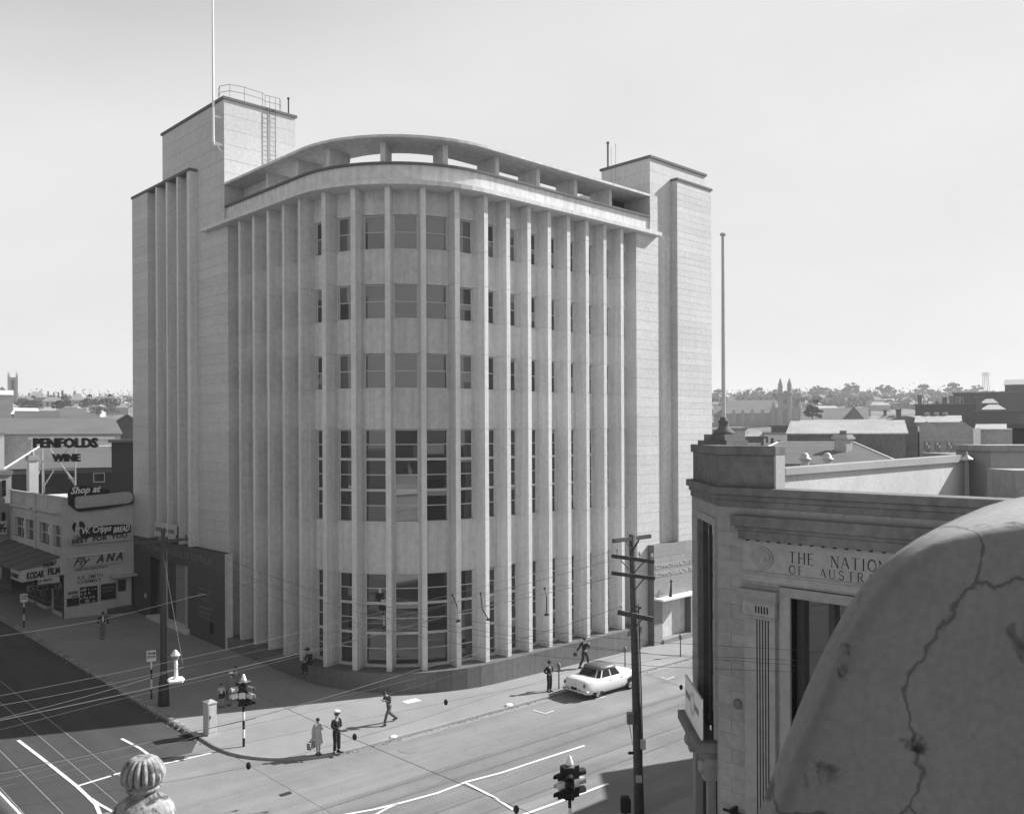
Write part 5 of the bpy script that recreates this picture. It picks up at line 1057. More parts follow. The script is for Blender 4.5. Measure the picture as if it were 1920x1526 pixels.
house('dark_box', 'near black shaded roof box cut by the right edge', 1898, 1990, 803, 801, 57, 6, 'dark_wall', 'dark_roof', 'flat', cat='roof box', drop=4)
# lattice mast
pm = thing('lattice_mast', 'steel lattice transmission mast on the skyline', 'mast', at(1848, 735, 640)); k = 640 / F_PX; c = at(1848, 697, 640); m = MB()
zz = lambda py: zat(1848, py, 640)
for sx in (-1, 1):
    for sy in (-1, 1): m.tube([(c.x + sx * 2.1, c.y + sy * 2.1, zz(742)), (c.x + sx * 1.1, c.y + sy * 1.1, zz(698))], .16, 4)
for i in range(7):
    a, b = 742 - i * 6.2, 742 - (i + 1) * 6.2; w0, w1 = 2.1 - i / 7, 2.1 - (i + 1) / 7
    m.tube([(c.x - w0, c.y, zz(a)), (c.x + w1, c.y, zz(b))], .1, 4); m.tube([(c.x + w0, c.y, zz(a)), (c.x - w1, c.y, zz(b))], .1, 4)
for py in (700, 704): m.tube([Vector((c.x, c.y, zz(py))) - Vector((CY, -SY, 0)) * 3.6, Vector((c.x, c.y, zz(py))) + Vector((CY, -SY, 0)) * 3.6], .16, 4)
m.build('lattice', 'mid_metal', pm)
# hillside houses and trees
protos = []
for v in range(4):
    t = thing('hillside_house', 'small hillside house among trees far behind the right hand roofs', 'house', (0, 0, 0), group='small houses on the far hillside'); w_, d_, h_, r_ = [(9, 7, 3.2, 2.4), (12, 8, 3.4, 2.2), (8, 8, 5.5, 2.4), (14, 7, 3.2, 1.8)][v]
    MB().box(-w_ / 2, w_ / 2, -d_ / 2, d_ / 2, -4, h_).build('wall', ['render_wall', 'light_brick', 'render_wall', 'brick'][v], t); r = MB(); o = .5; e = [0, 2.5, 2.5, 0][v]
    r.add([(-w_ / 2 - o, -d_ / 2 - o, h_), (w_ / 2 + o, -d_ / 2 - o, h_), (w_ / 2 + o, d_ / 2 + o, h_), (-w_ / 2 - o, d_ / 2 + o, h_), (-w_ / 2 + e, 0, h_ + r_), (w_ / 2 - e, 0, h_ + r_)], [(0, 1, 5, 4), (1, 2, 5), (2, 3, 4, 5), (3, 0, 4), (3, 2, 1, 0)]); r.build('roof', ['slate_roof', 'light_roof', 'slate_roof', 'light_roof'][v], t); protos.append(t)
first = [True] * 4
R_ = random.Random(11)
spots = [(R_.uniform(1336, 1735), R_.uniform(480, 800)) for _ in range(34)]
for i, (px, d) in enumerate(spots):
    p = at(px, 800, d); v = i % 4
    o = protos[v] if first[v] else copy_tree(protos[v]); first[v] = False
    o.location = (p.x, p.y, hgt(p.x, p.y)); o.rotation_euler.z = -YAW + R_.choice((0, .3, -.4, 1.5)) 
spots = [(R_.uniform(-5, 250), R_.uniform(440, 800)) for _ in range(20)]
for i, (px, d) in enumerate(spots):
    p = at(px, 790, d); o = copy_tree(protos[i % 4]); o.location = (p.x, p.y, hgt(p.x, p.y)); o.rotation_euler.z = -YAW + R_.choice((0, .3, -.4, 1.5)); o['label'] = 'small hillside house among trees far behind the left hand roofs'; o['group'] = 'small houses on the left hillside'
def tree_mesh(seed, h, spread, clumps, leaves, leaf, open_=1, low=.45):
    r = random.Random(seed); tr = MB(); lf = MB(); top = h * .62
    tr.tube([(0, 0, -1), (r.uniform(-.2, .2), r.uniform(-.2, .2), h * .3), (r.uniform(-.5, .5), r.uniform(-.5, .5), top)], h * .028, 6, h * .012)
    for c in range(clumps):
        an = r.uniform(0, 6.28); rad = spread * math.sqrt(r.random()) ; z = h * (low + (1 - low) * (1 - (rad / spread) ** 2 * .6) * r.uniform(.45, 1.0)); cx, cy = rad * math.cos(an), rad * math.sin(an)
        tr.tube([(0, 0, h * r.uniform(.25, .5)), (cx * .6, cy * .6, z * .85), (cx, cy, z)], h * .009, 4, h * .003)
        cr_ = spread * r.uniform(.22, .42)
        for k in range(leaves):
            d = Vector((r.gauss(0, 1), r.gauss(0, 1), r.gauss(0, .55))); d = d.normalized() * cr_ * r.random() ** .4; p = Vector((cx, cy, z)) + Vector((d.x, d.y, d.z * .6))
            a = Vector((r.gauss(0, 1), r.gauss(0, 1), r.gauss(0, .7))).normalized(); b = a.cross(Vector((r.gauss(0, 1), r.gauss(0, 1), r.gauss(0, 1)))).normalized(); s_ = leaf * r.uniform(.6, 1.4)
            lf.add([p - a * s_, p + b * s_ * .7, p + a * s_, p - b * s_ * .7], [(0, 1, 2, 3)])
    return tr, lf
TR = []
for v, a in enumerate([(1, 15, 5.5, 14, 60, .6, 1, .36), (2, 17, 6, 16, 60, .6, 1, .4), (3, 12, 5, 13, 60, .6, 1, .3), (4, 14, 7, 17, 60, .65, 1, .35), (5, 9, 4.5, 12, 70, .45, 1, .2)]):
    tr, lf = tree_mesh(*a); t = thing('gum_tree', 'open crowned gum tree on the far skyline hill', 'tree', (0, 0, 0), group='gum trees along the skyline'); tr.build('trunk', 'trunk', t, local=True); lf.build('crown', 'leaf', t, local=True); TR.append(t)
used = [False] * 5
def plant(v, px, d, sc=1, z=None, label=None, group=None):
    o = TR[v] if not used[v] else copy_tree(TR[v]); used[v] = True; p = at(px, 760, d); o.location = (p.x, p.y, hgt(p.x, p.y) - .3 if z is None else z); o.scale = (sc, sc, sc); o.rotation_euler.z = R_.uniform(0, 6.28)
    if label: o['label'] = label; o['group'] = group
    return o
for i, (px, sc) in enumerate([(1338, .8), (1349, .95), (1371, .7), (1392, .9), (1404, 1.0), (1420, .95), (1436, .8), (1450, 1.0), (1470, .8), (1492, .8), (1508, .9), (1524, 1.05), (1535, 1.2), (1552, .9), (1562, 1.15), (1578, 1.0), (1592, 1.4), (1606, .9), (1624, 1.15), (1640, .8), (1655, 1.3), (1668, 1.0), (1690, .75), (1706, .8), (1720, .9), (1733, 1.1), (1745, 1.25), (1762, .9), (1778, 1.1), (1792, 1.15), (1806, 1.2), (1820, .9), (1832, 1.2), (1846, .7), (1860, 1.05), (1874, .8)]):
    plant(i % 4, px + R_.uniform(-3, 3), R_.uniform(800, 930), sc)
for i in range(46): plant(R_.choice((2, 4, 4)), R_.uniform(1336, 1720), R_.uniform(560, 860), R_.uniform(.5, .95), label='rounded bush tree dotted over the right hillside', group='bushes over the right hillside')
for i in range(34): plant(R_.choice((2, 4, 4)), R_.uniform(-5, 250), R_.uniform(470, 820), R_.uniform(.5, .9), label='rounded bush tree dotted over the left hillside', group='bushes over the left hillside')
# the wooded slope that reads as one mass
for nm, xa, xb, n_ in (('far_wood', 1334, 1800, 1000), ('far_wood', -6, 252, 150)):
    r = random.Random(5); m = MB()
    for c in range(n_):
        px = r.uniform(xa, xb); d = r.uniform(580, 900) if r.random() < .4 else r.uniform(820, 960); p = at(px, 760, d); p.z = hgt(p.x, p.y); R0 = r.uniform(2.2, 6); hh = r.uniform(2.5, 7) if d < 820 else r.uniform(4, 11)
        for k in range(34):
            q = p + Vector((r.gauss(0, R0 * .5), r.gauss(0, R0 * .5), abs(r.gauss(0, hh * .5)))); a = Vector((r.gauss(0, 1), r.gauss(0, 1), r.gauss(0, 1))).normalized(); b = a.cross(Vector((r.gauss(0, 1), r.gauss(0, 1), r.gauss(0, 1)))).normalized(); s_ = r.uniform(.5, 1.1)
            m.add([q - a * s_, q + b * s_, q + a * s_, q - b * s_], [(0, 1, 2, 3)])
    tag(m.build(nm, 'leaf'), kind='stuff')
tr, lf = tree_mesh(21, 9, 2.4, 30, 60, .35, 1, .12); p = at(1524, 790, 295); t = thing('dark_tree', 'dense dark tree standing in front of the slate hall', 'tree', (p.x, p.y, zat(1524, 794, 295) - .5)); tr.build('trunk', 'trunk', t, local=True); lf.build('crown', 'leaf', t, local=True)
for i, (px, py, d, sc) in enumerate([(170, 772, 480, 1.0), (204, 772, 470, 1.0), (120, 775, 390, .8), (60, 772, 420, .8)]): plant(4, px, d, sc, zat(px, py, d), ['leafy tree left of the dark hipped house', 'leafy tree right of the dark hipped house', 'round tree in front of the brick gable', 'low tree beside the white roofed shed'][i], None)
for o in TR: pass
# unseen side of the crossing, mirrored in the bank's windows
for y0, y1, hh, lb in ((33.5, 56, 12.5, 'stone corner building across the side street mirrored in the bank windows'), (56.2, 88, 15.5, 'taller stone building across the side street further along'), (88.2, 150, 11.5, 'long stone building far along the side street')):
    t = thing('opposite_building', lb, 'building', (-8, (y0 + y1) / 2, 0)); ym = 4; MB().box(-16, 1.8, y0, y1, -.5, hh).build('wall', 'sooty_stone', t); m = MB(); m.add([(-16, y0, hh), (1.8, y0, hh), (1.8, y1, hh), (-16, y1, hh), (-7, y0 + ym, hh + 4), (-7, y1 - ym, hh + 4)], [(0, 1, 4), (1, 2, 5, 4), (2, 3, 5), (3, 0, 4, 5)]); m.build('roof', 'slate_roof', t)
    for i in range(int((y1 - y0) / 3.4)):
        for z in (4.6, 8.0): MB().box(1.8, 1.88, y0 + 1.45 + i * 3.3, y0 + 3.05 + i * 3.3, z - .15, z + 1.95).build('window', 'white_paint', t); MB().box(1.88, 1.9, y0 + 1.6 + i * 3.3, y0 + 2.9 + i * 3.3, z, z + 1.8).build('pane', 'dark_glass', t)
# ================================================================== STREET FURNITURE
def banded(mb_list, x, y, z0, z1, r, n, parent, start=0):
    for i in range(n):
        a, b = z0 + (z1 - z0) * i / n, z0 + (z1 - z0) * (i + 1) / n
        MB().lathe([(r, a), (r, b)], (x, y, 0), 10).build('pole_band', ('black', 'white_paint')[(i + start) % 2], parent)
def signal(px, py, base, height, label, heads):
    t = thing('traffic_light', label, 'traffic light', base); x, y, z = base; hb = height - 1.35
    banded(None, x, y, z, z + hb + .1, .055, 5, t)
    MB().lathe([(.05, z + hb), (.05, z + height - .3)], (x, y, 0), 8).build('pole', 'black', t)
    MB().lathe([(.13, z + height - .32), (.12, z + height - .22), (.08, z + height - .12), (.05, z + height - .02), (.01, z + height)], (x, y, 0), 12).build('cap', 'white_paint', t, smooth=True)
    for ang, cols in heads:
        d = Vector((math.cos(ang), math.sin(ang), 0)); fr = frame(Vector((x, y, z)) + d * .16, Vector((-d.y, d.x, 0)), d)
        h = MB(fr).box(-.15, .15, -.08, .12, hb + .02, height - .33).build('signal_head', 'black', t)
        MB(fr).box(-.16, .16, -.1, .1, height - .33, height - .3).build('head_top', 'mid_metal', t)
        for i in range(3):
            zc = hb + .18 + i * .29; c = cols[2 - i]; v = MB(); n = 14; vs = []; fs = []
            for k in range(n):
                a = 2 * math.pi * k / n; L = .30 if math.sin(a) > -.5 else .1
                for rr, q in ((.125, .12), (.125, .12 + L), (.112, .12 + L), (.112, .12)): vs.append(fr(Vector((rr * math.cos(a), q, zc + rr * math.sin(a) - max(0, q - .12) * .12))))
            for k in range(n):
                k2 = (k + 1) % n
                for j in range(3): fs.append((k * 4 + j, k2 * 4 + j, k2 * 4 + j + 1, k * 4 + j + 1))
            v.add(vs, fs); vo = v.build('visor', c, t, smooth=False)
            l = MB(fr); l.add([(.112 * math.cos(2 * math.pi * k / n), .125, zc + .112 * math.sin(2 * math.pi * k / n)) for k in range(n)], [tuple(range(n))]); l.build('lens', 'dark_glass', vo)
            if c == 'white_paint' or i == 1: MB(fr).box(-.155, .155, -.07, .115, zc - .13, zc + .13).build('white_panel', 'white_paint', t)
    return t
b1 = on_path(457, 1399)
signal(0, 0, b1, 3.13, 'traffic light on banded pole at the bank corner', [(math.radians(178), ('light_metal', 'white_paint', 'mid_metal')), (math.radians(-72), ('mid_metal', 'light_metal', 'black'))])
b2 = Vector((21.3, 19.7, 0)); b2.z = gz(b2.x, b2.y)
signal(0, 0, b2, 3.42, 'traffic light in the foreground seen from above its black visors', [(math.radians(172), ('black', 'white_paint', 'black')), (math.radians(222), ('black', 'black', 'black')), (math.radians(-12), ('black', 'light_metal', 'mid_metal'))])
cq = on_path(398, 1378); cb = thing('signal_cabinet', 'pale signal control cabinet with pyramid top by the kerb', 'cabinet', cq)
x, y, z = cq; MB().box(x - .2, x + .2, y - .02, y + .5, z - .05, z + 1.4).build('cabinet_body', 'cream_paint', cb, bevel=.01); m = MB(); m.add([(x - .23, y - .05, z + 1.4), (x + .23, y - .05, z + 1.4), (x + .23, y + .53, z + 1.4), (x - .23, y + .53, z + 1.4), (x - .23, y - .05, z + 1.45), (x + .23, y - .05, z + 1.45), (x + .23, y + .53, z + 1.45), (x - .23, y + .53, z + 1.45), (x, y + .24, z + 1.56)], [(0, 1, 5, 4), (1, 2, 6, 5), (2, 3, 7, 6), (3, 0, 4, 7), (4, 5, 8), (5, 6, 8), (6, 7, 8), (7, 4, 8)]); m.build('cabinet_top', 'render_wall', cb)
m = MB(); m.box(x - .15, x + .15, y - .03, y - .02, z + .12, z + 1.3); m.build('cabinet_door', 'cream_paint', cb); MB().box(x - .13, x - .09, y - .05, y - .03, z + .75, z + .9).build('cabinet_handle', 'black', cb)
def stop(px, py, h, body, label):
    q = on_path(px, py); t = thing('stop_sign', label, 'sign', q); x, y, z = q
    banded(None, x, y, z, z + h - .45, .045, 4, t); d = Vector((CAM.x - x, CAM.y - y, 0)).normalized(); d = (d + Vector((-.2, -.5, 0))).normalized(); u = Vector((-d.y, d.x, 0)); fr = frame(q, u, d)
    MB(fr).box(-.22, .22, .05, .08, h - .55, h).build('plate', 'white_paint', t); lt = MB()
    for i, s_ in enumerate(body): text(lt, s_, .17, fr(Vector((-.19, .085, h - .2 - i * .18))), u, depth=.004, bold=.006, width=.38)
    lt.build('lettering', 'black', t)
stop(284, 1310, 2.45, ('TRAM', 'STOP'), 'tram stop plate on banded post near the iron tram pole'); stop(45, 1176, 2.25, ('TRAM', 'STOP'), 'tram stop plate on banded post outside the chemist verandah')
pq = on_path(307, 1322); tp = thing('tram_pole', 'dark iron tram pole with flared base on the shaded footpath', 'pole', pq); x, y, z = pq
MB().lathe([(.28, z - .05), (.27, z + .25), (.24, z + .9), (.25, z + .95), (.2, z + 1.3), (.155, z + 1.75), (.15, z + 5), (.12, z + 5.05), (.1, z + 8.6), (.02, z + 8.7)], (x, y, 0), 14).build('pole', 'dark_metal', tp, smooth=True)
m = MB(); m.box(x - 1.35, x + 1.25, y - .05, y + .05, z + 8.0, z + 8.12)
for i in range(6): m.lathe([(.02, z + 8.12), (.05, z + 8.2), (.02, z + 8.3)], (x - 1.25 + i * .48, y, 0), 6)
m.build('crossarm', 'dark_metal', tp); m = MB(); m.tube([(x + .16, y - .05, z + .8), (x + .2, y - .06, z + 4), (x + .16, y - .04, z + 7.6)], .02, 5); m.build('cable', 'mid_metal', tp)
# big timber pole on the right
uq = on_path(1199, 1524); U0 = uq - Vector((0, 0, .3)); dU = uq.x * SY + uq.y * CY; U1 = at(1185.5, 1002, dU + .25)
up = thing('utility_pole', 'thick leaning timber pole with four crossarms in the foreground', 'pole', uq)
MB().tube([U0, U1], .185, 14, .125).build('pole', 'wood_pole', up, smooth=True)
def on_pole(py): return U0.lerp(U1, (1530 - py) / 528)
ua = Vector((CY, -SY, 0))
def arm(p0, p1, d0, d1, w_, nm='crossarm', ins=()):
    a, b = at(*p0, dU + d0), at(*p1, dU + d1); u = (b - a).normalized(); v = u.cross(Vector((0, 0, 1))).normalized(); wv = v.cross(u); m = MB(); w_ /= 2
    m.add([a - v * w_ - wv * w_ * 1.2, b - v * w_ - wv * w_ * 1.2, b + v * w_ - wv * w_ * 1.2, a + v * w_ - wv * w_ * 1.2, a - v * w_ + wv * w_ * 1.2, b - v * w_ + wv * w_ * 1.2, b + v * w_ + wv * w_ * 1.2, a + v * w_ + wv * w_ * 1.2], [(0, 3, 2, 1), (4, 5, 6, 7), (0, 1, 5, 4), (1, 2, 6, 5), (2, 3, 7, 6), (3, 0, 4, 7)])
    o = m.build(nm, 'wood_pole', up)
    for t in ins: c = a.lerp(b, t) + Vector((0, 0, w_)); MB().lathe([(.015, 0), (.02, .08), (.05, .1), (.055, .17), (.03, .24)], c, 8).build('insulator', 'light_metal', o)
arm((1150, 1014), (1219, 1005), -.5, .9, .12); arm((1147, 1042), (1226, 1053), -.4, -.1, .11, ins=(.12, .66, .95)); arm((1147, 1074), (1227, 1084), -.4, -.1, .11); arm((1158, 1147), (1224, 1161), -.3, -.5, .14, ins=(.1,)); arm((1193, 1136), (1201, 1139), -.2, -.6, .06)
m = MB()
for a, b in (((1198, 1013), (1186, 1034)), ((1199, 1010), (1185, 1032)), ((1173, 1013), (1186, 1035)), ((1164, 1050), (1178, 1066)), ((1208, 1053), (1187, 1075)), ((1208, 1084), (1189, 1107)), ((1204, 1161), (1192, 1175)), ((1201, 1138), (1192, 1150))): m.tube([at(*a, dU - .25), at(*b, dU - .2)], .022, 5)
m.build('brace', 'dark_metal', up)
m = MB(); m.tube([on_pole(1130) + ua * .16, on_pole(1300) + ua * .19, on_pole(1400) + ua * .19], .02, 5); m.tube([on_pole(1345) - ua * .3, on_pole(1375) - ua * .22, on_pole(1390) - ua * .19], .012, 4); m.build('cable', 'dark_metal', up)
def pbox(nm, px0, px1, py0, py1, mtl, dd=-.25, dep=.2):
    a, b = at(px0, py1, dU + dd), at(px1, py0, dU + dd); L = (Vector((b.x - a.x, b.y - a.y, 0))).length; MB(frame((a.x, a.y, 0), ua)).box(0, L, 0, dep, a.z, b.z).build(nm, mtl, up, bevel=.008)
pbox('switch_box', 1176, 1189, 1337, 1358, 'mid_metal'); pbox('switch_box', 1202, 1211, 1388, 1405, 'light_metal'); pbox('name_plate', 1178, 1188, 1409, 1414, 'black', -.35, .04); pbox('notice', 1192, 1204, 1453, 1467, 'cloth_light', -.21, .01)
def meter(q, label, mt='mid_metal', sc_=1):
    t = thing('parking_meter', label, 'parking meter', q, group=None); x, y, z = q; MB().lathe([(.035, z - .05), (.03, z + 1.05 * sc_)], (x, y, 0), 8).build('post', 'dark_metal', t)
    MB().lathe([(.05, z + 1.05 * sc_), (.1, z + 1.12 * sc_), (.11, z + 1.25 * sc_), (.09, z + 1.36 * sc_), (.03, z + 1.41 * sc_)], (x, y, 0), 12).build('meter_head', mt, t, smooth=True)
meter(on_path(1048, 1291), 'parking meter beside the man with hands on hips'); meter(on_path(1276, 1231), 'parking meter further along the footpath near the entrance'); meter(on_path(1181, 1262) + Vector((.3, .6, 0)), 'parking meter behind the big timber pole')
q = at(1173, 1510, 31); tb = thing('alarm_post', 'black boxy alarm post on the near footpath beside the timber pole', 'post', (q.x, q.y, gz(q.x, q.y))); zt = at(1173, 1493, 31).z; fr = frame((q.x, q.y, 0), ua)
MB(fr).box(-.05, .05, -.05, .05, gz(q.x, q.y) - .05, zt - .5).build('post', 'black', tb); m = MB(fr); m.box(-.17, .17, -.14, .14, zt - .52, zt - .08); m.extr([(-.17, -.14, zt - .08), (.17, -.14, zt - .08), (.12, -.14, zt), (-.12, -.14, zt)], (0, .28, 0)); m.build('box', 'black', tb, bevel=.01)
q = at(1040, 1535, 28.5); bl_ = thing('white_post', 'white painted short post pair at the foot of foreground traffic light', 'post', (q.x, q.y, gz(q.x, q.y)))
for i in range(2): MB(frame((q.x, q.y, 0), ua)).box(-.02 + i * .6, .05 + i * .6, 0, .07, gz(q.x, q.y) - .05, gz(q.x, q.y) + 1.55).build('post', 'white_paint', bl_)
# hanging street lamp over the footpath
lp = on_z(330, 1276, 5.7); dl = lp.x * SY + lp.y * CY; k = .85 * dl / F_PX
lm = thing('hanging_street_lamp', 'white hanging street lamp with flat reflector among the wires', 'lamp', lp); x, y, z = lp; lf = frame((x, y, 0), ua + Vector((.3, .5, 0)))
m = MB(lf); m.add([(-17 * k, -.25, z), (8 * k, -.35, z), (17 * k, -.1, z), (17 * k, .25, z), (-4 * k, .35, z), (-17 * k, .1, z), (-17 * k, -.25, z + .06), (8 * k, -.35, z + .06), (17 * k, -.1, z + .06), (17 * k, .25, z + .06), (-4 * k, .35, z + .06), (-17 * k, .1, z + .06)], [(5, 4, 3, 2, 1, 0), (6, 7, 8, 9, 10, 11)] + [(i, (i + 1) % 6, 6 + (i + 1) % 6, 6 + i) for i in range(6)]); m.build('reflector', 'white_paint', lm)
MB().lathe([(.14, z + .05), (.07, z + .12), (.05, z + .5), (.07, z + .52), (.04, z + .7)], (x, y, 0), 10).build('stem', 'white_paint', lm); MB().lathe([(.1, z + .72), (.12, z + .8), (.06, z + .84)], (x - .02, y, 0), 10).build('fitting', 'mid_metal', lm)
MB().lathe([(.15, z + .82), (.16, z + .85), (.05, z + 1.0), (.01, z + 1.02)], (x - .02, y, 0), 12).build('shade', 'light_metal', lm)
# overhead wires
mk('wire', .16, rough=.5, big=0, fine=0); mk('wire_dark', .05, rough=.7, big=0, fine=0)
def wire(pts, r=.012, sag=.0, label='thin tram supply wire strung over the crossing', ext=(0, 0), mt='wire', group='overhead wires over the crossing', knobs=()):
    P = [Vector(p) for p in pts]
    if ext[0]: P.insert(0, P[0] + (P[0] - P[1]).normalized() * ext[0])
    if ext[1]: P.append(P[-1] + (P[-1] - P[-2]).normalized() * ext[1])
    out = []
    for a, b in zip(P[:-1], P[1:]):
        for i in range(8): t = i / 8; out.append(a.lerp(b, t) - Vector((0, 0, 4 * sag * t * (1 - t))))
    out.append(P[-1]); t = thing('overhead_wire', label, 'wire', P[0], group=group); MB().tube(out, r * .5, 5).build('wire', mt, t)
    for q in knobs: m = MB(); m.ell(q, (.06, .06, .09), 8, 6); m.build('insulator', 'black', t)
    return t
A = lambda px, py, d=0: at(px, py, dU + d)
wire([A(1148, 1033, -.4), on_z(560, 1186, 7.9), on_z(0, 1304, 7.6)], .011, .05, ext=(0, 8), label='uppermost pale wire from the second crossarm sweeping to the left edge')
wire([A(1150, 1050, -.4), on_z(722, 1160, 7.9), on_z(345, 1250, 7.0), on_z(0, 1322, 7.0)], .012, .05, ext=(0, 8), label='pale wire from the second crossarm meeting the hanging lamp'); wire([on_z(345, 1250, 7.0), on_z(0, 1347, 7.2)], .010, .05, ext=(0, 8), label='short pale wire branching at the hanging lamp to the left edge')
wire([A(1148, 1082, -.4), on_z(864, 1146, 8), on_z(560, 1225, 7.2), on_z(0, 1350, 7.0)], .022, .04, ext=(0, 8), label='thickest pale wire from the third crossarm to the left edge')
wire([A(1164, 1137, -.3), on_z(940, 1209, 6.4), on_z(780, 1256, 6.2), on_z(480, 1344, 6.0), on_z(0, 1450, 6.2)], .018, .03, ext=(0, 8), label='long pale wire from the lowest crossarm over the shadow edge')
wire([A(1162, 1152, -.3), on_z(780, 1271, 6.0), on_z(380, 1362, 6.0), on_z(0, 1462, 6.0)], .008, .04, ext=(0, 8), label='thin wire just below the lowest pale wire over the footpath'); wire([A(1162, 1158, -.3), on_z(780, 1287, 5.8), on_z(380, 1377, 5.8), on_z(0, 1475, 5.8)], .008, .04, ext=(0, 8), label='lowest thin wire from the lowest crossarm above the cabinet')
wire([A(1147, 1046, -.4), on_z(900, 1112, 8.2), on_z(480, 1240, 6.6)], .009, .1, label='thin wire from the second crossarm fading by the corner fins'); wire([A(1147, 1076, -.4), on_z(1000, 1108, 8.4), on_z(640, 1208, 7.4), on_z(200, 1316, 7.0)], .008, .05, ext=(0, 12), label='very thin wire from third crossarm above the seated man')
for (s_, e_, sg_) in (((332, 1006), (1560, 1222), 1.1), ((318, 1008), (1560, 1240), 1.35), ((345, 1005), (1560, 1252), 1.15), ((290, 1010), (1560, 1262), 1.5)):
    wire([at(*s_, 43.6), at(*e_, 17.5)], .009, sg_, 'dark supply wire crossing from tram pole towards the old bank', (0, 6), 'wire_dark', 'dark wires from the tram pole')
wire([on_z(183, 1165, 6), on_z(640, 1375, 6), on_z(1000, 1526, 6)], .012, 0, 'trolley wire along the left street with black insulators', (0, 8), 'wire_dark', None, knobs=[on_z(665, 1381, 6.0), on_z(968, 1517, 6)])
wire([on_z(152, 1153, 6), on_z(183, 1165, 6)], .012, 0, 'short tail of span wire by the chemist corner', (14, 0), 'wire', None)
wire([on_z(45, 1188, 6), on_z(354, 1369, 6), on_z(625, 1526, 6)], .010, 0, 'trolley wire crossing the lower left corner', (14, 8), 'wire', None, knobs=[on_z(466, 1435, 6)])
wire([on_z(0, 1192, 6), on_z(183, 1163, 6), on_z(354, 1120, 6.4), on_x(492, 1088, X0)], .013, .02, 'pale span wire tied to the left fins of the bank', (6, 0), 'wire', None)
wire([at(306, 1040, 43.4), on_z(343, 1246, 7.0)], .014, 0, 'pale stay from tram pole down to the lamp wire', (0, 0), 'wire', None)
wire([on_z(870, 1320, 5.8), on_z(700, 1374, 5.8), on_z(466, 1437, 5.9), on_z(180, 1486, 6)], .007, .03, 'thin guy wire between black insulators over the footpath', (14, 14), 'wire_dark', None, knobs=[on_z(836, 1316, 5.9)])
wire([A(1205, 1262, -.1), at(1277, 1288, 30), at(1345, 1306, 24.5)], .008, 0, 'guy wire with black ball between timber pole and old bank', (0, 0), 'wire_dark', None, knobs=[at(1277, 1288, 29.9)])
wire([on_z(0, 1447, 7.0), on_z(300, 1385, 7), on_z(480, 1346, 7)], .014, 0, 'dark wire low across the left street markings', (6, 0), 'wire_dark', None)
wire([on_z(0, 1485, 7.0), on_z(430, 1398, 7)], .005, 0, 'very thin wire low across the left street markings', (6, 30), 'wire_dark', None)
for pts in ([(848, 1115), (857, 1135), (859, 1164)], [(901, 1112), (904, 1141), (916, 1161)], [(1021, 1103), (1025, 1120), (1025, 1152)]):
    P = [at(px, py, 36) for px, py in pts]; t = thing('wire_hanger', 'short dark bent hanger between two overhead wires', 'hanger', P[0], group='hangers on the overhead wires'); m = MB(); m.tube(P, .022, 5); m.ell(P[0], (.05, .05, .05), 6, 4); m.cbox(P[2], (.16, .1, .07)); m.build('hanger', 'black', t)

# ================================================================== PARKED CAR
cx_, cy_ = 34.72, 31.78; car = thing('parked_car', 'white saloon car with dark roof parked at the kerb', 'car', (cx_, cy_, rz(cx_ + 2.2, cy_)), 0); car.rotation_euler = (0, .0168, 0)
def loft(secs, mt, nm, par=None, sm=True, caps=True):
    m = MB(); k = len(secs[0])
    for s_ in secs: m.v += [Vector(p) for p in s_]
    for i in range(len(secs) - 1):
        for j in range(k - 1): m.f.append((i * k + j, (i + 1) * k + j, (i + 1) * k + j + 1, i * k + j + 1))
    if caps: m.f += [tuple(range(k)), tuple(range((len(secs) - 1) * k, len(secs) * k))[::-1]]
    return m.build(nm, mt, par or car, smooth=sm, local=True)
def sec(x, w, zb, zs, zt, crown):                                     # lower body cross section: sill, bulging side, shoulder, crowned top
    h = [(w * .90, zb), (w * .98, zb + .12), (w, zb + (zs - zb) * .55), (w * .97, zs - .04), (w * .90, zs + (zt - zs) * .5), (w * .7, zt - crown * .4), (w * .35, zt), (0, zt + crown * .2)]
    return [(x, -y_, z_) for y_, z_ in h] + [(x, y_, z_) for y_, z_ in h[::-1][1:]]
loft([sec(.0, .58, .42, .74, .84, .05), sec(.05, .72, .36, .85, .96, .05), sec(.2, .81, .32, .93, 1.05, .06), sec(.6, .86, .28, .97, 1.08, .06), sec(1.3, .87, .26, .98, 1.04, .04), sec(2.6, .87, .26, .98, 1.03, .03), sec(3.2, .86, .27, .98, 1.09, .06), sec(3.8, .84, .30, .96, 1.07, .07), sec(4.15, .79, .34, .90, .98, .06), sec(4.36, .64, .40, .76, .82, .05), sec(4.4, .5, .46, .68, .72, .03)], 'car_white', 'body')
def cab(x, w, z, wt): h = [(w, z[0]), (wt + .02, z[1] - .05), (wt - .06, z[1]), (wt * .5, z[1] + .035), (0, z[1] + .045)]; return [(x, -a, b) for a, b in h] + [(x, a, b) for a, b in h[::-1][1:]]
def cabin(pts, mt, nm): return loft([[(xx[j], yy_ * s_, zz_) for (xx, yy_, zz_, s_) in p] for j, p in enumerate(pts)], mt, nm)
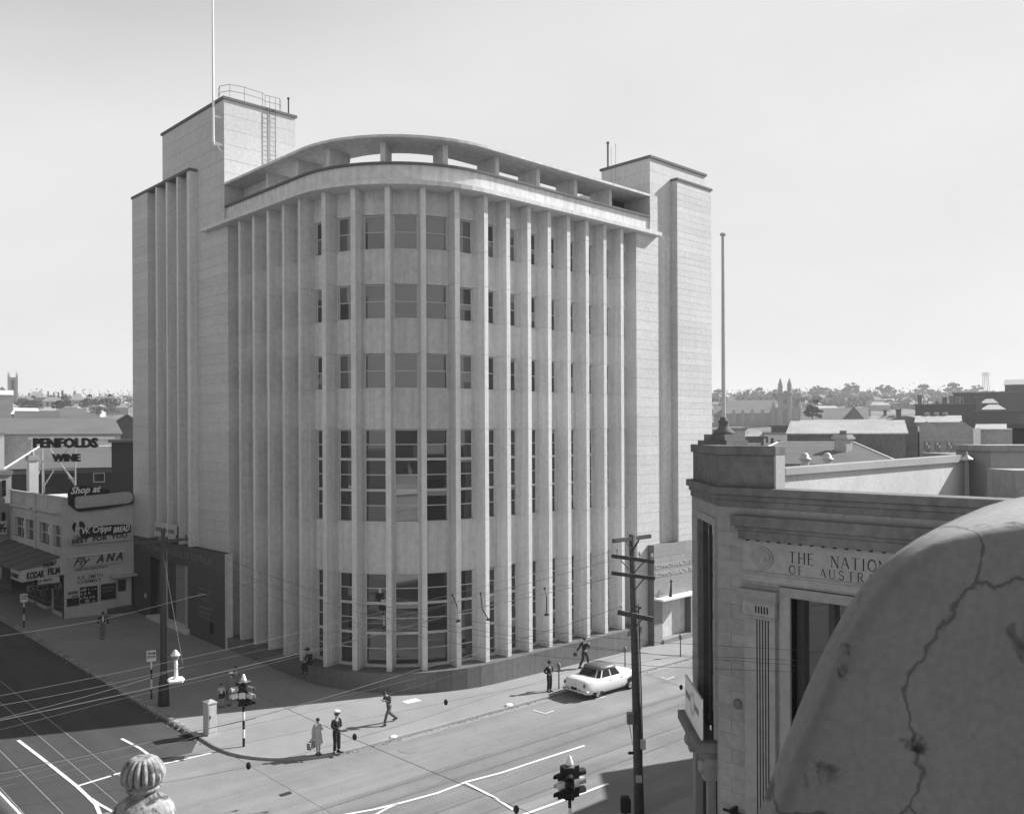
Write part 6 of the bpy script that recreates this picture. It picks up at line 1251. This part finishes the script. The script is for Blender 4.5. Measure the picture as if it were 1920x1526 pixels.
# cabin: lower ring at the belt, upper ring under the roof
lo_ = [(.92, -.64), (1.2, -.79), (2.95, -.79), (3.16, -.62), (3.16, .62), (2.95, .79), (1.2, .79), (.92, .64)]; hi_ = [(1.32, -.48), (1.5, -.63), (2.55, -.65), (2.72, -.5), (2.72, .5), (2.55, .65), (1.5, .63), (1.32, .48)]
m = MB(); m.v = [Vector((x, y, .97)) for x, y in lo_] + [Vector((x, y, 1.42)) for x, y in hi_]; m.f = [(i, (i + 1) % 8, 8 + (i + 1) % 8, 8 + i) for i in range(8)]; m.build('cabin', 'car_white', car, local=True)
ro = MB(); r1 = [(1.27, -.48), (1.46, -.65), (2.0, -.68), (2.58, -.67), (2.78, -.5), (2.78, .5), (2.58, .67), (2.0, .68), (1.46, .65), (1.27, .48)]; n = 10
for q, z_ in ((1.0, 1.40), (.99, 1.45), (.88, 1.53), (.55, 1.60), (.1, 1.625)): ro.v += [Vector((2.03 + (x - 2.03) * q, y * q, z_)) for x, y in r1]
for i in range(4):
    for j in range(n): ro.f.append((i * n + j, i * n + (j + 1) % n, (i + 1) * n + (j + 1) % n, (i + 1) * n + j))
ro.f += [tuple(range(4 * n, 5 * n)), tuple(range(n))[::-1]]; ro.build('roof', 'car_roof', car, smooth=True, local=True)
def glass(i, a0, a1, b0=.12, b1=.9, nm='window'):
    l0, l1, h0, h1 = Vector((*lo_[i], .97)), Vector((*lo_[(i + 1) % 8], .97)), Vector((*hi_[i], 1.42)), Vector((*hi_[(i + 1) % 8], 1.42)); nrm = (l1 - l0).cross(h0 - l0).normalized(); f = lambda s_, t_: (l0.lerp(l1, s_)).lerp(h0.lerp(h1, s_), t_) + nrm * .012
    m = MB(); m.add([f(a0, b0), f(a1, b0), f(a1, b1), f(a0, b1)], [(0, 1, 2, 3)]); return m.build(nm, 'dark_glass', car, local=True)
glass(1, .06, .47); glass(1, .53, .95); glass(5, .05, .47); glass(5, .53, .94); glass(3, .03, .97, .1, .95, 'windscreen'); glass(7, .03, .97, .1, .95, 'rear_window'); glass(0, .15, .95); glass(6, .05, .85)
for x in (.98, 3.66):
    for s_ in (-1, 1):
        yy_ = .72 * s_; w_ = MB(); w_.add([(x + r_ * math.cos(2 * math.pi * k / 20), yy_ + o_ * s_, .32 + r_ * math.sin(2 * math.pi * k / 20)) for r_, o_ in ((.2, .12), (.3, .12), (.325, .07), (.325, -.08), (.2, -.09)) for k in range(20)], [(i * 20 + k, i * 20 + (k + 1) % 20, (i + 1) * 20 + (k + 1) % 20, (i + 1) * 20 + k) for i in range(4) for k in range(20)]); wh = thing('wheel', None, None); wh.parent = car
        w_.build('tyre', 'tyre', wh, smooth=True, local=True); h_ = MB(); h_.add([(x + r_ * math.cos(2 * math.pi * k / 16), yy_ + o_ * s_, .32 + r_ * math.sin(2 * math.pi * k / 16)) for r_, o_ in ((.2, .115), (.14, .09), (.12, .13), (.02, .15)) for k in range(16)], [(i * 16 + k, i * 16 + (k + 1) % 16, (i + 1) * 16 + (k + 1) % 16, (i + 1) * 16 + k) for i in range(3) for k in range(16)]); h_.build('hub_cap', 'chrome', wh, local=True)
        a = MB(); a.add([(x + .40 * math.cos(math.pi * k / 12), s_ * (.845 if x < 2 else .852), .34 + .40 * math.sin(math.pi * k / 12)) for k in range(13)] + [(x - .40, s_ * .83, .26), (x + .40, s_ * .83, .26)], [tuple(list(range(13)) + [13, 14])]); a.build('wheel_arch', 'black', car, local=True)
for nm, x, zz_ in (('rear_bumper', -.06, .46), ('front_bumper', 4.44, .46)):
    m = MB(); sg_ = -1 if x < 1 else 1; m.tube([Vector((x - sg_ * .35, -.84, zz_)), Vector((x - sg_ * .06, -.76, zz_)), Vector((x, -.4, zz_)), Vector((x, .4, zz_)), Vector((x - sg_ * .06, .76, zz_)), Vector((x - sg_ * .35, .84, zz_))], .065, 8)
    for y_ in (-.42, .42): m.cbox((x + sg_ * .02, y_, zz_ + .02), (.08, .07, .26))
    m.build(nm, 'chrome', car, smooth=True, local=True)
for y_ in (-.69, .69): m = MB(); m.ell((.02, y_, .80), (.05, .055, .11), 8, 6); m.build('tail_light', 'dark_metal', car, smooth=True, local=True); m = MB(); m.ell((4.3, y_ * .85, .72), (.1, .1, .1), 10, 6); m.build('headlight', 'chrome', car, local=True)
MB().box(-.02, .0, -.2, .2, .52, .64).build('number_plate', 'black', car, local=True); m = MB(); m.box(.0, .03, -.12, .12, .76, .79); m.build('boot_handle', 'chrome', car, local=True)
for s_ in (-1, 1):
    m = MB(); m.box(1.2, 3.9, s_ * .85 - .01, s_ * .85 + .01, .66, .685); m.build('side_trim', 'chrome', car, local=True); m = MB()
    for x in (1.32, 2.06, 2.95): m.box(x, x + .015, s_ * .846 - .006, s_ * .846 + .006, .34, .93)
    m.build('door_seam', 'dark_metal', car, local=True)
    for x in (1.9, 2.8): MB().box(x, x + .12, s_ * .86 - .012, s_ * .86 + .012, .83, .86).build('door_handle', 'chrome', car, local=True)
q = on_path(735, 1381) ; lit = thing('paper_litter', 'crumpled white paper lying in the gutter near the walking man', 'litter', q); m = MB(); m.ell(q + Vector((0, -.1, .02)), (.22, .14, .08), 7, 4); m.build('paper', 'white_paint', lit)
q = on_path(954, 1323); lit = thing('paper_litter', 'crumpled white paper on the kerb left of the man with hands on hips', 'litter', q); m = MB(); m.ell(q + Vector((0, 0, .03)), (.26, .18, .1), 7, 4); m.build('paper', 'white_paint', lit)
# ================================================================== PEOPLE
def skin(name, V, E, Rr, mtl, parent, sub=1, root=0):
    me = bpy.data.meshes.new(name); me.from_pydata([Vector(v) for v in V], E, []); o = bpy.data.objects.new(name, me); COL.objects.link(o)
    md = o.modifiers.new('s', 'SKIN'); md.use_smooth_shade = True; md.branch_smoothing = .3
    sv = me.skin_vertices[0].data
    for i, r_ in enumerate(Rr): sv[i].radius = (r_, r_) if not isinstance(r_, tuple) else r_; sv[i].use_root = (i == root)
    o.modifiers.new('u', 'SUBSURF').levels = sub; o.modifiers['u'].render_levels = sub
    dg = bpy.context.evaluated_depsgraph_get(); nm = bpy.data.meshes.new_from_object(o.evaluated_get(dg)); nm.name = name
    bpy.data.objects.remove(o); bpy.data.meshes.remove(me); nm.materials.clear(); nm.materials.append(M_[mtl])
    for p in nm.polygons: p.use_smooth = True
    r = bpy.data.objects.new(name, nm); COL.objects.link(r); r.parent = parent; return r
class Graph:
    def __init__(s): s.v = []; s.e = []; s.r = []
    def n(s, p, r, prev=None): s.v.append(Vector(p)); s.r.append(r); i = len(s.v) - 1; (prev is not None) and s.e.append((prev, i)); return i
    def chain(s, pts, rs, prev=None):
        for p, r in zip(pts, rs): prev = s.n(p, r, prev)
        return prev
    def build(s, name, m, par, sub=1): return skin(name, s.v, s.e, s.r, m, par, sub)
BASE = dict(pel=(0, 0, .95), wai=(0, 0, 1.08), che=(0, .0, 1.28), nec=(0, .0, 1.47), hed=(0, .02, 1.60), sh=.185, shz=1.41,
            le=(-.25, -.02, 1.13), lw=(-.25, .06, .88), re=(.25, -.02, 1.13), rw=(.25, .06, .88),
            lk=(-.1, .03, .51), la=(-.11, -.01, .09), rk=(.1, .03, .51), ra=(.11, -.01, .09), hip=.095, face=0)
def hand(g, i, w_, e_, s_, side):
    w_, e_ = Vector(w_), Vector(e_); d = (w_ - e_).normalized(); a = d.cross(Vector((0, 0, 1)) if abs(d.z) < .8 else Vector((0, 1, 0))).normalized(); p = g.n(w_ + d * .05 * s_, .028 * s_, i)
    for k, L in enumerate((.062, .072, .068, .052)):
        o = a * (-.022 + .015 * k) * s_; g.chain([w_ + d * .085 * s_ + o, w_ + d * (.085 + L * .55) * s_ + o * 1.1 + Vector((0, 0, -.006)), w_ + d * (.085 + L) * s_ + o * 1.1 + Vector((0, 0, -.02))], [.0095 * s_, .009 * s_, .007 * s_], p)
    g.chain([w_ + d * .05 * s_ - a * .035 * s_ * side, w_ + d * .085 * s_ - a * .045 * s_ * side], [.010 * s_, .008 * s_], p)
def person(label, loc, rot, top='cloth_black', legs='cloth_dark', h=1.72, coat=None, skirt=None, hat=None, hair='hair', pose=None, sleeves=True, group=None, shirt=None, bare_legs=False, shorts=False):
    J = dict(BASE); J.update(pose or {}); s_ = h / 1.74; t = thing('person', label, 'person', loc, rot); t.scale = (s_, s_, s_)
    V = Vector; pel, wai, che, nec, hed = V(J['pel']), V(J['wai']), V(J['che']), V(J['nec']), V(J['hed'])
    lsh = V((che.x - J['sh'], che.y, J['shz'])) if 'lsh' not in J else V(J['lsh']); rsh = V((che.x + J['sh'], che.y, J['shz'])) if 'rsh' not in J else V(J['rsh'])
    lh, rh = pel + V((-J['hip'], 0, -.03)), pel + V((J['hip'], 0, -.03))
    fd = V((math.sin(J['face']), math.cos(J['face']), 0))
    def toe(a, k): d = J.get(k, (0, .15, -.055)); return V(a) + V(d)
    # one continuous body
    g = Graph(); p = g.n(pel, .115); w_ = g.n(wai, .105, p); c = g.n(che, .12, w_); n_ = g.n(nec, .052, c); hd = g.n(nec.lerp(hed, .55), .06, n_)
    up = (hed - nec).normalized(); g.chain([hed - up * .01, hed + up * .07], [.082, .078], hd)
    ends = {}
    for sd, sh, el, wr in (('l', lsh, J['le'], J['lw']), ('r', rsh, J['re'], J['rw'])):
        i = g.chain([sh, V(sh).lerp(V(el), .5), el, V(el).lerp(V(wr), .5), wr], [.055, .045, .04, .036, .026], c); hand(g, i, wr, el, 1, 1 if sd == 'l' else -1)
    for sd, hp, kn, an in (('l', lh, J['lk'], J['la']), ('r', rh, J['rk'], J['ra'])):
        g.chain([hp, V(hp).lerp(V(kn), .5), kn, V(kn).lerp(V(an), .45), an, toe(an, sd + 't')], [.085, .075, .055, .052, .035, .03], p)
    g.build('body', 'skin', t)
    # face features and hair
    c_ = hed + up * .03; rt = V((fd.y, -fd.x, 0))
    m = MB(); m.ell(c_ + fd * .088 - up * .02, (.014, .02, .022), 6, 5); m.v = m.v; nose = m.build('nose', 'skin', t, smooth=True, local=True)
    m = MB()
    for k in (-1, 1): m.ell(c_ + fd * .074 + rt * .032 * k + up * .005, (.012, .012, .008), 6, 4)
    m.ell(c_ + fd * .074 - up * .062, (.022, .012, .006), 6, 4); m.build('face_marks', 'hair', t, local=True)
    m = MB()
    for k in (-1, 1): m.ell(c_ + rt * .082 * k - up * .01, (.014, .018, .03), 6, 5)
    m.build('ears', 'skin', t, smooth=True, local=True)
    m = MB(); m.ell(c_ - fd * .018 + up * .03, (.095, .1, .092), 12, 8); m.build('hair', hair, t, smooth=True, local=True)
    if hat:
        kind, hm = hat; hz = c_ + up * .075; m = MB()
        if kind == 'cap': m.lathe([(.09, -.03), (.095, .015), (.135, .05), (.14, .07), (.11, .095), (.02, .1)], hz, 16); m.build('cap', hm, t, smooth=True, local=True); b = MB(); b.lathe([(.097, -.035), (.098, .01)], hz, 16); b.ell(hz + fd * .095 - up * .03, (.075, .06, .012), 10, 4); b.build('cap_band', 'cloth_black', t, smooth=True, local=True)
        elif kind == 'hat': m.lathe([(.02, .0), (.165, -.01), (.165, .004), (.098, .01), (.092, .08), (.07, .105), (.01, .09)], hz, 16); m.build('hat', hm, t, smooth=True, local=True)
        else: m.lathe([(.1, -.02), (.13, .0), (.12, .03), (.1, .06), (.05, .085), (.01, .09)], hz - fd * .01, 14); m.build('hat', hm, t, smooth=True, local=True)
    if not bare_legs and not skirt:
        g = Graph(); p = g.n(pel, .135); w_ = g.n(wai, .12, p)
        for hp, kn, an in ((lh, J['lk'], J['la']), (rh, J['rk'], J['ra'])):
            kn, an = V(kn), V(an); tgt = [hp, hp.lerp(kn, .5), kn, kn.lerp(an, .5), an + V((0, 0, .02))] if not shorts else [hp, hp.lerp(kn, .4), hp.lerp(kn, .75)]
            g.chain(tgt, [.105, .098, .08, .078, .074] if not shorts else [.105, .1, .1], p)
        g.build('shorts' if shorts else 'trousers', legs, t)
    if not coat:
        g = Graph(); p = g.n(pel + V((0, 0, .0)), .135); w_ = g.n(wai, .130, p); c = g.n(che, .145, w_); g.n(nec - V((0, 0, .02)), .07, c)
        for sh, el, wr in ((lsh, J['le'], J['lw']), (rsh, J['re'], J['rw'])):
            el, wr = V(el), V(wr)
            if sleeves: g.chain([sh, sh.lerp(el, .5), el, el.lerp(wr, .5), wr.lerp(el, .08)], [.075, .066, .06, .055, .046], c)
            else: g.chain([sh, sh.lerp(el, .6)], [.075, .07], c)
        g.build('jacket', top, t)
    else:
        hem, wd = coat; prof = [(.10, nec.z - .03), (.2, J['shz'] - .01), (.205, che.z - .05), (.175, wai.z), (.2, pel.z - .02), (.22 * wd, (pel.z + hem) / 2), (.25 * wd, hem)]
        m = MB(); n = 20
        for i, (r_, z_) in enumerate(prof):
            cx = che.x + (pel.x - che.x) * min(1, i / 4); cyy = che.y + (pel.y - che.y) * min(1, i / 4)
            for k in range(n): a = 2 * math.pi * k / n; f_ = 1 + (.05 * math.cos(7 * a) if i > 4 else 0); m.v.append(V((cx + r_ * math.cos(a) * f_, cyy + r_ * .68 * math.sin(a) * f_, z_)))
        for i in range(len(prof) - 1):
            for k in range(n): m.f.append((i * n + k, i * n + (k + 1) % n, (i + 1) * n + (k + 1) % n, (i + 1) * n + k))
        m.f.append(tuple(range(n))[::-1]); m.build('coat', top, t, smooth=True, local=True)
        g = Graph(); c = g.n(che + V((0, 0, .06)), .12)
        for sh, el, wr in ((lsh, J['le'], J['lw']), (rsh, J['re'], J['rw'])): el, wr = V(el), V(wr); g.chain([sh, sh.lerp(el, .5), el, el.lerp(wr, .5), wr.lerp(el, .06)], [.078, .07, .064, .06, .052], c)
        g.build('sleeves', top, t)
    if shirt:
        m = MB(); q = che + V((0, .11, .02)); m.extr([q + V((-.05, .03, .16)), q + V((.05, .03, .16)), q + V((.035, .035, -.2)), q + V((-.035, .035, -.2))], (0, .012, 0)); m.build('shirt_front', shirt, t, local=True)
    g = None
    for an, k in ((J['la'], 'lt'), (J['ra'], 'rt')):
        an = V(an); d = V(J.get(k, (0, .15, -.055))); m = MB(); q = an + d * .5; q.z = min(an.z - .04, q.z)
        fr = frame((an.x, an.y, 0), V((d.y, -d.x, 0)), V((d.x, d.y, 0))); L = math.hypot(d.x, d.y); zb_ = an.z - .09
        m = MB(fr); m.extr([(-.045, -.08, zb_), (.045, -.08, zb_), (.05, L * .6, zb_), (.035, L + .04, zb_), (-.035, L + .04, zb_), (-.05, L * .6, zb_)], (0, 0, .05)); m.extr([(-.042, -.08, zb_ + .05), (.042, -.08, zb_ + .05), (.04, L * .5, zb_ + .05), (-.04, L * .5, zb_ + .05)], (0, 0, .045)); m.build('shoe', 'shoe', t, local=True)
    return t
def facing(px, py, deg): return on_path(px, py), math.radians(deg)
# rotation 0 faces +Y (away along the left street); towards the camera is about 136 degrees
q, r = facing(631, 1411, -172)
person('policeman in dark tunic and white cap standing at the kerb', q, r, 'cloth_black', 'cloth_black', 1.76, hat=('cap', 'cloth_white'), pose=dict(le=(-.26, -.03, 1.15), lw=(-.05, .24, 1.1), re=(.26, .02, 1.14), rw=(.08, .26, 1.08), la=(-.12, 0, .09), ra=(.12, .02, .09), lt=(-.05, .15, -.055), rt=(.06, .15, -.055), face=-.5))
q, r = facing(596, 1414, 178)
wmn = person('woman in pale coat carrying a striped shopping bag', q, r, 'cloth_light', 'cloth_mid', 1.55, coat=(.52, 1.0), hair='hair', skirt=True, pose=dict(re=(.26, -.02, 1.12), rw=(.29, .05, .84), le=(-.25, .03, 1.16), lw=(-.12, .2, 1.28), ra=(.06, .05, .09), la=(-.08, -.02, .09), rk=(.08, .04, .5), lk=(-.09, .01, .5)), bare_legs=True)
tb_ = thing('shopping_bag', 'striped shopping bag held in the woman\'s hand', 'bag', q + Vector((-.33, -.02, .33)), .5); m = MB(); m.extr([(-.2, -.08, 0), (.2, -.08, 0), (.24, -.08, .3), (-.24, -.08, .3)], (0, .16, 0)); m.build('bag', 'cloth_light', tb_, local=True)
for i in range(4): MB().box(-.215 - i * .008, .215 + i * .008, -.086, .086, .03 + i * .075, .06 + i * .075).build('stripe', 'cloth_black', tb_, local=True)
m = MB(); m.tube([(-.12, 0, .3), (-.06, 0, .42), (.06, 0, .42), (.12, 0, .3)], .01, 5); m.build('handle', 'cloth_black', tb_, local=True)
m = MB(); m.ell((.16, 0, .34), (.12, .09, .09), 8, 6); m.build('parcel', 'cloth_white', tb_, local=True)
q, r = facing(730, 1356, 98)
wk = person('man in mid grey suit striding left and reading', q, r, 'cloth_suit', 'cloth_suit', 1.72, hair='hair', pose=dict(pel=(0, 0, .9), wai=(0, .03, 1.03), che=(0, .1, 1.22), nec=(0, .2, 1.38), hed=(0, .28, 1.46), shz=1.34, le=(-.22, .16, 1.08), lw=(-.08, .40, 1.2), re=(.22, .16, 1.08), rw=(.08, .40, 1.2), lk=(-.09, .26, .5), la=(-.09, .40, .09), rk=(.09, -.10, .48), ra=(.09, -.50, .15), rt=(0, .13, -.09)))
nr = thing('newspaper', 'folded newspaper held open by the striding man', 'newspaper', q + Vector((-.46, -.04, 1.22)), r); m = MB(); m.extr([(-.16, 0, 0), (.16, 0, 0), (.16, .03, .02), (-.16, .03, .02)], (0, .17, .07)); m.build('page', 'cloth_white', nr, local=True)
q, r = facing(1030, 1296, -178)
person('man in dark suit and hat with hands on hips by the meter', q, r, 'cloth_black', 'cloth_black', 1.62, hat=('hat', 'cloth_dark'), shirt='cloth_mid', pose=dict(le=(-.36, -.08, 1.17), lw=(-.17, .08, 1.05), re=(.36, -.08, 1.17), rw=(.17, .08, 1.05), la=(-.1, 0, .09), ra=(.12, 0, .09), face=-.4))
q, r = facing(1096, 1252, -88)
w2 = person('man in dark jacket walking away past the bank wall', q, r, 'cloth_black', 'cloth_dark', 1.80, hair='hair', pose=dict(le=(-.28, -.12, 1.14), lw=(-.36, -.28, .95), re=(.25, .1, 1.18), rw=(.12, .25, 1.35), lk=(-.09, -.02, .5), la=(-.09, -.32, .13), lt=(0, .13, -.08), rk=(.09, .2, .5), ra=(.09, .24, .09)))
cp = thing('satchel', 'small dark bag swinging from the walking man\'s hand', 'bag', q + Vector((-.42, .36, .72)), r); m = MB(); m.extr([(-.12, -.04, 0), (.12, -.04, 0), (.1, -.04, .17), (-.1, -.04, .17)], (0, .08, 0)); m.tube([(-.08, 0, .17), (0, 0, .24), (.08, 0, .17)], .008, 4); m.build('bag', 'cloth_dark', cp, local=True)
q, r = facing(434, 1322, 0)
person('woman seen from behind in long pale coat and white hat', q, r, 'cloth_mid', 'cloth_mid', 1.62, coat=(.30, 1.12), hat=('beret', 'cloth_white'), skirt=True, bare_legs=True, pose=dict(le=(-.3, .0, 1.12), lw=(-.32, .03, .86), re=(.26, .02, 1.12), rw=(.22, .12, .9)))
q, r = facing(415, 1326, -30)
boy = person('boy in pale shirt and dark shorts beside the long coat', q, r, 'cloth_light', 'cloth_black', 1.18, shorts=True, sleeves=False, pose=dict(re=(.27, .03, 1.12), rw=(.3, .12, .88)))
sb = thing('school_bag', 'black bag hanging between boy and woman', 'bag', on_path(424, 1322) + Vector((0, 0, .42)), -.3); MB().box(-.2, .2, -.07, .07, 0, .28).build('bag', 'cloth_black', sb, local=True, bevel=.03)
q, r = facing(446, 1316, -20); q2 = on_path(443, 1312)
person('dark haired person partly hidden beyond the woman in long coat', q2, r, 'cloth_mid', 'cloth_black', 1.7)
q, r = facing(193, 1197, 165)
person('man in open dark jacket and pale shirt on shaded footpath', q, r, 'cloth_black', 'cloth_mid', 1.7, shirt='cloth_white', pose=dict(le=(-.3, -.06, 1.14), lw=(-.3, .0, .9), re=(.33, -.05, 1.15), rw=(.22, .12, .98), lk=(-.06, .1, .5), la=(-.02, .14, .09)))
# man seated on the plinth ledge
th = .10; sp_ = Vector((CEN[0] - (RAD + .16) * math.cos(th), CEN[1] - (RAD + .16) * math.sin(th), 0))
sz = ZB + .02
person('man in dark suit and hat sitting on the plinth ledge between two fins', (sp_.x + .14, sp_.y, sz - .86), math.radians(96), 'cloth_black', 'cloth_black', 1.7, hat=('hat', 'cloth_black'), pose=dict(pel=(0, 0, .99), wai=(0, .02, 1.12), che=(0, .06, 1.32), nec=(0, .12, 1.5), hed=(0, .17, 1.62), shz=1.45, le=(-.25, .12, 1.2), lw=(-.08, .33, 1.08), re=(.25, .12, 1.2), rw=(.08, .33, 1.08), lk=(-.13, .42, .94), la=(-.14, .40, .5), rk=(.13, .42, .94), ra=(.12, .44, .5), lt=(0, .14, -.05), rt=(0, .14, -.05)))

# ================================================================== AIR
hz_ = MB(); hz_.box(-60, 1500, -60, 1500, -8, 62)
hm = bpy.data.materials.new('air'); hm.use_nodes = True; n = hm.node_tree.nodes; n.remove(n['Principled BSDF']); pv = n.new('ShaderNodeVolumePrincipled'); pv.inputs['Color'].default_value = (.95, .95, .95, 1); pv.inputs['Density'].default_value = .00028; pv.inputs['Anisotropy'].default_value = .2
hm.node_tree.links.new(pv.outputs[0], n['Material Output'].inputs['Volume'])
ho = hz_.build('haze', hm); tag(ho, kind='stuff')
